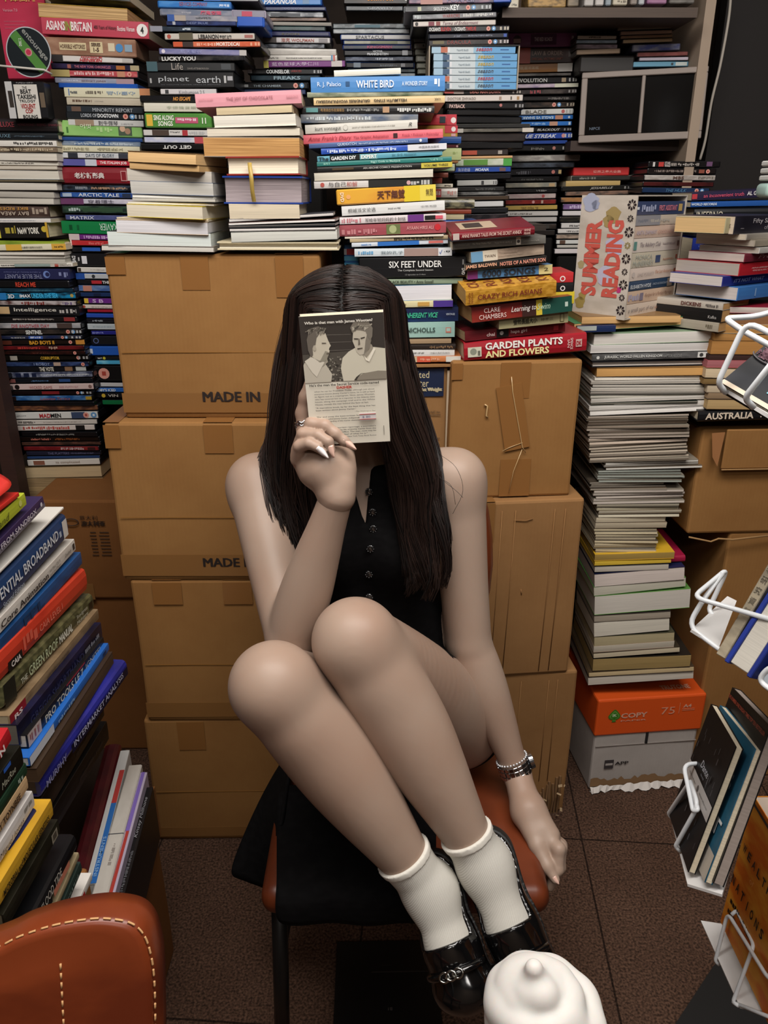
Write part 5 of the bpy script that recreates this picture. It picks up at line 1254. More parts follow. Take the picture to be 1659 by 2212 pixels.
# ------------------------------------------------------------------ shelf, discs and monitor at the upper right
YM = 2.10
sh = box('wall_shelf', (WY(1085, 30, 1.95).x, 1.95, WY(1300, 38, 1.95).z), (WY(1508, 20, 1.95).x, 2.55, WY(1300, 16, 1.95).z), mat('4a3c32', .6, 'page', h2='3c3028'))
tag(sh, 'dark wooden wall shelf across the upper right, above the monitor', 'shelf')
sp = box('shelf_upright', (WY(1500, 200, 2.0).x, 2.0, 0), (WY(1500, 200, 2.0).x + .022, 2.56, 2.3), mat('9c8a78', .7))
tag(sp, 'beige upright panel at the right end of the wall shelf', 'shelf panel')
sl = box('lower_shelf', (WY(1240, 320, 2.02).x, 2.06, WY(1300, 326, 2.06).z), (WY(1498, 320, 2.02).x, 2.55, WY(1300, 304, 2.06).z), mat('33241c', .6, 'page', h2='291d17'))
tag(sl, 'dark brown lower shelf board under the monitor', 'shelf')
pn = box('dark_panel', (WY(1530, 300, 2.2).x, 2.2, 0), (2.05, 2.24, 2.55), mat('16100e', .7))
tag(pn, 'very dark upright panel filling the upper right corner', 'panel')
rp = box('rear_board', (WY(1090, 200, 2.55).x, 2.552, .0), (WY(1540, 200, 2.6).x, 2.57, 2.5), mat('54463c', .85))
tag(rp, 'dull brown back board behind the upper right shelf', 'panel')
tag(tube('cable', bezier([WY(1580, -30, 2.1), WY(1574, 40, 2.1), WY(1556, 140, 2.1), WY(1537, 220, 2.1), WY(1524, 300, 2.1), WY(1512, 345, 2.1)], 8), .0032, mat('b4aca0', .5)), 'thin white cable hanging down the dark panel, upper right', 'cable')
pile('on the upper right shelf', 2.0, '''
X 1090 1120 -40 20 c8c0ac d.1 ; G .5 .85 .12 .2 4a4640
X 1140 1222 -40 16 b08c50 h6a5430 d.1 n60
X 1226 1250 -40 14 8a7c68 h5c5448 d.1
X 1262 1282 -40 13 b8b4b0 d.1 ; R .2 .8 .4 .6 8a8480
X 1286 1304 -40 12 c0bcb8 d.1 ; R .2 .8 .3 .7 5c5854
X 1308 1320 -40 12 8c98a0 d.1
X 1324 1355 -40 11 c4bca8 d.1 ; G .3 .9 .1 .2 6c6454
X 1362 1376 -40 10 8a8078 d.1
X 1380 1392 -40 10 b0b4b8 d.1
X 1398 1440 -40 8 a07494 h8a5c80 d.1
X 1446 1500 -40 7 8a8680 d.1 h5c5854
''', jit=0)
pile('above the monitor, left', 2.06, '''
D 1246 1333 76 85 c8c0b4 c3c3832 ; G .3 .6 .3 .7 5c544c
D 1244 1333 86 94 8a98a4 c4a4844 h6c7884
D 1244 1335 95 106 9c8894 c4a4844 h6c6064
D 1244 1340 107 119 b49c84 c5c5044 s-3
''')
tag(box('black_case', (WY(1246, 155, 2.08).x, 2.06, WY(1246, 158, 2.06).z), (WY(1364, 155, 2.08).x, 2.2, WY(1246, 120, 2.06).z), mat('1c1816', .5), bev=.004), 'flat black case on the monitor top, under loose discs', 'case')
pile('above the monitor, right', 2.06, '''
D 1328 1450 38 47 a89c8c c5c544c s-6
D 1332 1452 49 57 9c9484 c5c544c s-6
D 1334 1450 58 66 6c6054 c4c443c s-5
D 1340 1454 67 76 a88c7c c5c4c44 s-4
D 1340 1454 77 84 9c8068 c4c4038 s-4
D 1345 1454 85 94 b09878 c4c4038 s-4
D 1365 1470 96 112 545c94 h8a8c98 c4c4c60 s-3
D 1376 1486 113 123 9c5c58 h7c4844 c4c3c3c s-2
D 1380 1486 124 132 c0b8c4 c4c4850 s-1
D 1366 1488 133 146 6c9cb4 c4c6c80 s-2 ; R .68 .72 .3 .7 3c4448 ; R .76 .96 .2 .8 b8c0bc
''', jit=3)
# monitor: two dark panes in a grey frame, turned a little
A = WY(1249, 309, 2.05); B = WY(1515, 292, 2.0); Tm = WY(1249, 157, 2.05)
wm = (B - A).length; hm = Tm.z - A.z
Mm = Matrix.Translation(A) @ Matrix.Rotation(math.atan2(B.y - A.y, B.x - A.x), 4, 'Z') @ Matrix.Rotation(math.radians(-1.5), 4, 'Y')
mo = empty('twin_screen', M=Mm, label='grey framed twin dark screen on the lower shelf, upper right', cat='screen')
bm = bmesh.new(); fr = mat('8c8078', .5)
fw = .012
for a, b_ in (((0, 0, 0), (wm, .02, fw * 1.3)), ((0, 0, hm - fw), (wm, .02, hm)), ((0, 0, fw * 1.3), (fw * 1.1, .02, hm - fw)), ((wm - fw * 1.1, 0, fw * 1.3), (wm, .02, hm - fw)), ((wm * .5 - .004, 0, fw * 1.3), (wm * .5 + .004, .02, hm - fw))):
    bm_box(bm, a, b_, .0015)
bmobj('screen_frame', bm, fr, mo)
box('screen_pane', (fw * 1.1, .008, fw * 1.3), (wm * .5 - .004, .012, hm - fw), mat('080707', .15, spec=.25), mo)
box('screen_pane', (wm * .5 + .004, .008, fw * 1.3), (wm - fw * 1.1, .012, hm - fw), mat('080707', .15, spec=.25), mo)
box('screen_back', (.01, .02, .01), (wm - .01, .06, hm - .01), mat('1a1817', .6), mo)
text(mo, 'NIPCE', Matrix.Translation((.036, .0072, .03)) @ FRONT, .024, .006, '4a5868', .02, name='pane_lettering')
# speaker-like white corner at the far right edge

# added supports under the rear piles, near-black to stand for shade in gaps
GAP_SHADE = mat('0f0d0c', .7, spec=.2)
def support(lab, x0, x1, yb, Y, d=.16, z0=0.0):
    a, b_ = WY(x0, yb, Y), WY(x1, yb, Y)
    tag(box('dark_support', (a.x, Y + .004, z0), (b_.x, Y + d, a.z - .002), GAP_SHADE, bev=.004), lab, 'storage case', 'added dark supports under the rear piles')
support('added black support under the pile left of the pink book, mostly hidden', 318, 500, 327, 1.90, .15)
support('added black support under the pile behind the pink book, mostly hidden', 520, 690, 206, 2.02)
support('added black support under the pile above the sky-blue book', 748, 890, 170, 2.06)
support('added black support under the pile with the blue series', 960, 1090, 503, 1.92, .18)
support('added black support under the pile left of the monitor', 1096, 1196, 512, 2.12, .2)
support('added black support under the pile below the monitor', 1205, 1372, 552, 2.12, .2)
support('added black support under the short pile at the monitor corner', 1400, 1478, 434, 2.0, .055)
support('added black support under the spines just behind her pile', 908, 985, 500, 1.75, .11, zr1 + .006)
support('added black support under the dark purple paperback pile, right edge', 1496, 1640, 570, 1.88, .11, zq + hq + .006)
support('added black support under the narrow grey cases', 900, 935, 163, 2.06)
# ================================================================== the seated person
class Field:
    """signed distance grid meshed with surface nets; every primitive only touches its own neighbourhood"""
    def __init__(self, lo, hi, res):
        self.lo = np.array(lo, 'f'); self.res = res
        self.n = np.ceil((np.array(hi) - self.lo) / res).astype(int) + 1
        self.f = np.full(self.n, 0.05, 'f')
    def sub(self, lo, hi, pad):
        a = np.clip(np.floor((np.array(lo) - pad - self.lo) / self.res).astype(int), 0, self.n - 1)
        b = np.clip(np.ceil((np.array(hi) + pad - self.lo) / self.res).astype(int) + 1, 1, self.n)
        if np.any(b <= a): return None
        ax = [self.lo[i] + np.arange(a[i], b[i], dtype='f') * self.res for i in range(3)]
        return tuple(slice(a[i], b[i]) for i in range(3)), ax[0][:, None, None], ax[1][None, :, None], ax[2][None, None, :]
    def put(self, sl, d, k, op='u'):
        g = self.f[sl]
        if op == 'u':
            if k > 0:
                h = np.clip(0.5 + 0.5 * (g - d) / k, 0, 1); self.f[sl] = g * (1 - h) + d * h - k * h * (1 - h)
            else: self.f[sl] = np.minimum(g, d)
        elif op == 's':
            if k > 0:
                h = np.clip(0.5 - 0.5 * (g + d) / k, 0, 1); self.f[sl] = g * (1 - h) - d * h + k * h * (1 - h)
            else: self.f[sl] = np.maximum(g, -d)
    def cone(self, a, b, r1, r2, k=0.01, op='u', sq=None):
        a = np.array(a, 'f'); b = np.array(b, 'f'); R = max(r1, r2)
        s = self.sub(np.minimum(a, b) - R, np.maximum(a, b) + R, 0.03 + k)
        if s is None: return
        sl, x, y, z = s
        ba = b - a; L2 = float(ba @ ba) + 1e-12
        t = np.clip(((x - a[0]) * ba[0] + (y - a[1]) * ba[1] + (z - a[2]) * ba[2]) / L2, 0, 1)
        d = np.sqrt((x - a[0] - t * ba[0]) ** 2 + (y - a[1] - t * ba[1]) ** 2 + (z - a[2] - t * ba[2]) ** 2) - (r1 + (r2 - r1) * t)
        self.put(sl, d, k, op)
    def chain(self, pts, rs, k=0.01, op='u'):
        for i in range(len(pts) - 1): self.cone(pts[i], pts[i + 1], rs[i], rs[i + 1], k if i == 0 else min(k, .006), op)
    def limb(self, pts, rs, k=0.02, op='u', n=7, ex=0.0):
        P = [np.array(q, 'f') for q in bezier(pts, n)]
        R = [q.x + ex for q in bezier([Vector((r, 0, 0)) for r in rs], n)]
        A = np.array(P); m = max(R); s = self.sub(A.min(0) - m, A.max(0) + m, .03 + k)
        if s is None: return
        sl, x, y, z = s; d = None
        for i in range(len(P) - 1):
            a, b = P[i], P[i + 1]; ba = b - a; L2 = float(ba @ ba) + 1e-12
            t = np.clip(((x - a[0]) * ba[0] + (y - a[1]) * ba[1] + (z - a[2]) * ba[2]) / L2, 0, 1)
            e = np.sqrt((x - a[0] - t * ba[0]) ** 2 + (y - a[1] - t * ba[1]) ** 2 + (z - a[2] - t * ba[2]) ** 2) - (R[i] + (R[i + 1] - R[i]) * t)
            d = e if d is None else np.minimum(d, e)
        self.put(sl, d, k, op)
    def ell(self, c, r, k=0.02, R=None, op='u'):
        c = np.array(c, 'f'); r = np.array(r, 'f'); m = float(r.max())
        s = self.sub(c - m, c + m, 0.03 + k)
        if s is None: return
        sl, x, y, z = s
        dx, dy, dz = x - c[0], y - c[1], z - c[2]
        if R is not None:
            q = np.array(R.inverted(), 'f') if hasattr(R, 'inverted') else R
            dx, dy, dz = (q[0, 0] * dx + q[0, 1] * dy + q[0, 2] * dz, q[1, 0] * dx + q[1, 1] * dy + q[1, 2] * dz, q[2, 0] * dx + q[2, 1] * dy + q[2, 2] * dz)
        k0 = np.sqrt((dx / r[0]) ** 2 + (dy / r[1]) ** 2 + (dz / r[2]) ** 2)
        k1 = np.sqrt((dx / r[0] ** 2) ** 2 + (dy / r[1] ** 2) ** 2 + (dz / r[2] ** 2) ** 2) + 1e-9
        self.put(sl, k0 * (k0 - 1) / k1, k, op)
    def axes(self):
        ax = [self.lo[i] + np.arange(self.n[i], dtype='f') * self.res for i in range(3)]
        return ax[0][:, None, None], ax[1][None, :, None], ax[2][None, None, :]
    def keep_plane(self, p, nrm):
        """keep the half space on the side the normal points to"""
        x, y, z = self.axes(); nrm = np.array(nrm, 'f'); nrm = nrm / np.linalg.norm(nrm)
        d = (x - p[0]) * nrm[0] + (y - p[1]) * nrm[1] + (z - p[2]) * nrm[2]
        self.f = np.maximum(self.f, -d)
    def mesh(self):
        f = self.f; s = f < 0
        nx, ny, nz = f.shape
        cnt = np.zeros((nx - 1, ny - 1, nz - 1), np.uint8)
        for i in (0, 1):
            for j in (0, 1):
                for k in (0, 1): cnt += s[i:nx - 1 + i, j:ny - 1 + j, k:nz - 1 + k]
        act = (cnt > 0) & (cnt < 8)
        I, J, K = np.nonzero(act)
        vid = np.full(act.shape, -1, np.int64); vid[I, J, K] = np.arange(len(I))
        acc = np.zeros((len(I), 3)); num = np.zeros(len(I))
        corners = [(0, 0, 0), (1, 0, 0), (0, 1, 0), (1, 1, 0), (0, 0, 1), (1, 0, 1), (0, 1, 1), (1, 1, 1)]
        for ax in range(3):
            for c in corners:
                if c[ax]: continue
                e = list(c); e[ax] = 1
                fa = f[I + c[0], J + c[1], K + c[2]]; fb = f[I + e[0], J + e[1], K + e[2]]
                m = (fa < 0) != (fb < 0)
                t = np.where(m, fa / np.where(m, fa - fb, 1), 0)
                p = np.stack([np.full(len(I), float(c[0])), np.full(len(I), float(c[1])), np.full(len(I), float(c[2]))], 1); p[:, ax] += t
                acc[m] += p[m]; num += m
        V = self.lo + (np.stack([I, J, K], 1) + acc / num[:, None]) * self.res
        Q = []
        for ax in range(3):
            sl0 = [slice(0, n) for n in f.shape]; sl1 = list(sl0)
            sl0[ax] = slice(0, f.shape[ax] - 1); sl1[ax] = slice(1, f.shape[ax])
            cr = s[tuple(sl0)] != s[tuple(sl1)]
            P = np.array(np.nonzero(cr)).T
            o = [a for a in range(3) if a != ax]
            ok = (P[:, o[0]] > 0) & (P[:, o[1]] > 0) & (P[:, o[0]] < f.shape[o[0]] - 1) & (P[:, o[1]] < f.shape[o[1]] - 1)
            P = P[ok]; q = []
            for d0, d1 in ((-1, -1), (0, -1), (0, 0), (-1, 0)):
                R = P.copy(); R[:, o[0]] += d0; R[:, o[1]] += d1; q.append(vid[R[:, 0], R[:, 1], R[:, 2]])
            q = np.stack(q, 1)
            flip = s[P[:, 0], P[:, 1], P[:, 2]]
            if ax == 1: flip = ~flip
            q[~flip] = q[~flip][:, ::-1]
            Q.append(q)
        Q = np.concatenate(Q); Q = Q[(Q >= 0).all(1)]
        return V, Q
def net_mesh(name, VQ, m, parent, smooth_it=0):
    if not isinstance(VQ, list): VQ = [VQ]
    Vs = []; Qs = []; o = 0
    for V, Q in VQ:
        V = V.copy()
        for _ in range(smooth_it):
            nb = np.zeros_like(V); c = np.zeros(len(V))
            for a in range(4):
                i, j = Q[:, a], Q[:, (a + 1) % 4]
                np.add.at(nb, i, V[j]); np.add.at(nb, j, V[i]); np.add.at(c, i, 1); np.add.at(c, j, 1)
            V = np.where(c[:, None] > 0, V * .5 + .5 * nb / np.maximum(c, 1)[:, None], V)
        Vs.append(V); Qs.append(Q + o); o += len(V)
    V = np.concatenate(Vs); Q = np.concatenate(Qs)
    me = bpy.data.meshes.new(name)
    me.vertices.add(len(V)); me.vertices.foreach_set('co', V.astype('f').reshape(-1))
    me.loops.add(len(Q) * 4); me.loops.foreach_set('vertex_index', Q.astype('i').reshape(-1))
    me.polygons.add(len(Q)); me.polygons.foreach_set('loop_start', np.arange(len(Q), dtype='i') * 4); me.polygons.foreach_set('loop_total', np.full(len(Q), 4, 'i'))
    me.polygons.foreach_set('use_smooth', np.ones(len(Q), bool))
    me.materials.append(m); me.update(calc_edges=True)
    o = bpy.data.objects.new(name, me); return link(o, parent)

SKIN = mat('a58e7e', .46, 'skin', h2='9f8473', scale=5.0, spec=.35)
BLACK = mat('080708', .85, 'print', h2='0d0c0d', scale=60, spec=.12)
person = empty('person', label='person in a black sleeveless dress seated, hiding face behind a paperback', cat='person', loc=(0.04, 1.1, 0.47))
PM = Matrix.Translation((-.04, -1.1, -.47))
def pp(o): o.matrix_parent_inverse = PM; return o

# joints (photo pixel x, y and distance along the optical axis)
HEADC = Vector((-.057, 1.165, 1.215))
SR, SL = W(556, 1046, 1.27), W(984, 1034, 1.27)          # shoulders: photo left / photo right
ER, WR = W(628, 1380, 1.155), W(727, 1072, 1.052)        # raised arm
EL, WL = W(1012, 1385, 1.325), W(1116, 1668, 1.362)      # hanging arm
HIPR, HIPL = Vector((-.045, 1.17, .545)), Vector((.130, 1.18, .545))
KR, KL = W(592, 1482, 1.055), W(768, 1385, 1.085)
AR, AL = W(930, 1925, 1.125), W(1048, 1872, 1.133)
TR, TL = W(1012, 2165, 1.075), W(1160, 2150, 1.075)      # toe ends
PEL = (HIPR + HIPL) / 2 + Vector((0, .03, .02))
NECK = W(775, 1000, 1.262)
def lerp(a, b, t): return a + (b - a) * t

def torso(F, o=0.0):
    ch = Vector((lerp(SR, SL, .5).x + .004, 1.205, .905))
    F.ell(ch, (.128 + o, .083 + o, .145 + o), .03)
    F.ell(ch + Vector((.012, .005, -.10)), (.110 + o, .078 + o, .12 + o), .04)
    F.ell(lerp(ch, PEL, .62) , (.112 + o, .082 + o, .12 + o), .04)
    F.ell(PEL, (.150 + o, .105 + o, .105 + o), .04)
    F.ell(ch + Vector((-.058, -.058, -.005)), (.052 + o, .046 + o, .052 + o), .03)
    F.ell(ch + Vector((.060, -.058, -.005)), (.052 + o, .046 + o, .052 + o), .03)
def shoulders(F, o=0.0):
    F.cone(lerp(SR, SL, .18) + Vector((0, .01, .0)), lerp(SR, SL, .82) + Vector((0, .01, 0)), .046 + o, .046 + o, .03)
    F.cone(NECK + Vector((0, .02, -.01)), lerp(SR, SL, .22) + Vector((0, .015, .018)), .044 + o, .036 + o, .03)
    F.cone(NECK + Vector((0, .02, -.01)), lerp(SR, SL, .78) + Vector((0, .015, .018)), .044 + o, .036 + o, .03)
def leg(F, hip, kn, an, o=0.0, thigh=True, side=1):
    d = (an - kn).normalized()
    back = Vector((0, 1, 0)) - d * d.y; back.normalize()
    if thigh:
        F.limb([hip, lerp(hip, kn, .3), lerp(hip, kn, .6), lerp(hip, kn, .85), kn + back * .002], [.086, .083, .074, .063, .0545], .03, ex=o)
    F.limb([kn, lerp(kn, an, .14) + back * .001, lerp(kn, an, .28) + back * .008, lerp(kn, an, .42) + back * .009, lerp(kn, an, .57) + back * .006, lerp(kn, an, .72) + back * .003, lerp(kn, an, .86), an],
           [.0540, .0575, .0610, .0592, .0515, .0420, .0340, .0310], .018, ex=o)
    F.ell(kn + Vector((0, -.010, .006)), (.045 + o, .044 + o, .046 + o), .03)
def foot(F, an, toe, o=0.0):
    d = (toe - an).normalized(); back = (Vector((0, 1, 0)) - d * d.y).normalized()
    heel = an - d * .012 + back * .040
    F.cone(an, heel, .032 + o, .027 + o, .02)
    F.cone(an, lerp(an, toe, .5) + back * .004, .031 + o, .027 + o, .02)
    F.cone(heel, lerp(an, toe, .55) + back * .022, .024 + o, .024 + o, .02)
    sx = d.cross(back).normalized()
    for q in (-1, 1): F.cone(lerp(an, toe, .5) + back * .008, lerp(an, toe, .86) + sx * .017 * q + back * .008, .024 + o, .021 + o, .02)

B = Field((-.30, .68, .32), (.33, 1.36, 1.36), .0042)
torso(B); shoulders(B)
# neck and head (the face is behind the book)
B.cone(NECK + Vector((0, .015, -.03)), HEADC + Vector((0, .02, -.06)), .050, .047, .025)
B.ell(HEADC + Vector((0, .012, .025)), (.072, .090, .083), .01)
B.ell(HEADC + Vector((0, -.022, -.045)), (.055, .062, .070), .03)
B.ell(HEADC + Vector((0, -.062, -.098)), (.024, .022, .018), .03)
B.cone(HEADC + Vector((0, -.080, .010)), HEADC + Vector((0, -.100, -.028)), .008, .012, .012)
for q in (-1, 1):
    B.ell(HEADC + Vector((q * .030, -.082, .008)), (.017, .013, .010), .012, op='s')
    B.ell(HEADC + Vector((q * .030, -.070, .006)), (.013, .013, .011), .004)
    B.ell(HEADC + Vector((q * .074, .012, -.015)), (.009, .018, .030), .008)
    B.ell(HEADC + Vector((q * .010, -.082, -.066)), (.015, .009, .006), .006)
    B.ell(HEADC + Vector((q * .008, -.082, -.075)), (.014, .009, .006), .006)
# arms
B.ell(SR + Vector((.004, 0, -.012)), (.050, .050, .056), .03); B.ell(SL + Vector((-.004, 0, -.012)), (.050, .050, .056), .03)
B.limb([SR, lerp(SR, ER, .3), lerp(SR, ER, .65), ER], [.048, .0455, .041, .0365], .02)
B.limb([SL, lerp(SL, EL, .3), lerp(SL, EL, .65), EL], [.047, .0440, .0400, .0385], .02)
def forearm(F, e, w, k=.006):
    F.limb([e, lerp(e, w, .18), lerp(e, w, .38), lerp(e, w, .62), lerp(e, w, .82), w], [.0365, .0385, .0370, .0310, .0255, .0225], k)
forearm(B, ER, WR); forearm(B, EL, WL)
leg_nets = []
for hip_, kn_, an_, toe_ in ((HIPR, KR, AR, TR), (HIPL, KL, AL, TL)):
    LF = Field((-.30, .68, .32), (.33, 1.36, 1.36), .0042)
    leg(LF, hip_, kn_, an_, 0.0, True, 1 if kn_ is KL else 0); foot(LF, an_, toe_)
    leg_nets.append(LF.mesh())
# the fine hands take over beyond the wrists
body_nets = B.mesh()

# raised hand (photo left) --------------------------------------------------------------
H = Field(W(600, 1180, 1.07) + Vector((-.01, -.08, -.03)), W(800, 790, 1.07) + Vector((.01, .10, .02)), .0016)
H.cone(WR, WR + (ER - WR).normalized() * .04, .0225, .012, .01)
H.cone(WR, W(700, 1012, 1.050), .0225, .029, .012)
H.cone(W(700, 1012, 1.050), W(664, 985, 1.052), .026, .018, .012)
H.cone(W(738, 1040, 1.050), W(733, 992, 1.056), .018, .018, .012)
H.cone(W(672, 1022, 1.052), W(652, 985, 1.052), .016, .014, .012)
H.chain([W(656, 968, 1.058), W(657, 925, 1.062), W(654, 893, 1.060), W(660, 858, 1.052), W(671, 818, 1.045)], [.0112, .0098, .0092, .0082, .0064], .006)
H.chain([W(658, 955, 1.050), W(673, 916, 1.034), W(702, 920, 1.026), W(724, 937, 1.026), W(744, 953, 1.028), W(756, 961, 1.029)], [.0112, .0092, .0082, .0076, .0064, .0048], .004)
H.chain([W(646, 972, 1.046), W(655, 938, 1.028), W(688, 941, 1.018), W(709, 954, 1.014), W(716, 973, 1.017)], [.0108, .0088, .0078, .0070, .0054], .002)
H.chain([W(643, 992, 1.044), W(647, 964, 1.024), W(668, 958, 1.014), W(686, 966, 1.012), W(697, 976, 1.014)], [.0100, .0082, .0074, .0064, .0050], .002)
H.chain([W(742, 1012, 1.054), W(745, 975, 1.066), W(738, 940, 1.062), W(730, 908, 1.056)], [.0155, .0112, .0092, .0072], .012)
hand_nets = H.mesh()
# hand gripping the seat (photo right) ---------------------------------------------------
G = Field(W(1085, 1960, 1.40) + Vector((-.05, -.16, -.03)), W(1240, 1640, 1.34) + Vector((.05, .08, .03)), .0018)
G.cone(WL, WL + (EL - WL).normalized() * .04, .0225, .012, .01)
G.cone(WL, W(1140, 1752, 1.318), .0225, .027, .012)
G.cone(W(1140, 1752, 1.318), W(1184, 1806, 1.290), .026, .020, .012)
G.cone(W(1145, 1752, 1.318), W(1165, 1800, 1.300), .026, .022, .012)
G.cone(W(1165, 1800, 1.296), W(1184, 1842, 1.278), .020, .0125, .012)
G.chain([W(1134, 1766, 1.306), W(1160, 1826, 1.276), W(1182, 1870, 1.258), W(1200, 1900, 1.248)], [.0155, .0125, .0100, .0070], .010)
for i, (ox, ot) in enumerate(((0, 0), (4, .019), (4, .037), (-1, .053))):
    G.chain([W(1178 + ox, 1806 - i * 3, 1.288 + ot), W(1207 + ox, 1834 - i * 4, 1.264 + ot), W(1205 + ox, 1878 - i * 4, 1.262 + ot), W(1188 + ox, 1916 - i * 6, 1.268 + ot)], [.0122, .0104, .0092, .0072], .005)
hand2_nets = G.mesh()
skin_obj = pp(net_mesh('body', [body_nets, hand_nets, hand2_nets] + leg_nets, SKIN, person, 1))

# nails
def nail(a, b, out, L=.019, w=.0048, m=None):
    d = (b - a).normalized(); out = (out - d * out.dot(d)).normalized(); s = d.cross(out)
    V = []; F = []; nu, nv = 8, 6
    for i in range(nu + 1):
        u = i / nu; ww = w * (1 - .75 * max(0, u - .45) ** 1.3 / .55 ** 1.3)
        for j in range(nv + 1):
            v = j / nv * 2 - 1
            V.append(b + d * (u * L - L * .55) + s * (ww * v) + out * (.0052 * (1 - .75 * v * v) - .002 * u + .0006))
    for i in range(nu):
        for j in range(nv):
            k_ = i * (nv + 1) + j; F.append((k_, k_ + 1, k_ + nv + 2, k_ + nv + 1))
    o = meshobj('nail', V, F, m or NAIL, person, smooth=True)
    md = o.modifiers.new('s', 'SOLIDIFY'); md.thickness = .0009
    return pp(o)
NAIL = mat('e0b9a8', .12, spec=.7, coat=.6); NAILW = mat('e9e2e0', .15, spec=.7, coat=.6)
cam_dir = Vector((0, -CT, ST * .6))
nail(W(738, 948, 1.026), W(757, 962, 1.027), cam_dir + Vector((.1, 0, .1)), .021, .0047)
nail(W(711, 956, 1.013), W(717, 977, 1.015), cam_dir + Vector((.5, 0, 0)), .016, .0044)
nail(W(684, 964, 1.010), W(699, 979, 1.011), cam_dir, .020, .0044, NAILW)
nail(W(1184, 1874, 1.254), W(1202, 1903, 1.245), cam_dir + Vector((.2, 0, .6)), .013, .0052)

# ring on the finger behind the book
def ring_around(name, a, b, r, th, m, n=28, wob=0.0):
    d = (b - a).normalized(); u = d.orthogonal().normalized(); w_ = d.cross(u); c = (a + b) / 2
    pts = [c + (u * math.cos(q / n * 2 * math.pi) + w_ * math.sin(q / n * 2 * math.pi)) * r + d * wob * math.sin(q / n * 2 * math.pi * 7) for q in range(n)]
    V, F = tube_data(pts, th, 6, True)
    return V, F
SILVER = mat('c8c8ca', .18, metal=1.0)
rv = []; rf = []
for ph in (0.0, .002, -.002):
    V_, F_ = ring_around('ring', W(656, 919, 1.0615), W(655, 913, 1.0615), .0108, .0013, SILVER, 42, .0016 if ph == 0 else -.0016)
    V_ = [v + Vector((0, 0, ph)) for v in V_]; o_ = len(rv); rv += V_; rf += [tuple(q + o_ for q in f) for f in F_]
pp(meshobj('finger_ring', rv, rf, SILVER, person, smooth=True))

# wrist watch: linked bracelet and a stone-set band, photo right
wd = (WL - EL).normalized(); wc_ = WL + (EL - WL) * .045
u0 = wd.orthogonal().normalized(); w0 = wd.cross(u0)
bm = bmesh.new(); n = 22; R_ = .0275
for i in range(n):
    a = i / n * 2 * math.pi; rad = u0 * math.cos(a) + w0 * math.sin(a); tan = (-u0 * math.sin(a) + w0 * math.cos(a))
    for j, (lw, off) in enumerate(((.0065, -.0085), (.0085, 0), (.0065, .0085))):
        Mx = Matrix((tan.to_4d(), wd.to_4d(), rad.to_4d(), (0, 0, 0, 1))).transposed(); Mx.translation = wc_ + rad * R_ + wd * off
        for c_ in range(3): Mx[3][c_] = 0
        Mx[3][3] = 1
        bm_box(bm, (-.0034, -lw * .5, -.0012), (.0034, lw * .5, .0014), .0005, Mx)
pp(bmobj('watch_bracelet', bm, mat('c4c8cc', .16, metal=1.0), person))
rad = (u0 * .3 + w0); 
cc = Vector((.9, .1, .25)); cc = (cc - wd * cc.dot(wd)).normalized()
tn = wd.cross(cc).normalized()
Mx = Matrix.Identity(4)
for r_ in range(3): Mx[r_][0] = tn[r_]; Mx[r_][1] = wd[r_]; Mx[r_][2] = cc[r_]; Mx[r_][3] = (wc_ + cc * (R_ + .003))[r_]
bm = bmesh.new(); bmesh.ops.create_cone(bm, cap_ends=True, segments=28, radius1=.0145, radius2=.0135, depth=.007, matrix=Mx)
pp(bmobj('watch_case', bm, mat('b8bcc2', .2, metal=1.0), person))
bm = bmesh.new(); n = 30
for i in range(n):
    a = i / n * 2 * math.pi; rad = u0 * math.cos(a) + w0 * math.sin(a)
    bmesh.ops.create_icosphere(bm, subdivisions=1, radius=.0023, matrix=Matrix.Translation(wc_ - wd * .0165 + rad * .0265))
pp(bmobj('stone_bracelet', bm, mat('e6e8ea', .08, spec=1.0, metal=.6), person, smooth=True))

# dress -----------------------------------------------------------------------------------
D_ = Field((-.26, .88, .42), (.30, 1.36, 1.10), .0042)
torso(D_, .007); shoulders(D_, .005)
for q, hip, kn in ((-1, HIPR, KR), (1, HIPL, KL)):
    dn = Vector((.005 * q, .010, -.006)); 
    D_.cone(hip + dn, lerp(hip, kn, .50) + dn, .0875, .076, .01)
x, y, z = D_.axes()
mid = lerp(SR, SL, .5).x
top = 1.0 - np.clip(np.abs(x - mid - .004) - .062, 0, 1) * 1.1
D_.f = np.maximum(D_.f, z - (top + .040 - .0 * y))
arm = np.maximum(np.abs(x - mid) - .128, .80 - z); D_.f = np.maximum(D_.f, np.where(z > .82, np.abs(x - mid) - (.126 + np.clip(.93 - z, 0, 1) * .30), -1.0))
vx = W(788, 1060, 1.2).x; vtop, vbot = W(788, 985, 1.2).z, W(802, 1150, 1.2).z
hw = np.clip((z - vbot) / (vtop - vbot), 0, 1.6) * .022
cut = np.where((y < 1.21) & (z > vbot), hw - np.abs(x - vx - (z - vbot) * -.10), -1.0)
D_.f = np.maximum(D_.f, cut)
thigh_cut = np.maximum(np.where(y < 1.0, .02, -1.0), -1.0)
dress = pp(net_mesh('dress', D_.mesh(), BLACK, person, 2))
tag(dress, 'black sleeveless buttoned dress')
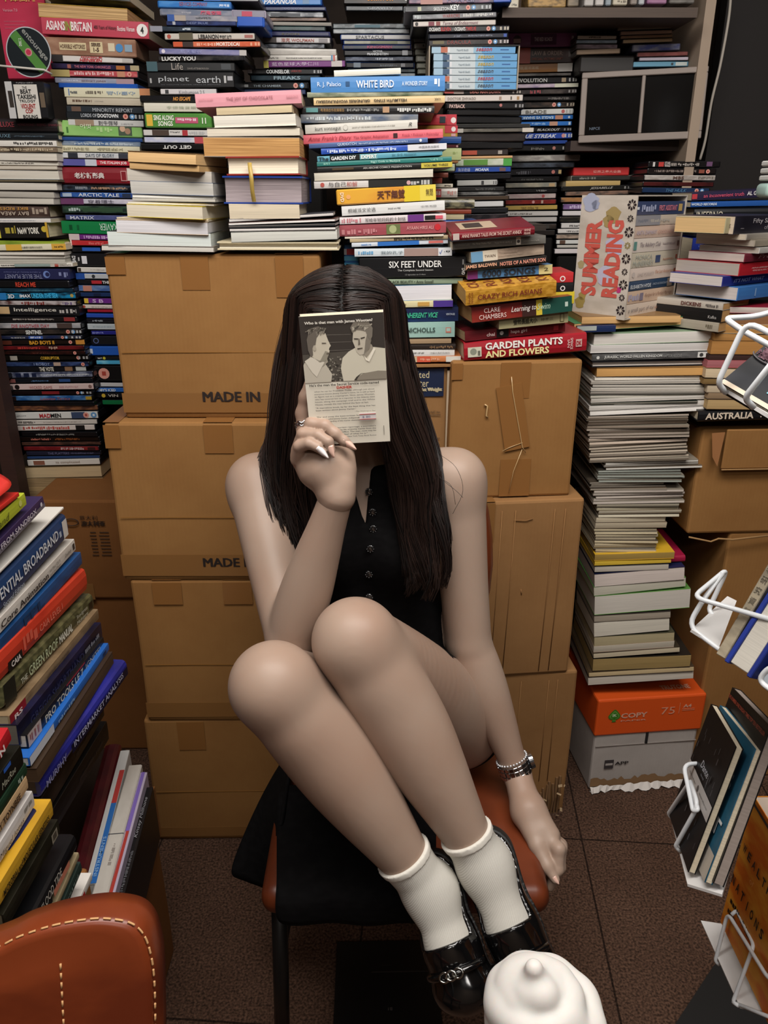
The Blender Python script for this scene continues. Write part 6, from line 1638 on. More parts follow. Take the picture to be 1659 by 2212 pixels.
# buttons down the front
BTN = mat('1a1a1c', .1, spec=.9, coat=1.0)
for (bx_, by_) in ((797, 1062), (805, 1106), (806, 1142), (800, 1185), (797, 1240), (797, 1290)):
    best = None
    for i in range(60):
        p = W(bx_, by_, 1.10 + i * .0025); ix = ((np.array(p) - D_.lo) / D_.res).round().astype(int)
        if (ix >= 0).all() and (ix < D_.n).all() and D_.f[tuple(ix)] < .001: best = p; break
    if best is None: best = W(bx_, by_, 1.19)
    bm = bmesh.new(); bmesh.ops.create_uvsphere(bm, u_segments=14, v_segments=8, radius=.0062, matrix=Matrix.Translation(best) @ Matrix.Diagonal((1, .5, 1, 1)))
    for a in range(8): bmesh.ops.create_icosphere(bm, subdivisions=1, radius=.0014, matrix=Matrix.Translation(best + Vector((.0052 * math.cos(a * .785), -.0026, .0052 * math.sin(a * .785)))))
    pp(bmobj('button', bm, BTN, person, smooth=True))

# socks and shoes --------------------------------------------------------------------------
def sock_mat():
    m = bpy.data.materials.new('ribbed_knit'); m.use_nodes = True
    N = m.node_tree.nodes; L = m.node_tree.links; b = N['Principled BSDF']
    b.inputs['Base Color'].default_value = rgb('cbc8bf'); b.inputs['Roughness'].default_value = .85; b.inputs['Specular IOR Level'].default_value = .2
    tc = N.new('ShaderNodeTexCoord'); mp = N.new('ShaderNodeMapping'); mp.inputs['Rotation'].default_value = (0, math.radians(-28), 0)
    wv = N.new('ShaderNodeTexWave'); wv.bands_direction = 'X'; wv.inputs['Scale'].default_value = 130; wv.inputs['Distortion'].default_value = .6
    bp = N.new('ShaderNodeBump'); bp.inputs['Strength'].default_value = .16; bp.inputs['Distance'].default_value = .001
    L.new(tc.outputs['Object'], mp.inputs['Vector']); L.new(mp.outputs[0], wv.inputs['Vector']); L.new(wv.outputs['Fac'], bp.inputs['Height']); L.new(bp.outputs[0], b.inputs['Normal'])
    return m
SOCK = sock_mat(); PATENT = mat('0b0b0c', .08, spec=.6, coat=.8)
for hip, kn, an, toe, top, nm in ((HIPR, KR, AR, TR, W(880, 1842, 1.115), 'R'), (HIPL, KL, AL, TL, W(1002, 1806, 1.125), 'L')):
    S = Field(np.minimum(np.minimum(an, toe), top) - .075, np.maximum(np.maximum(an, toe), top) + .075, .0030)
    leg(S, hip, kn, an, .0030, False); foot(S, an, toe, .0030)
    ax = (an - kn).normalized()
    S.keep_plane(top, ax + Vector((0, 0, -.12)))
    so = pp(net_mesh('sock', S.mesh(), SOCK, person, 1))
    # cuff roll
    R0 = .0375; u = ax.orthogonal().normalized(); v = ax.cross(u)
    S2 = Field(np.minimum(an, top) - .08, np.maximum(an, top) + .08, .0020)
    leg(S2, hip, kn, an, .0048, False); S2.keep_plane(top - ax * .003, ax + Vector((0, 0, -.12))); S2.keep_plane(top + ax * .008, -ax - Vector((0, 0, -.12)))
    cu = net_mesh('cuff', S2.mesh(), mat('dedad0', .85, spec=.2), None, 2); cu.parent = so
    # shoe
    Sh = Field(np.minimum(an, toe) - .08, np.maximum(an, toe) + .08, .0026)
    d = (toe - an).normalized(); back = (Vector((0, 1, 0)) - d * d.y).normalized(); sx = d.cross(back).normalized()
    foot(Sh, an, toe, .0075)
    Sh.ell(lerp(an, toe, .88) + back * .004, (.034, .034, .030), .02)
    x, y, z = Sh.axes(); q_ = lerp(an, toe, .46)                     # vamp over the instep, low sides round the heel
    dA = (x - q_.x) * d.x + (y - q_.y) * d.y + (z - q_.z) * d.z
    q2 = an + back * .012; nb_ = (back + d * .25).normalized()
    dB = (x - q2.x) * nb_.x + (y - q2.y) * nb_.y + (z - q2.z) * nb_.z
    Sh.f = np.maximum(Sh.f, np.minimum(-dA, -dB))
    sh_ = pp(net_mesh('shoe', Sh.mesh(), PATENT, person, 1))
    # sole
    So = Field(np.minimum(an, toe) - .09, np.maximum(an, toe) + .09, .0030)
    foot(So, an, toe, .0105); So.ell(lerp(an, toe, .88) + back * .004, (.037, .037, .033), .02)
    So.keep_plane(lerp(an, toe, .5) + back * .024, back)
    o = net_mesh('sole', So.mesh(), mat('151515', .6), None, 1); o.parent = sh_
    # strap with a small metal bit across the vamp
    c = lerp(an, toe, .70)
    pts = [c + sx * (.040 * math.cos(q)) - back * (.033 * math.sin(q)) for q in [i / 16 * math.pi for i in range(17)]]
    V, F = tube_data(pts, .0052, 8); o = meshobj('strap', V, F, PATENT, None, smooth=True); o.parent = sh_
    V = []; F = []
    for q in (.42, .5, .58):
        cx = c + sx * (.040 * math.cos(q * math.pi)) - back * (.038 * math.sin(q * math.pi))
        V_, F_ = tube_data([cx + (sx * math.cos(k_ / 12 * 6.283) * .007 + d * math.sin(k_ / 12 * 6.283) * .006) for k_ in range(12)], .0017, 6, True)
        o_ = len(V); V += V_; F += [tuple(i + o_ for i in f) for f in F_]
    o = meshobj('shoe_bit', V, F, mat('b8b8b4', .15, metal=1.0), None, smooth=True); o.parent = sh_

# hair -------------------------------------------------------------------------------------
def hair_mat():
    m = bpy.data.materials.new('dark_hair'); m.use_nodes = True
    N = m.node_tree.nodes; L = m.node_tree.links; b = N['Principled BSDF']
    b.inputs['Roughness'].default_value = .38; b.inputs['Specular IOR Level'].default_value = .35
    b.inputs['Anisotropic'].default_value = .6
    at = N.new('ShaderNodeAttribute'); at.attribute_name = 'tone'
    r = N.new('ShaderNodeValToRGB'); r.color_ramp.elements[0].color = rgb('0f0b0a'); r.color_ramp.elements[1].color = rgb('33241f')
    L.new(at.outputs['Fac'], r.inputs['Fac']); L.new(r.outputs['Color'], b.inputs['Base Color'])
    return m
HAIR = hair_mat()
HC = Field((-.20, 1.04, .98), (.09, 1.34, 1.37), .004)
HC.ell(HEADC + Vector((0, .015, .032)), (.080, .098, .084), .02)
HC.ell(HEADC + Vector((0, .055, -.06)), (.098, .072, .14), .03)
x, y, z = HC.axes()
HC.f = np.maximum(HC.f, np.where((y < HEADC.y - .02) & (z < HEADC.z + .040), np.minimum(.02, .066 - np.abs(x - HEADC.x)), -1.0))
scalp = pp(net_mesh('hair_back', HC.mesh(), mat('120e0c', .5, spec=.3), person, 2))
def guide(pts): return bezier([W(*p) for p in pts], 5)
LG = [[(744, 586, 1.185), (690, 592, 1.200), (638, 645, 1.215), (607, 745, 1.225), (592, 850, 1.232), (580, 930, 1.235), (562, 988, 1.225), (588, 1075, 1.200), (614, 1150, 1.190), (640, 1232, 1.190)],
      [(744, 590, 1.150), (692, 606, 1.140), (648, 672, 1.145), (622, 770, 1.155), (610, 870, 1.165), (598, 950, 1.180), (592, 1030, 1.185), (612, 1100, 1.190), (632, 1175, 1.190), (652, 1258, 1.192)],
      [(744, 604, 1.110), (700, 630, 1.095), (664, 705, 1.095), (645, 800, 1.105), (636, 900, 1.125), (628, 985, 1.155), (632, 1060, 1.178), (645, 1130, 1.188), (656, 1200, 1.190), (668, 1275, 1.192)],
      [(744, 630, 1.085), (712, 665, 1.072), (688, 740, 1.070), (680, 850, 1.085), (676, 950, 1.120), (680, 1040, 1.160), (684, 1120, 1.185), (684, 1200, 1.190), (682, 1250, 1.192), (680, 1290, 1.194)],
      [(744, 655, 1.076), (722, 690, 1.066), (704, 760, 1.066), (700, 860, 1.085), (706, 950, 1.130), (712, 1040, 1.170), (708, 1120, 1.190), (702, 1190, 1.194), (694, 1240, 1.194), (690, 1290, 1.196)]]
RG = [[(746, 586, 1.185), (805, 592, 1.200), (850, 650, 1.215), (882, 745, 1.225), (908, 845, 1.232), (930, 925, 1.235), (948, 1000, 1.225), (952, 1080, 1.205), (968, 1170, 1.195), (966, 1250, 1.195), (936, 1315, 1.196)],
      [(746, 590, 1.150), (800, 606, 1.140), (840, 678, 1.145), (868, 775, 1.155), (890, 870, 1.165), (916, 950, 1.180), (936, 1030, 1.185), (930, 1105, 1.188), (944, 1185, 1.190), (950, 1260, 1.192), (915, 1320, 1.194)],
      [(746, 604, 1.110), (792, 632, 1.095), (826, 712, 1.095), (850, 810, 1.105), (866, 905, 1.125), (896, 985, 1.150), (912, 1060, 1.172), (905, 1130, 1.184), (920, 1200, 1.188), (924, 1265, 1.190), (900, 1310, 1.192)],
      [(746, 630, 1.085), (780, 668, 1.072), (808, 745, 1.070), (826, 850, 1.085), (842, 945, 1.120), (868, 1020, 1.150), (880, 1085, 1.176), (880, 1150, 1.186), (896, 1215, 1.190), (905, 1265, 1.192), (885, 1300, 1.194)],
      [(746, 655, 1.076), (770, 690, 1.066), (794, 765, 1.066), (808, 860, 1.090), (826, 945, 1.135), (842, 1010, 1.160), (850, 1075, 1.180), (862, 1140, 1.190), (876, 1200, 1.194), (880, 1250, 1.194), (868, 1290, 1.196)]]
rh = random.Random(21)
def hair_side(name, guides, count, rad):
    Gs = [guide(g) for g in guides]; m_ = min(len(g) for g in Gs); Gs = [g[:m_] for g in Gs]; nG = len(Gs)
    V = []; F = []; tone = []
    nC = 30; CL = [((c_ + rh.uniform(-.3, .3)) / nC * (nG - 1) , rh.random() ** 1.4 * .034, rh.uniform(0, 6.28), rh.uniform(.006, .017), rh.uniform(.88, 1.0), rh.uniform(-.2, .35)) for c_ in range(nC)]
    for sidx in range(count):
        u0 = rh.random() ** .9 * (nG - 1); cu, cd, cph, cam_, cend, ctone = CL[min(nC - 1, max(0, int(u0 / (nG - 1) * nC + rh.gauss(0, .6))))]
        d0 = rh.random() ** 1.5 * .035
        jx, jz = rh.gauss(0, .0032), rh.gauss(0, .0025); end = cend * (rh.uniform(.90, 1.0) if rh.random() < .8 else rh.uniform(.7, .9))
        r0 = rad * rh.uniform(.6, 1.2); npt = int(m_ * end); P = []; sp = rh.uniform(.5, .92); ph = cph + rh.gauss(0, .25)
        for q in range(0, npt, 2):
            a = q / (m_ - 1); pull = sp * max(0, (a / end - .25) / .75) ** 1.3
            u = min(max(u0 + (cu - u0) * pull, 0), nG - 1.001); i = int(u); fr = u - i; depth = d0 + (cd - d0) * pull
            p = Gs[i][q].lerp(Gs[i + 1][q], fr)
            ray = (p - cam.location).normalized(); wob = max(0, a - .25) ** 1.3
            p = p + ray * (depth * min(1, a * 3) - .4 * cam_ * wob * math.cos(a * 12 + ph)) + Vector((jx * min(1, a * 2) * (1 - .6 * pull) + 1.5 * cam_ * wob * math.sin(a * 12 + ph), 0, jz))
            P.append(p)
        if len(P) < 4: continue
        rr = [r0 * (.55 + .45 * min(1, k_ / 3)) * (1 - .75 * max(0, k_ / (len(P) - 1) - .55) / .45) for k_ in range(len(P))]
        V_, F_ = tube_data(P, rr, 5); o_ = len(V); V += V_; F += [tuple(x_ + o_ for x_ in f) for f in F_]
        tn_ = min(1, max(0, .30 + ctone + rh.gauss(0, .16))); tone += [tn_] * len(V_)
    o = meshobj(name, V, F, HAIR, person, smooth=True)
    at = o.data.attributes.new('tone', 'FLOAT', 'POINT'); at.data.foreach_set('value', np.array(tone, 'f'))
    return pp(o)
def crown(side, count):
    V = []; F = []; tone = []; c = HEADC + Vector((0, .012, .030))
    for _ in range(count):
        ph = math.radians(rh.uniform(12, 150)); P = []; rr = rh.uniform(1.0, 1.05); t0 = rh.uniform(0, .1); ends = rh.uniform(1.7, 2.7); tw = rh.gauss(0, .05)
        for q in range(20):
            ps_ = t0 + (ends - t0) * q / 19; pm = min(1.22, .42 + .80 * max(0, math.degrees(ph) - 10) / 85); psi = min(ps_, pm); a = ph + tw * psi + .25 * psi * (1 - ph / 1.57)
            dv = Vector((math.sin(psi) * side, -math.cos(psi) * math.cos(a), math.cos(psi) * math.sin(a)))
            lift = .002 + .008 * math.sin(min(psi, 1.5)) ** 2
            P.append(c + Vector((dv.x * (.082 + lift), dv.y * (.102 + lift), dv.z * (.085 + lift))) * rr)
            if psi > .9: P[-1].z -= (psi - .9) ** 2 * .10
            P[-1].z -= max(0, ps_ - pm) * .092; P[-1].x += side * max(0, ps_ - pm) * .010
        V_, F_ = tube_data(P, [.0013 * (1 if 0 < k_ < 19 else .4) for k_ in range(20)], 5); o_ = len(V); V += V_; F += [tuple(x_ + o_ for x_ in f) for f in F_]
        tone += [min(1, max(0, .30 + .2 * math.sin(ph * 14) + rh.gauss(0, .2)))] * len(V_)
    o = meshobj('hair', V, F, HAIR, person, smooth=True)
    o.data.attributes.new('tone', 'FLOAT', 'POINT').data.foreach_set('value', np.array(tone, 'f')); return pp(o)
crown(-1, 700); crown(1, 700)
hair_side('hair', LG, 1400, .0015); hair_side('hair', RG, 1500, .0015)
# loose flyaway strands
V = []; F = []; tone = []
for pts in ([(948, 980, 1.2), (985, 1010, 1.19), (1000, 1060, 1.185), (978, 1110, 1.18)], [(940, 1020, 1.19), (960, 1040, 1.18), (985, 1060, 1.175), (1000, 1075, 1.17)], [(945, 1030, 1.2), (975, 1050, 1.19), (984, 1090, 1.19)],
            [(640, 640, 1.2), (612, 690, 1.2), (590, 780, 1.21), (580, 880, 1.22), (570, 960, 1.22)], [(562, 985, 1.22), (560, 1010, 1.21), (590, 1060, 1.2), (600, 1120, 1.19)], [(905, 840, 1.2), (922, 870, 1.2), (915, 905, 1.2), (930, 940, 1.2)],
            [(750, 582, 1.17), (760, 574, 1.17), (785, 580, 1.17)], [(700, 592, 1.17), (690, 584, 1.17), (670, 600, 1.17)]):
    V_, F_ = tube_data(guide(pts), .00032, 4); o_ = len(V); V += V_; F += [tuple(x_ + o_ for x_ in f) for f in F_]; tone += [.3] * len(V_)
o = pp(meshobj('stray_hair', V, F, HAIR, person, smooth=True)); o.data.attributes.new('tone', 'FLOAT', 'POINT').data.foreach_set('value', np.array(tone, 'f'))

# ================================================================== the paperback held before the face
BLp = WY(673, 962, 1.003); BRp = WY(843, 953, 1.003)
xd = (BRp - BLp); bw_ = xd.length; xd.normalize()
TLp = WY(650, 684, .992); up = (TLp - BLp); up = (up - xd * up.dot(xd)); bh_ = up.length; up.normalize()
nrm = xd.cross(up)      # away from the viewer is -nrm?  local y must point away
yd = up.cross(xd)
if yd.y < 0: yd = -yd
Mb = Matrix.Identity(4)
for r_ in range(3): Mb[r_][0] = xd[r_]; Mb[r_][1] = yd[r_]; Mb[r_][2] = up[r_]; Mb[r_][3] = BLp[r_]
hb_ = empty('held_paperback', M=Mb, label='worn paperback held up before the face, two men on its cover', cat='book')
bm = bmesh.new()
bm_box(bm, (0, 0, 0), (bw_, .0008, bh_)); bm_box(bm, (0, .0145, 0), (bw_, .0153, bh_)); bm_box(bm, (bw_ - .0008, .0008, 0), (bw_, .0145, bh_))
cvb_ = bmobj('cover', bm, mat('e6e0d0', .35, spec=.5), hb_)
box('page_block', (.0012, .0009, .0006), (bw_ - .001, .0144, bh_ - .0012), mat('bfae94', .85, 'page'), hb_)
def brighter(c): return ''.join('%02x' % min(255, int(int(c[i:i + 2], 16) * 1.16 + 4)) for i in (0, 2, 4))
def hq(pts, c, lay):
    c = brighter(c)
    return ([(u * bw_, -.0001 - lay * .00012, v * bh_) for u, v in pts], c)
Q = []
def cir(cx, cy, rx, ry, n=22, a0=0, a1=6.2832): return [(cx + rx * math.cos(a0 + (a1 - a0) * i / (n if a1 - a0 > 6 else n - 1)), cy + ry * math.sin(a0 + (a1 - a0) * i / (n if a1 - a0 > 6 else n - 1))) for i in range(n)]
Q.append(hq([(.0, .502), (1, .502), (1, 1), (0, 1)], '46423c', 1))
Q.append(hq([(.0, .72), (1, .74), (1, 1), (0, 1)], '34302c', 2))
rq = random.Random(4)
for i in range(90):     # foliage between and beside the men
    u, v, r = rq.uniform(.30, .52), rq.uniform(.505, .69), rq.uniform(.006, .016)
    Q.append(hq(cir(u, v, r, r * .6, 6, rq.random()), rq.choice(['6a655c', '2c2925', '8a8478', '4c4842']), 3))
for v in (.74, .80, .855): Q.append(hq([(.3, v), (.6, v - .004), (.6, v - .002), (.3, v + .003)], '6c675f', 3))
# man at the left, in profile to the right
Q.append(hq([(.0, .502), (.32, .502), (.34, .56), (.27, .64), (.14, .66), (.02, .66), (0, .64)], 'a8a294', 4))
Q.append(hq([(.02, .67), (.10, .58), (.15, .545), (.21, .61), (.26, .655), (.20, .67), (.10, .70)], 'bab4a6', 6))
Q.append(hq([(.06, .66), (.10, .72), (.28, .74), (.30, .655), (.24, .625), (.16, .60), (.09, .63)], '8c8678', 5))
Q.append(hq([(.11, .84), (.09, .77), (.12, .70), (.20, .655), (.28, .665), (.31, .70), (.322, .722), (.332, .736), (.326, .752), (.338, .766), (.352, .776), (.326, .815), (.30, .87), (.2, .88)], 'b0a999', 6))
Q.append(hq([(.20, .66), (.28, .668), (.31, .70), (.318, .73), (.28, .74), (.24, .70)], '837d70', 7))
Q.append(hq([(.07, .83), (.075, .75), (.10, .70), (.13, .715), (.13, .77), (.17, .79), (.19, .84), (.24, .88), (.29, .865), (.30, .90), (.22, .925), (.12, .91)], '5c564e', 8))
for i in range(26):
    a = rq.uniform(.06, .27); Q.append(hq([(a, .88 + rq.uniform(-.03, .03)), (a + .05, .905 + rq.uniform(-.02, .015)), (a + .05, .908), (a, .886)], rq.choice(['787268', '48433d', '8f887c']), 9))
Q.append(hq([(.245, .803), (.30, .80), (.30, .795), (.25, .795)], '4a443c', 9)); Q.append(hq([(.29, .722), (.335, .728), (.335, .722), (.30, .715)], '5c544a', 9))
Q.append(hq(cir(.155, .765, .018, .022), '9c9586', 9))
# man at the right, looking down to the left
Q.append(hq([(.47, .502), (.45, .60), (.48, .68), (.56, .725), (.64, .75), (.74, .69), (.86, .75), (1, .735), (1, .502)], 'b5af9f', 4))
Q.append(hq([(.62, .515), (.62, .505), (1, .505), (1, .565), (.9, .57), (.72, .555), (.66, .535)], '7b7468', 7))
Q.append(hq([(.60, .505), (.63, .53), (.69, .556), (.76, .557), (.69, .553), (.655, .53), (.63, .505)], '3a352f', 8))
Q.append(hq([(.66, .74), (.76, .665), (.86, .74), (.84, .77), (.72, .80)], '857e71', 5))
Q.append(hq([(.63, .87), (.615, .80), (.635, .765), (.655, .72), (.69, .695), (.75, .70), (.81, .74), (.84, .80), (.84, .88), (.74, .91)], 'a8a192', 6))
Q.append(hq([(.74, .70), (.81, .74), (.84, .80), (.84, .88), (.80, .86), (.77, .80), (.755, .74)], '6f695e', 7))
Q.append(hq([(.60, .90), (.62, .86), (.66, .885), (.72, .88), (.78, .87), (.80, .83), (.83, .80), (.855, .83), (.865, .89), (.82, .94), (.72, .955), (.64, .94)], '6a645a', 8))
for i in range(22):
    a = rq.uniform(.62, .82); Q.append(hq([(a, .89 + rq.uniform(-.02, .03)), (a + .05, .91 + rq.uniform(-.02, .025)), (a + .05, .914), (a, .897)], rq.choice(['8d8679', '56514a', 'a09a8c']), 9))
Q.append(hq([(.63, .823), (.685, .820), (.685, .812), (.64, .814)], '39342e', 9)); Q.append(hq([(.715, .823), (.765, .83), (.765, .822), (.715, .814)], '39342e', 9))
Q.append(hq([(.69, .82), (.70, .82), (.705, .775), (.68, .77)], '5d564c', 9)); Q.append(hq([(.665, .747), (.73, .75), (.73, .743), (.67, .738)], '453e36', 9))
Q.append(hq([(.74, .69), (.78, .66), (.86, .745), (.885, .735), (.80, .64), (.76, .655)], 'cdc7b8', 9))
flat_quads('cover_photo', Q, cvb_)
def ht(s, u0, u1, v0, v1, c, b=0, sh=0): text(hb_, s, Matrix.Translation(((u0 + u1) / 2 * bw_, -.0016, (v0 + v1) / 2 * bh_)) @ FRONT, (u1 - u0) * bw_, (v1 - v0) * bh_, c, b, sh, name='cover_lettering')
ht('Who is that man with James Wooten?', .06, .87, .935, .962, 'e4dfd4', .03)
ht("He's the man the Secret Service code-named", .05, .90, .472, .492, '2e2a26', .02)
ht('DASHER', .38, .57, .446, .467, 'b83a2e', .04)
lines = ['when he ran for President. Today, although just about', "everyone knows Jimmy Carter's name, he is still as hard", 'to figure out as a cryptogram. Now, James Wooten,', 'who has covered him as a reporter in the Atlanta state', 'house, along the campaign trail and in the White', 'House, reveals the man behind the face–at last.']
for i, s in enumerate(lines): ht(s, .10, .84 if i < 5 else .76, .424 - i * .0205, .438 - i * .0205, '46403a', .004)
for s, u0, u1, v in (('"A marvelous book, by far the best thing that has', .10, .84, .294), ('been written about Jimmy Carter."', .10, .60, .275), ('"Far and away the best-written book yet about', .10, .84, .222), ('the enigma called Jimmy Carter...Indispensable', .10, .66, .203), ('to an understanding of the Carter character."', .10, .66, .184),
                    ('"Important reportage: a journalist\'s', .30, .83, .130), ('look at the life of Jimmy Carter from the', .26, .83, .111), ('Oval Office. The man...now may be', .32, .83, .092), ('a good deal of what he is."', .30, .72, .073)):
    ht(s, u0, u1, v, v + .014, '3a352f', .012)
ht('–The Washington Star', .58, .84, .254, .266, '46403a'); ht('–The New York Times Book Review', .40, .83, .056, .068, '46403a')
for k_ in range(7): box('cover_print', (.925 * bw_, -.0006, (.06 + k_ * .011) * bh_), (.932 * bw_, -.0003, (.066 + k_ * .011) * bh_), mat('6a645c'), hb_)
box('price_sticker', (.635 * bw_, -.0032, .188 * bh_), (.84 * bw_, -.0026, .247 * bh_), mat('dcd8d8', .5), hb_)
for v in (.236, .196): box('sticker_line', (.635 * bw_, -.0036, v * bh_), (.84 * bw_, -.0032, (v + .004) * bh_), mat('b45a50'), hb_)
text(hb_, '$ 80', Matrix.Translation((.72 * bw_, -.0042, .217 * bh_)) @ FRONT, .10 * bw_, .017 * bh_, '6c6a88', .01, name='sticker_lettering')
# ================================================================== chair under the person
LEATHER = mat('6e3218', .38, 'print', h2='5c2914', scale=8, spec=.5, bump=.15)
DKMETAL = mat('111111', .4, spec=.5)
SEATZ = .452
ch = empty('leather_chair', loc=(.035, 1.05, 0), label='brown leather chair the person sits on, with black legs', cat='chair')
def loc_(o): o.matrix_parent_inverse = Matrix.Translation((-.035, -1.05, 0)); return o
bm = bmesh.new(); bm_box(bm, (-.19, .885, SEATZ - .056), (.256, 1.31, SEATZ - .004), .024, seg=4)
loc_(bmobj('seat', bm, LEATHER, ch, smooth=True))
bm = bmesh.new()
n = 14
V = []; F = []
for j in range(9):
    v = j / 8
    for i in range(n + 1):
        u = i / n * 2 - 1
        wd_ = .188 * (1 - .45 * abs(v - .5) ** 2 * 4 * .6); X = .012 + u * wd_; Z = .58 + .42 * v; Yc = 1.35 + .03 * v - .05 * u * u
        V.append((X, Yc, Z))
for j in range(8):
    for i in range(n): k_ = j * (n + 1) + i; F.append((k_, k_ + 1, k_ + n + 2, k_ + n + 1))
o = loc_(meshobj('backrest', V, F, LEATHER, ch, smooth=True)); md = o.modifiers.new('s', 'SOLIDIFY'); md.thickness = .035; md.offset = 0
md = o.modifiers.new('b', 'BEVEL'); md.width = .012; md.segments = 3
edge = [V[j * (n + 1) + n] for j in range(9)]
st = []
P = bezier([Vector(p) + Vector((-.014, -.024, 0)) for p in edge], 5)
for i in range(0, len(P) - 2, 3): st.append(([P[i], P[i + 1], P[i + 2]], .0011))
loc_(multi_tube('stitching', st, mat('caa27a', .7), ch, 5))
for (x0, y0) in ((-.165, .92), (.232, .92), (-.15, 1.27), (.225, 1.27)):
    loc_(tube('leg', [(x0, y0, SEATZ - .06), (x0 * 1.08, y0 + (.0 if y0 < 1 else .03), 0)], .013, DKMETAL, ch, 10))
loc_(tube('side_bar', [(-.165, .92, .30), (-.15, 1.27, .30)], .008, DKMETAL, ch))
for x0 in (-.10, .12): loc_(tube('back_post', [(x0, 1.29, SEATZ - .05), (x0, 1.375, .64)], .011, DKMETAL, ch))

# black coat hanging at the left, spread wider to stand for the seat's shadow
def cloth(name, grid, m, th=.004, lab=None, cat=None):
    nv = len(grid); nu = len(grid[0]); V = [p for r in grid for p in r]; F = []
    for j in range(nv - 1):
        for i in range(nu - 1): k_ = j * nu + i; F.append((k_, k_ + 1, k_ + nu + 1, k_ + nu))
    o = meshobj(name, V, F, m, None, smooth=True)
    md = o.modifiers.new('ss', 'SUBSURF'); md.levels = md.render_levels = 2
    md = o.modifiers.new('s', 'SOLIDIFY'); md.thickness = th
    return tag(o, lab, cat)
g = []
for j, (py, z_) in enumerate(((1700, .47), (1790, .462), (1880, .458), (1915, .455), (1968, .444), (1985, .404))):
    row = []
    for i in range(9):
        x_ = 598 + i * 43
        p = WZ(x_, py, z_) if j < 4 else None
        if p is None:
            p0 = WZ(x_, 1915, .455); p = Vector((p0.x, min(p0.y, .832) - .006 + .004 * math.sin(i * 1.9), z_))
            p.y = .876 - .004 * math.sin(i * 1.7)
        else: p.y = max(p.y, .886)
        row.append(p)
    g.append(row)
cloth('black_coat', g, BLACK, .005, 'black coat over the leather seat, widened to stand for shadow on its front', 'coat')
g = []
for j in range(6):
    t_ = j / 5; row = []
    for i in range(6):
        s = i / 5
        a = Vector((-.165 - .02 * t_, 1.20 - .20 * s, .47)); b_ = WZ(495 + 100 * s, 1885 + 32 * s, .30)
        p = a.lerp(b_, t_); p.z = .475 - .18 * t_ ** 1.2 ; row.append(p)
    g.append(row)
cloth('coat_flap', g, BLACK, .005, 'black coat tail hanging down left of the leather seat', 'coat')

# dark course book on the carpet
A = WZ(718, 2210, 0); 
bk = build_item('B', Matrix.Translation((A.x, 1.16, 0)) @ Matrix.Rotation(math.radians(1), 4, 'Z') @ Matrix.Translation((0, -.27, 0)), .20, .016, .27, '0e0e0f', [], {'pc': '4a453c'})
tag(bk, 'black language course book lying on the carpet under the chair', 'book')
Mt = Matrix.Translation((.118, .088, .0168)) @ Matrix.Rotation(math.pi, 4, 'Z')
text(bk, 'CURSO DE ESPAÑOL', Mt, .145, .011, '3c3634', .01, name='cover_lettering')
text(bk, 'B1', Matrix.Translation((.105, .125, .0168)) @ Matrix.Rotation(math.pi, 4, 'Z'), .008, .006, '4a4442', .01, name='cover_lettering')
box('cover_line', (.07, .20, .0162), (.19, .202, .0166), mat('2c2826'), bk); box('cover_line', (.09, .215, .0162), (.11, .216, .0166), mat('2c2826'), bk)

# ================================================================== brown leather chair in the foreground, lower left
outl = [(-470, 2600), (-470, 2230), (-420, 2135), (-300, 2095), (-150, 2065), (0, 2016), (60, 1988), (130, 1965), (200, 1952), (250, 1950), (300, 1960), (328, 1986), (343, 2030), (350, 2085), (352, 2170), (352, 2310), (342, 2600)]
TF = .70
base = W(-50, 2260, TF); nF = Vector((0, -CT * .9, ST)).normalized(); nF = Vector((.10, -.93, .28)).normalized()
def onplane(x, y):
    d = W(x, y, 1.0) - cam.location; s = (base - cam.location).dot(nF) / d.dot(nF); return cam.location + d * s
O = bezier([onplane(*p) for p in outl], 6)
cen = sum(O, Vector()) / len(O)
V = []; F = []; nr = len(O); rings = ((0.0, 1.0), (.0, 1.0), (.008, .995), (.017, .975), (.022, .945), (.0235, .90), (.024, .8), (.024, .6), (.026, .35), (.027, .12))
V += [p - nF * .016 for p in O]
for (hgt, sc) in rings[1:]:
    V += [cen + (p - cen) * sc + nF * hgt for p in O]
V.append(cen + nF * .027)
nl = len(rings)
for j in range(nl - 1):
    for i in range(nr):
        F.append((j * nr + i, j * nr + (i + 1) % nr, (j + 1) * nr + (i + 1) % nr, (j + 1) * nr + i))
for i in range(nr): F.append(((nl - 1) * nr + i, (nl - 1) * nr + (i + 1) % nr, len(V) - 1))
F.append(tuple(range(nr - 1, -1, -1)))
fc = empty('foreground_chair', loc=(cen.x, cen.y, 0), label='brown leather stitched chair back filling the lower left foreground', cat='chair')
LEATHER2 = mat('7c3618', .36, 'print', h2='642812', scale=7, spec=.5, bump=.25)
def lf(o): o.matrix_parent_inverse = Matrix.Translation((-cen.x, -cen.y, 0)); return o
bp_ = lf(meshobj('backrest', V, F, LEATHER2, fc, smooth=True))
st = []
path = [cen + (p - cen) * .972 + nF * .0195 for p in O]
L_ = 0; seg = []; i = 0
dense = bezier(path, 4)
acc = 0; cur = []
for a, b_ in zip(dense[:-1], dense[1:]):
    l = (b_ - a).length; acc += l
    if acc % .0105 < .0075: cur.append(a + nF * .0012)
    else:
        if len(cur) > 1: st.append((cur, .0010))
        cur = []
def seam(x0, y0, x1, y1, n_):
    for i in range(n_):
        t0 = i / n_; t1 = t0 + .66 / n_
        st.append(([onplane(x0 + (x1 - x0) * q, y0 + (y1 - y0) * q) + nF * .0262 for q in (t0, (t0 + t1) / 2, t1)], .0010))
seam(150, 2040, 162, 2270, 12)
n_per = len(st) - 12
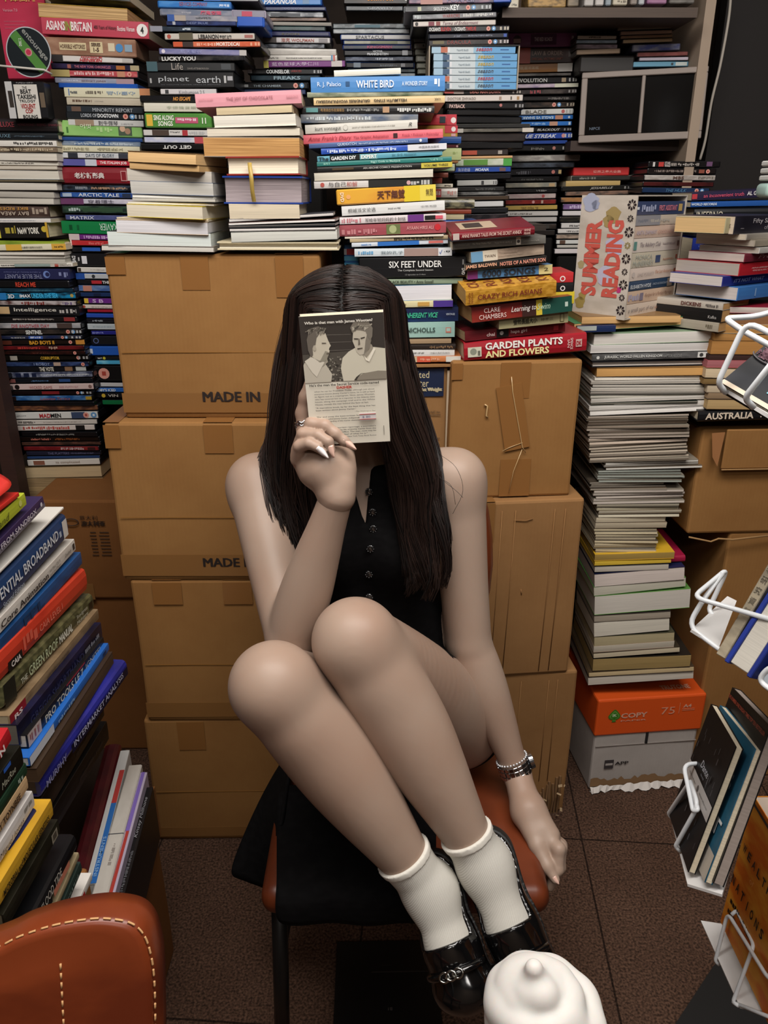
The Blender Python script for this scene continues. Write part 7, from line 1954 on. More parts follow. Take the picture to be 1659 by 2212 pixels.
lf(multi_tube('edge_stitching', [q for q in st[:n_per] if q[0][0].x > cen.x - .02], mat('c99a68', .7), fc, 5)); lf(multi_tube('far_stitching', [q for q in st[:n_per] if q[0][0].x <= cen.x - .02], mat('c99a68', .7), fc, 5)); lf(multi_tube('seam_stitching', st[n_per:], mat('c99a68', .7), fc, 5))
bm = bmesh.new(); bm_box(bm, (cen.x - .22, cen.y - .42, .40), (cen.x + .22, cen.y + .02, .46), .025, seg=3)
lf(bmobj('seat', bm, LEATHER2, fc, smooth=True))
for sx_ in (-.18, .18):
    lf(tube('leg', [(cen.x + sx_, cen.y - .38, .42), (cen.x + sx_ * 1.1, cen.y - .4, 0)], .013, DKMETAL, fc)); lf(tube('leg', [(cen.x + sx_, cen.y + .02, .62), (cen.x + sx_, cen.y + .0, .42), (cen.x + sx_ * 1.1, cen.y + .02, 0)], .013, DKMETAL, fc))

# ================================================================== soft ice cream in the foreground, lower right
IC = W(1168, 2150, .50)
I_ = Field(IC - Vector((.06, .06, .075)), IC + Vector((.06, .06, .06)), .0014)
I_.ell(IC + Vector((0, 0, -.024)), (.0345, .0345, .034), .004)
I_.ell(IC + Vector((-.004, .004, -.004)), (.026, .025, .021), .008)
for q in range(110):
    t = q / 109; a = -.6 + t * 6.283 * 1.85; rr = .0265 * (1 - t) + .006; c = IC + Vector((rr * math.cos(a), rr * math.sin(a), -.016 + .026 * t))
    I_.ell(c, (.0088 - .0018 * t + .0012 * math.sin(q * .9),) * 3, .005)
for (dx, dy, dz, r) in ((.018, -.016, -.010, .011), (-.022, .002, -.012, .011), (-.014, -.02, -.018, .012), (.006, -.026, -.022, .012)):
    I_.ell(IC + Vector((dx, dy, dz)), (r, r, r * .8), .008)
I_.cone(IC + Vector((-.003, .002, .004)), IC + Vector((-.006, .000, .024)), .0105, .0058, .005)
ice = empty('soft_ice_cream', loc=IC - Vector((0, 0, .12)), label='swirl of white soft ice cream in the lower right foreground', cat='ice cream')
m = mat('c8c5c0', .55, spec=.35); m.node_tree.nodes['Principled BSDF'].inputs['Subsurface Weight'].default_value = .3
m.node_tree.nodes['Principled BSDF'].inputs['Subsurface Scale'].default_value = .01
o = net_mesh('swirl', I_.mesh(), m, ice, 2); o.matrix_parent_inverse = Matrix.Translation(-(IC - Vector((0, 0, .12))))
prof = [(.006, -.001), (.024, 0), (.031, .062), (.0325, .064), (.031, .066), (.029, .062)]
V = []; F = []
for (r, z_) in prof: V += [(r * math.cos(a / 32 * 6.2832), r * math.sin(a / 32 * 6.2832), z_) for a in range(32)]
for j in range(len(prof) - 1):
    for i in range(32): F.append((j * 32 + i, j * 32 + (i + 1) % 32, (j + 1) * 32 + (i + 1) % 32, (j + 1) * 32 + i))
F.append(tuple(range(31, -1, -1)))
meshobj('cup', V, F, mat('b98f76', .6), ice, smooth=True)

# ================================================================== left foreground piles, spines towards the aisle
SIDE_N = [0]
def side(kind, color, far, near, items=(), opt=None, lab=None, d=.17, grp='books in the left foreground piles'):
    """far = (x, y_top, y_bottom, X); near = (x, y_bottom, X); the spine runs away from the viewer"""
    Fb = WX(far[0], far[2], far[3]); Ft = WX(far[0], far[1], far[3]); Nb = WX(near[0], near[1], near[2])
    h = max(.004, Ft.z - Fb.z); e = (Fb - Nb); L = e.length; e.normalize()
    yv = Vector((0, 0, 1)).cross(e).normalized(); zv = e.cross(yv)
    M = Matrix.Identity(4)
    for r_ in range(3): M[r_][0] = e[r_]; M[r_][1] = yv[r_]; M[r_][2] = zv[r_]; M[r_][3] = Nb[r_]
    o = build_item(kind, M, L, h, d, color, list(items), opt or {})
    tag(o, lab, 'book', grp); return o
side('B', 'c02a24', (42, 1062, 1072, -.49), (-70, 1160, -.49), (), {'pc': 'b8a890'}, 'red paperback topping the left foreground pile, cover curling up')
# the curling red cover
g = []
for j in range(5):
    t_ = j / 4; row = []
    for i in range(5):
        s = i / 4; p = WX(40 - 110 * s, 1062 + 90 * s, -.49) + Vector((-.12 * t_, 0, .05 * math.sin(t_ * 1.5) + .012)); row.append(p)
    g.append(row)
cloth('book_cover', g, mat('c8302a', .35), .0012, 'glossy red cover flap lifted at the top of the foreground pile', 'cover')
side('B', 'aab434', (58, 1060, 1090, -.492), (-80, 1225, -.492), ['T Brand .40 .70 .25 .75 4a5418 i', 'C .9 .55 .25 c4c870'], {'pc': 'd0c8b4'}, 'lime green paperback near the top of the left foreground pile')
side('B', '33264c', (97, 1068, 1094, -.494), (-60, 1260, -.494), ['R 0 1 0 .4 6a6670', 'T READING_FROM_SANDBOX .05 .86 .25 .72 c8c0cc m', 'C .95 .5 .2 d8d4dc'], {'pc': 'c8c0b0'}, 'dark purple paperback under the lime green one')
side('K', 'd8d4cc', (138, 1096, 1100, -.497), (-60, 1300, -.497), (), {'pc': 'dcd8d0'}, 'thin white book above the navy hardback, left foreground', .18)
side('K', '1b3a64', (150, 1101, 1160, -.497), (-40, 1370, -.497), ['T RESIDENTIAL_BROADBAND .02 .86 .38 .78 d4d8dc m', 'T Second_Edition .2 .42 .08 .25 b0b8c4 i', 'R .93 .99 .15 .85 d0ccc4', 'G .88 .91 .2 .7 a8b4c4'], {'pc': 'c8c0b0'}, 'navy hardback with large white capitals in the left foreground pile', .19)
side('B', 'cfc9c0', (164, 1160, 1188, -.497), (-20, 1392, -.497), ['T Core_Animation .10 .62 .25 .75 2c2826 m', 'R .02 .06 .2 .8 1c2420', 'T for_Mac_OS_X .64 .78 .5 .75 6a645e', 'T and_the_iPhone .64 .78 .2 .42 6a645e', 'T Dudney .84 .93 .3 .65 4a4440 i', 'R .96 .985 .25 .75 2c2c30'], {'pc': 'c4bcac', 'h': 'c4bdb4'}, 'white paperback with black title under the navy hardback')
side('B', '1f4c80', (178, 1188, 1218, -.494), (-10, 1430, -.494), ['T FPL .28 .5 .2 .8 16385e b'], {'pc': 'c0b8ac', 'h': '163c68'}, 'plain blue paperback between the white and red ones, left foreground')
side('K', 'c43c28', (190, 1220, 1275, -.490), (-2, 1480, -.490), ['T CAIA_LEVEL_I .40 .66 .35 .6 e0806c', 'R .09 .22 .08 .42 1a1614', 'T CAIA .11 .2 .15 .36 d8d0c8 b', 'G .24 .38 .25 .75 d8604c'], {'pc': 'b4aca4', 'h': 'b03020', 'n': 9.0}, 'thick red book with small black tag, left foreground pile', .19)
side('K', '3a3a26', (204, 1276, 1320, -.486), (12, 1530, -.486), ['T THE .14 .2 .3 .55 c8c8b4 m', 'T GREEN_ROOF .22 .52 .25 .7 b8c49c m', 'T MANUAL .54 .70 .25 .65 dcdccc b', 'T Snodgrass .76 .9 .5 .75 c0c0ac', 'T McIntyre .76 .9 .2 .45 c0c0ac', 'R .93 .98 .3 .7 14140f', 'R 0 .1 0 1 1c1e18'], {'pc': 'b0a48c', 'h': '5c5a3c', 'n': 60.0}, 'mossy green hardback with pale capitals, left foreground pile', .18)
side('B', '8a7458', (214, 1312, 1336, -.478), (24, 1572, -.478), ['R 0 .14 0 1 8c1c24', 'T RS .03 .1 .3 .7 e0d0cc b', 'G .35 .6 .3 .6 6a5844'], {'pc': '8c8068', 'h': '705c44'}, 'dull tan paperback with a red spine foot, left foreground')
side('B', '15183a', (222, 1338, 1380, -.468), (45, 1610, -.468), ['T GREGG_SHORTHAND .1 .72 .3 .7 2c3058 m', 'G .75 .95 .3 .6 8a8c98'], {'pc': '5c564c', 'h': '0f1024'}, 'dark navy book with faint capitals, left foreground pile')
side('B', '141416', (226, 1372, 1398, -.460), (62, 1615, -.460), ['T PRO_TOOLS_LE_7 .18 .66 .2 .8 d0ccb8 m', 'T IGNITE! .7 .92 .25 .75 b8b4a4', 'R 0 .14 0 1 b8a8a0', 'G .02 .12 .2 .8 8c4c44', 'R .45 .7 .86 1 a02c2c'], {'pc': 'a8a094'}, 'black paperback with cream condensed capitals, left foreground pile')
side('B', '2360b0', (236, 1386, 1404, -.452), (66, 1655, -.452), ['R 0 .25 0 1 c8ccd4', 'R .9 .95 .3 .7 14305c', 'G .3 .5 .2 .6 8cb4e0'], {'pc': 'a8a8a8'}, 'bright blue thin paperback above the brown one, left foreground')
side('P', '4a3828', (246, 1402, 1432, -.445), (84, 1690, -.445), [], {'k': '3a2c20'}, 'brown page-edged paperback above the blue hardback, left foreground')
side('K', '2b2c86', (276, 1418, 1455, -.428), (92, 1722, -.452), ['T INTERMARKET_ANALYSIS .32 .93 .25 .62 b4b4d0 m', 'T MURPHY .04 .24 .2 .6 8c8cb4 m', 'R .3 1 0 .55 14142c'], {'pc': '8c8478', 'h': '25266e'}, 'royal blue hardback jutting out of the left foreground pile', .19)
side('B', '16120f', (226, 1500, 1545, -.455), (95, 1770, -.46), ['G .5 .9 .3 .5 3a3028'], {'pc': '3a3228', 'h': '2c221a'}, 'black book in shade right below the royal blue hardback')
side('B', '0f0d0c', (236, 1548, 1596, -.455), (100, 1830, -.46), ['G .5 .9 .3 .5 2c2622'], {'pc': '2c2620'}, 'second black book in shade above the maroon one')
def upright(kind, color, farL, farR, nearR, z, items, opt, lab, d=.145):
    """book standing in the carton with its spine upwards, the spine running away from the viewer"""
    A, Bf, L_ = WZ(nearR[0], nearR[1], z), WZ(farR[0], farR[1], z), WZ(farL[0], farL[1], z)
    e = Bf - A; ln = e.length; e.normalize(); th = (Bf - L_); th = (th - e * th.dot(e)).length
    yv = Vector((0, 0, -1)); zv = e.cross(yv); M = Matrix.Identity(4)
    for r_ in range(3): M[r_][0] = e[r_]; M[r_][1] = yv[r_]; M[r_][2] = zv[r_]; M[r_][3] = A[r_]
    o = build_item(kind, M, ln, th, d, color, items, opt); return tag(o, lab, 'book', 'books in the left foreground piles')
upright('K', '4a1218', (230, 1592), (261, 1606), (190, 1893), .45, [], {'pc': '6c6054', 'h': '3a0e12'}, 'maroon hardback standing in the low left foreground carton')
upright('B', 'c4c4c2', (263, 1610), (280, 1620), (208, 1908), .45, ['R 0 .55 0 .5 2c68b0', 'R .55 .82 0 .5 b03c38', 'T INSTRUMENTS .04 .3 .1 .4 8cb4dc m'], {'pc': 'c8c4bc'}, 'white spine with a blue and red stripe, low left foreground carton')
upright('X', 'c8c3ba', (281, 1640), (307, 1650), (232, 1935), .45, ['R .42 .425 0 1 3c4048', 'G .2 .35 .3 .5 a09890'], {'h': 'b8b1a8', 'n': 8.0}, 'white banded box standing in the low left foreground carton')
upright('B', 'b0a4b8', (307, 1654), (318, 1668), (243, 1950), .445, ['R .5 1 .3 .8 7a64b0', 'R 0 .5 .3 .7 a83c34'], {'pc': 'b8b0a8'}, 'pale lilac paperback standing beside the white banded box')
upright('B', '111113', (317, 1690), (331, 1700), (258, 1975), .425, ['T Kinsey_Millhone .55 .9 .2 .7 8c8c90 i', 'G .1 .45 .3 .6 5c5c60'], {'pc': '3a342c'}, 'black book with faint white script at the carton wall, left foreground', .12)
# cartons that carry them; the first has shade put into its dark colour
cb = carton('dark carton under the left foreground pile, shade put into its colour', Vector((-.88, .83, 0)), .31, .30, .582, 0, mat('2a1d14', .85, 'card', h2='20160f', scale=4.0, spec=.2), 41)
oc = carton('open brown carton holding the row of spine-up books, left foreground', Vector((-.556, .86, 0)), .128, .31, .295, 0, CARDDARK, 45)
box('carton_wall', (.1255, .0, .29), (.1285, .31, .405), CARDDARK, oc)
# nearer pile
XB = -.38
side('B', 'a81c24', (26, 1560, 1598, XB), (-60, 1750, XB), ['T RAWN .3 .8 .2 .7 e0d4d0 b'], {'pc': 'c0b0a0'}, 'red book with white capitals topping the nearest left pile')
side('B', '14140f', (52, 1598, 1650, XB), (-50, 1800, XB), ['T MacRae .5 .8 .3 .6 a8a894 i', 'R .6 .75 .8 1 2c58a8'], {'pc': '8c7c5c'}, 'black paperback with script title in the nearest left pile')
side('B', '1f3a28', (60, 1640, 1670, XB), (-48, 1840, XB), ['G .8 .9 .2 .6 a8b4a4'], {'pc': 'b4a484', 'h': '16281c'}, 'dark green paperback in the nearest left pile')
side('B', 'c0a078', (62, 1668, 1702, XB), (-40, 1865, XB), ['T POLLY_TOYNBEE .15 .8 .25 .75 3c2a1c b'], {'pc': 'c8b48c'}, 'tan paperback with brown capitals in the nearest left pile')
side('B', 'd0ccc8', (76, 1698, 1740, XB), (-35, 1925, XB), ['T Miguel_Jones .28 .75 .15 .55 3a3a40 i', 'G .8 .95 .5 .75 8a8884'], {'pc': 'd4ccbc', 'h': 'bfbab6'}, 'white paperback with dark script in the nearest left pile')
side('K', '1a2250', (82, 1738, 1766, XB), (-25, 1960, XB), [], {'pc': '4c4a54'}, 'navy hardback above the yellow one, nearest left pile')
side('B', 'c89a2c', (116, 1716, 1760, XB + .008), (-10, 1975, XB + .008), ['T MICROBIAL_and_MOLECULAR_GENETICS .12 .9 .2 .55 2c2410 b'], {'pc': 'a88c4c', 'h': 'b0842a', 'n': 9.0}, 'golden yellow paperback with black capitals, nearest left pile')
side('B', '17160f', (130, 1760, 1800, XB + .008), (14, 2010, XB + .008), ['R .84 .95 .15 .75 8c8474', 'R .86 .93 .25 .65 4c463c'], {'pc': '6c6450', 'h': '26241a'}, 'black paperback with a grey emblem, nearest left pile')
side('K', '0f0f11', (168, 1790, 1836, XB + .012), (58, 2060, XB + .012), ['T FLOOD_TIDE .28 .66 .45 .9 c8c4b8', 'R .5 .82 .04 .4 c07860', 'R .28 .46 .04 .4 1c1c1a', 'C .15 .4 .28 4c6c68'], {'pc': '8c7c5c'}, 'black book with pale thin capitals and salmon panel, nearest pile')
side('B', 'a09070', (172, 1836, 1852, XB + .010), (75, 2075, XB + .010), [], {'pc': '9c8c68', 'h': '7c6c4c'}, 'worn tan thin book under the black salmon-panelled one')
side('B', '2a3a34', (178, 1852, 1880, XB + .008), (90, 2090, XB + .008), ['G .6 .9 .3 .6 6c7c74'], {'pc': '8c8468'}, 'dark grey-green paperback low in the nearest left pile')
side('B', 'd4cfc8', (200, 1880, 1900, XB + .006), (110, 2100, XB + .006), ['R .7 .8 .2 .8 b02c2c', 'G .3 .6 .3 .7 8c8884'], {'pc': 'd0c8bc'}, 'white book with red mark, lowest in the nearest left pile')
cb2 = carton('low brown carton under the nearest left pile, behind the chair back', Vector((-.86, .555, 0)), .462, .59, .25, 0, CARDDARK, 43)

# ---- upper left corner: standing dictionary, disc, film box, wire, shelf post
A = WY(18, 172, 2.02); T_ = WY(30, -40, 2.02); B_ = WY(118, 166, 2.02)
dic = build_item('K', Matrix.Translation((A.x, 2.02, A.z)), (B_ - A).length, T_.z - A.z, .05, 'b8304c', ['T 牛津高階 .12 .85 .80 .87 d8b060 m', 'T Version_7.0 .12 .42 .70 .73 d8a0ac', 'R .1 .55 .60 .605 c8687c', 'R .1 .5 .565 .57 c8687c', 'R .1 .6 .53 .535 c8687c'], {'h': 'c43a56', 'n': 4.0})
tag(dic, 'crimson dictionary box standing at the upper left corner', 'book')
Cc = WY(62, 113, 1.893); R_ = (WY(110, 113, 1.893).x - WY(14, 113, 1.893).x) / 2
dr = empty('disc', M=Matrix.Translation(Cc) @ Matrix.Rotation(math.radians(-38), 4, 'Y'), label='black and green film disc hanging before the crimson box', cat='disc')
def disc_part(nm, r, y, m, n=48, r0=0.0):
    if r0 == 0: return meshobj(nm, [(r * math.cos(a / n * 6.2832), y, r * math.sin(a / n * 6.2832)) for a in range(n)], [tuple(range(n))], m, dr)
    V = [(q * math.cos(a / n * 6.2832), y, q * math.sin(a / n * 6.2832)) for a in range(n) for q in (r0, r)]
    return meshobj(nm, V, [(2 * a, 2 * a + 1, (2 * a + 3) % (2 * n), (2 * a + 2) % (2 * n)) for a in range(n)], m, dr)
bm = bmesh.new(); bmesh.ops.create_cone(bm, cap_ends=True, segments=48, radius1=R_, radius2=R_, depth=.0012, matrix=Matrix.Rotation(math.pi / 2, 4, 'X'))
bmobj('disc_body', bm, mat('b8bcc0', .2), dr)
disc_part('disc_label', R_ * .955, -.0008, mat('1c2226', .3))
bw2 = R_ * .2; q = math.sqrt(.955 ** 2 - .2 ** 2) * R_
meshobj('disc_band', [(-bw2, -.001, -q), (bw2, -.001, -q), (bw2, -.001, q), (-bw2, -.001, q)], [(0, 1, 2, 3)], mat('4c8038', .4), dr)
disc_part('disc_hub', R_ * .16, -.0012, mat('c8848c', .4)); disc_part('disc_hub', R_ * .11, -.0014, mat('b8304c', .4))
text(dr, 'entourage', Matrix.Translation((R_ * .42, -.0014, R_ * .02)) @ FRONT @ Matrix.Rotation(math.radians(-90), 4, 'Z'), R_ * 1.5, R_ * .26, '8a8c88', .02, name='disc_lettering')
text(dr, 'DISC 2', Matrix.Translation((0, -.0014, R_ * .5)) @ FRONT @ Matrix.Rotation(math.radians(50), 4, 'Z'), R_ * .3, R_ * .12, 'd8dcd4', .02, name='disc_lettering')
A = WY(22, 256, 1.9); B_ = WY(104, 252, 1.9); T_ = WY(22, 176, 1.9)
tk = build_item('X', Matrix.Translation((A.x, 1.9, A.z)), (B_ - A).length, T_.z - A.z, .04, '17171a', ['R 0 .18 0 1 c4c4c4', 'R .05 .16 .3 .75 3a3430', 'R .22 .82 0 .92 d4d0c8', 'T THE .44 .56 .8 .87 2c2c2c', 'T BEAT .38 .66 .67 .79 2c2c2c b', 'T TAKESHI .28 .76 .53 .65 2c2c2c b', 'T TRILOGY .32 .74 .44 .51 2c2c2c m', 'T VIOLENT .34 .72 .27 .4 a02c2c b', 'T COP .44 .64 .14 .26 a02c2c b', 'T BOILING .36 .74 .0 .1 2c2c2c b', 'R .86 .98 .3 .7 6a5c4c', 'G .3 .74 .94 .98 8a8a8a'], {})
tag(tk, 'black and white film box standing below the hanging disc', 'box set')
tag(tube('wire_rail', [WY(-40, 138, 1.885), WY(20, 144, 1.885), WY(95, 151, 1.885), WY(112, 160, 1.90)], .0022, mat('c8c4bc', .4)), 'thin pale wire crossing the disc at upper left', 'wire')
ps = box('shelf_post', (WY(14, 1000, 1.86).x, 1.83, 0), (WY(44, 1000, 1.86).x, 1.88, WY(20, 640, 1.86).z), mat('38211a', .6, 'page', h2='2a1813'))
ps.rotation_euler = (0, math.radians(0), 0)
tag(ps, 'dark reddish wooden post at the far left edge', 'post')
pile('left of the wooden post', 1.9, '''
D -120 16 812 822 4a2420 s-1
D -120 18 840 852 1c1c20 s-1
D -120 20 870 880 24201e s-1
D -120 22 900 912 5a2424 s-1
D -120 24 922 931 6a2430 s-1
D -120 24 936 950 16181c s-1
D -120 25 956 970 b0802c s-2 ; G .9 .97 .3 .7 3a2c18
D -120 27 974 988 15171c s-1
D -120 29 990 1002 1c1a20 s-1
''')

# ================================================================== white wire book rack at the right
rk = empty('wire_book_rack', loc=(.575, .64, 0), label='white wire spinner rack of face-out books at the right edge', cat='book rack')
WIRE = mat('dfe3e6', .3, spec=.5); PLATE = mat('d4d2d0', .4, spec=.4)
def rl(o): o.matrix_parent_inverse = Matrix.Translation((-.575, -.64, 0)); return o
def wire(pts, nm='wire_pocket'):
    return (fillet([W(*p) for p in pts], .012, 5), .0025)
def pocket(wires, plate, extra=()):
    rl(multi_tube('wire_pocket', [wire(w_) for w_ in wires], WIRE, rk, 8))
    if plate:
        P = [W(*p) for p in plate]; nn = (P[1] - P[0]).cross(P[3] - P[0]).normalized() * .0015
        V = [p - nn for p in P] + [p + nn for p in P]
        rl(meshobj('pocket_plate', V, [(3, 2, 1, 0), (4, 5, 6, 7), (0, 1, 5, 4), (1, 2, 6, 5), (2, 3, 7, 6), (3, 0, 4, 7)], PLATE, rk))
pocket([[(1720, 660, .72), (1630, 684, .68), (1566, 688, .655), (1600, 712, .65), (1720, 778, .62)], [(1720, 748, .60), (1612, 694, .63), (1550, 828, .648), (1568, 848, .655)], [(1735, 700, .57), (1608, 860, .62), (1628, 880, .625)]],
       [(1556, 836, .66), (1800, 985, .58), (1830, 950, .66), (1600, 815, .73)])
pocket([[(1720, 1354, .70), (1497, 1290, .76), (1572, 1228, .80), (1530, 1318, .81), (1545, 1335, .80)], [(1560, 1240, .79), (1516, 1300, .77), (1486, 1352, .775), (1552, 1402, .755), (1700, 1500, .71)], [(1720, 1440, .66), (1662, 1440, .68), (1637, 1470, .69), (1720, 1530, .66)]],
       [(1492, 1362, .77), (1552, 1400, .755), (1590, 1300, .83), (1570, 1290, .85)])
pocket([[(1590, 1645, .93), (1476, 1651, .905), (1497, 1752, .855), (1508, 1750, .85), (1491, 1688, .885), (1444, 1758, .955), (1452, 1768, .955)], [(1491, 1688, .885), (1508, 1740, .85), (1459, 1828, .89), (1468, 1838, .89)]],
       [(1452, 1780, .955), (1485, 1912, .835), (1560, 1935, .80), (1600, 1800, .92)])
pocket([[(1720, 2150, .91), (1660, 2115, .945), (1572, 1972, 1.06), (1545, 2075, 1.075), (1553, 2084, 1.075)], [(1580, 1976, 1.05), (1592, 1966, 1.05), (1628, 2040, 1.0), (1622, 2060, .995), (1583, 2165, 1.01), (1595, 2172, 1.0)], [(1583, 2165, 1.01), (1720, 2220, .93)]],
       [(1514, 1990, 1.135), (1598, 2176, 1.0), (1740, 2205, .96), (1640, 2010, 1.10)])
PX, PY = .575, .64
rl(tube('pole', [(PX, PY, .02), (PX, PY, 1.75)], .016, WIRE, rk, 12))
arms = []
for (x_, y_, t_) in ((1720, 778, .62), (1735, 700, .57), (1720, 1354, .70), (1720, 1530, .66), (1720, 2150, .91), (1720, 2220, .93)):
    q_ = W(x_, y_, t_); arms.append(([q_, Vector((PX, PY, q_.z))], .0025))
rl(multi_tube('wire_arm', arms, WIRE, rk, 6))
bm = bmesh.new(); P = [WZ(1542, 2085, .02), WZ(1440, 2240, .02), Vector((.50, .32, .02)), Vector((.95, .32, .02)), Vector((.95, .95, .02)), WZ(1640, 2010, .02)]
vb = [bm.verts.new(p) for p in P]; f = bm.faces.new(vb); r = bmesh.ops.extrude_face_region(bm, geom=[f]); bmesh.ops.translate(bm, vec=(0, 0, -.02), verts=[v for v in r['geom'] if isinstance(v, bmesh.types.BMVert)])
rl(bmobj('base_plate', bm, mat('0d0d0d', .6), rk))
def slab(kind, bl, br, tl, th, color, items, lab, opt=None, cat='book', nm='paperback_book'):
    """book standing in a pocket, cover towards the viewer; corners as (x, y, distance)"""
    A, B_, T_ = W(*bl), W(*br), W(*tl)
    e = (B_ - A); w_ = e.length; e.normalize(); u = T_ - A; u = u - e * u.dot(e); h_ = u.length; u.normalize(); y_ = u.cross(e)
    if y_.dot(A - cam.location) < 0: y_ = -y_
    M = Matrix.Identity(4)
    for r_ in range(3): M[r_][0] = e[r_]; M[r_][1] = y_[r_]; M[r_][2] = u[r_]; M[r_][3] = A[r_]
    r = empty(nm, M=M, label=lab, cat=cat, group='books in the white wire rack')
    o = opt or {}
    bm = bmesh.new(); bm_box(bm, (0, 0, 0), (w_, .001, h_)); bm_box(bm, (0, th - .001, 0), (w_, th, h_)); bm_box(bm, (0, .001, 0), (.001, th - .001, h_))
    m = mat(color, .5, 'print', h2=o['h'], scale=o.get('n', 14), spec=.2) if 'h' in o else mat(color, .45, spec=.2)
    cv_ = bmobj('cover', bm, m, r)
    box('page_block', (.0011, .0011, .0008), (w_ - .0006, th - .0011, h_ - .0008), mat(o.get('pc', 'c8bca4'), .85, 'page'), r)
    spine_items(r, w_, h_, items, y=-.0004, target=cv_)
    return r, w_, h_
# pocket 1: dark cookery cover with violet grains
r1, w1_, h1_ = slab('B', (1556, 826, .655), (1830, 985, .585), (1672, 588, .70), .012, '0b0b0e', ['R 0 1 0 .035 b8a890', 'R .30 1 .10 .22 4c9cac', 'T CERTAIN .36 .62 .165 .20 1c3c48 m', 'T HANDBOOK .36 .66 .12 .155 1c3c48 m'], 'dark glossy cover with violet grain bowls in the top rack pocket', {'h': '16181f', 'n': 12.0})
rg = random.Random(9); V = []; F = []
for i in range(900):
    c_ = rg.random()
    if c_ < .72: u, v = rg.gauss(.42, .17), rg.gauss(.44, .055); ok = v > .34 + .0 * u and .12 < u
    else: u, v = rg.gauss(.10, .05), rg.gauss(.36, .025); ok = .01 < u < .2
    if not ok or u > .98: continue
    s = .0010; n0 = len(V); x_, z_ = u * w1_, v * h1_
    V += [(x_ - s, -.0008, z_), (x_, -.0012, z_ - s), (x_ + s, -.0008, z_), (x_, -.0016, z_ + s)]; F.append((n0, n0 + 1, n0 + 2, n0 + 3))
meshobj('printed_grains', V, F, mat('4c2a36', .6, 'print', h2='84626e', scale=200), r1)
for c_, a in (((.46, .44), .30), ((.10, .36), .11)):
    pts = [((c_[0] + a * math.cos(q)) * w1_, -.0012, (c_[1] - .03 + a * .36 * math.sin(q)) * h1_) for q in [math.pi + i / 16 * math.pi for i in range(17)]]
    V_, F_ = tube_data(pts, .0007, 5); meshobj('printed_rim', V_, F_, mat('4a4448', .6), r1)
# pocket 2: blue hardback, fore-edge out, and a speckled book left of it
def bars(nm, lab, pts, w_px, th, parts):
    """slim upright book seen edge-on: pts bottom and top pixel with distance; parts = list of (u0,u1,hex,name)"""
    A, T_ = W(*pts[0]), W(*pts[1]); B_ = W(*pts[2])
    e = (B_ - A); wv = e.length; e.normalize(); u = T_ - A; u -= e * u.dot(e); h_ = u.length; u.normalize(); y_ = u.cross(e)
    if y_.dot(A - cam.location) < 0: y_ = -y_
    M = Matrix.Identity(4)
    for r_ in range(3): M[r_][0] = e[r_]; M[r_][1] = y_[r_]; M[r_][2] = u[r_]; M[r_][3] = A[r_]
    r = empty(nm, M=M, label=lab, cat='book', group='books in the white wire rack')
    for (u0, u1, c, n_, kd, ov) in parts: box(n_, (u0 * wv, -ov, -ov), (u1 * wv, th, h_ + ov), mat(c, .6, kd) if kd else mat(c, .45), r, .0008)
    return r, wv, h_
r2, w2_, h2_ = bars('hardback_book', 'blue hardback with its page edge outward in the second rack pocket', [(1568, 1424, .735), (1672, 1085, .735), (1625, 1462, .715)], 60, .13, [(0, .16, '1f3590', 'cover_board', None, .002), (.16, .84, 'c0bbb0', 'page_block', 'page', 0), (.84, 1, '1a2c7c', 'cover_board', None, .002)])
r3, w3_, h3_ = bars('paperback_book', 'speckled beige spine with small characters beside the blue hardback', [(1546, 1412, .745), (1655, 1090, .745), (1566, 1424, .738)], 20, .12, [(0, 1, 'a89c84', 'cover', 'print', 0)])
for i, c_ in enumerate('古典文學研究資料'): text(r3, c_, Matrix.Translation((w3_ * .5, -.0008, h3_ * (.86 - i * .075))) @ FRONT, .006, .007, '4a4234', .0, name='spine_title')
r4, w4_, h4_ = bars('paperback_book', 'pale blue-grey book right of the blue hardback in the rack', [(1640, 1468, .712), (1745, 1124, .712), (1690, 1506, .697)], 50, .12, [(0, 1, '9ca4ac', 'cover', None, 0)])
# pocket 3: black shrink-wrapped book, teal book, bestseller with a yellow seal
slab('B', (1446, 1762, .95), (1486, 1884, .838), (1561, 1564, .865), .008, '0d0d0f', ['R 0 1 .40 .52 b8b4b0', 'T Dante .38 .66 .60 .66 b8bcc4 i', 'G .44 .56 .55 .565 6c7078', 'C .5 .46 .025 5a5654', 'G .12 .4 .45 .465 8c8884', 'G .58 .9 .45 .465 8c8884'] + ['R %.2f %.2f %.3f %.3f 3c3e44' % (a, a + .012, b_, b_ + .05) for a, b_ in [(rg.uniform(.05, .95), rg.uniform(.05, .92)) for _ in range(26)]], 'black shrink-wrapped book with a white band in the third pocket', {'pc': 'c4b8a0'})
slab('B', (1464, 1768, .962), (1522, 1906, .812), (1590, 1566, .872), .008, '1f4c64', ['T THE_TILES .15 .85 .62 .74 c8d0d4 b', 'R .0 1 0 .2 b8b0a4', 'T L/T .5 .95 .3 .42 d8dcdc b', 'R .55 .8 .05 .17 8c5c48'], 'teal book with white capitals right behind the black wrapped one', {'h': '2c6078'})
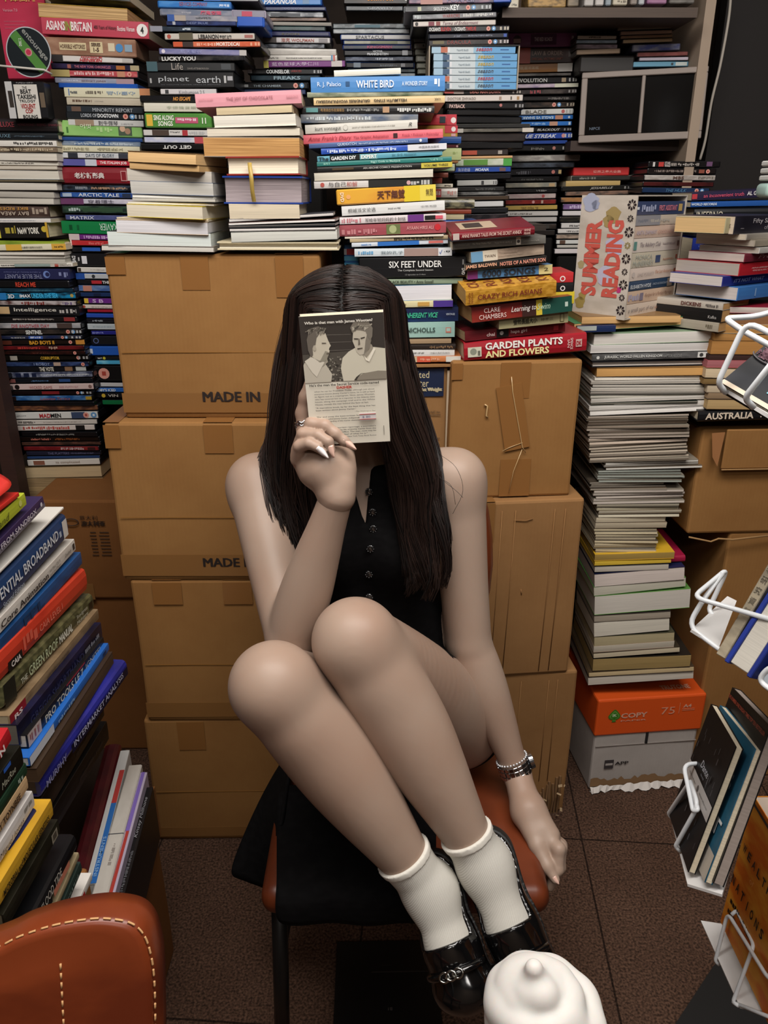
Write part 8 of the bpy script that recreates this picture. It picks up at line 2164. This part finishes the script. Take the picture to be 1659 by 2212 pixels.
slab('B', (1480, 1766, .970), (1540, 1908, .806), (1618, 1522, .876), .011, '100f10', ['T THE_NUMBER_ONE_SUNDAY_TIMES_TOP_TEN_BESTSELLER .02 .98 .93 .955 a84430 m', 'C .88 .62 .085 d0b034', 'C .88 .62 .062 1c1c1c', 'T 100 .83 .93 .60 .64 c8b450 b'], 'black bestseller with a round yellow seal in the third pocket', {'pc': '8c8078'})
# pocket 4: orange book
slab('B', (1556, 1990, 1.095), (1703, 2305, .92), (1642, 1742, .985), .03, 'd06c1c', ['T W 0.045 0.085 .63 .69 2a1a10 b', 'T E 0.113 0.153 .63 .69 2a1a10 b', 'T A 0.181 0.221 .63 .69 2a1a10 b', 'T L 0.249 0.289 .63 .69 2a1a10 b', 'T T 0.317 0.357 .63 .69 2a1a10 b', 'T H 0.385 0.425 .63 .69 2a1a10 b', 'T N 0.012 0.052 .35 .42 2a1a10 b', 'T A 0.082 0.122 .35 .42 2a1a10 b', 'T T 0.152 0.192 .35 .42 2a1a10 b', 'T I 0.240 0.250 .35 .42 2a1a10 b', 'T O 0.292 0.332 .35 .42 2a1a10 b', 'T N 0.362 0.402 .35 .42 2a1a10 b', 'T S 0.432 0.472 .35 .42 2a1a10 b', 'T of .20 .25 .53 .57 e8a858', 'G .05 .34 .22 .26 2a1a10', 'G .05 .34 .14 .18 2a1a10', 'R 0 1 .955 .975 1c1410'], 'orange paperback with black spaced capitals in the lowest rack pocket', {'h': 'e09c34', 'n': 16.0, 'pc': 'b8a898'})
# small white-and-mint objects at the right edge behind
A = WY(1670, 362, 1.5)
sbx = empty('white_stack', M=Matrix.Translation((A.x, 1.5, WY(1650, 390, 1.5).z)), label='white notched block at the right edge over a mint lid', cat='block')
bm = bmesh.new()
for q in range(3): bm_box(bm, (0, 0, .012 * q), (.05, .05, .012 * q + .009), .002)
bmobj('block_tiers', bm, mat('d8d8d4', .5), sbx)
bm = bmesh.new(); bm_box(bm, (-.004, .0, -.028), (.05, .05, -.004), .008, seg=3); bmobj('mint_lid', bm, mat('a8c4bc', .4), sbx, smooth=True)
flush_texts()
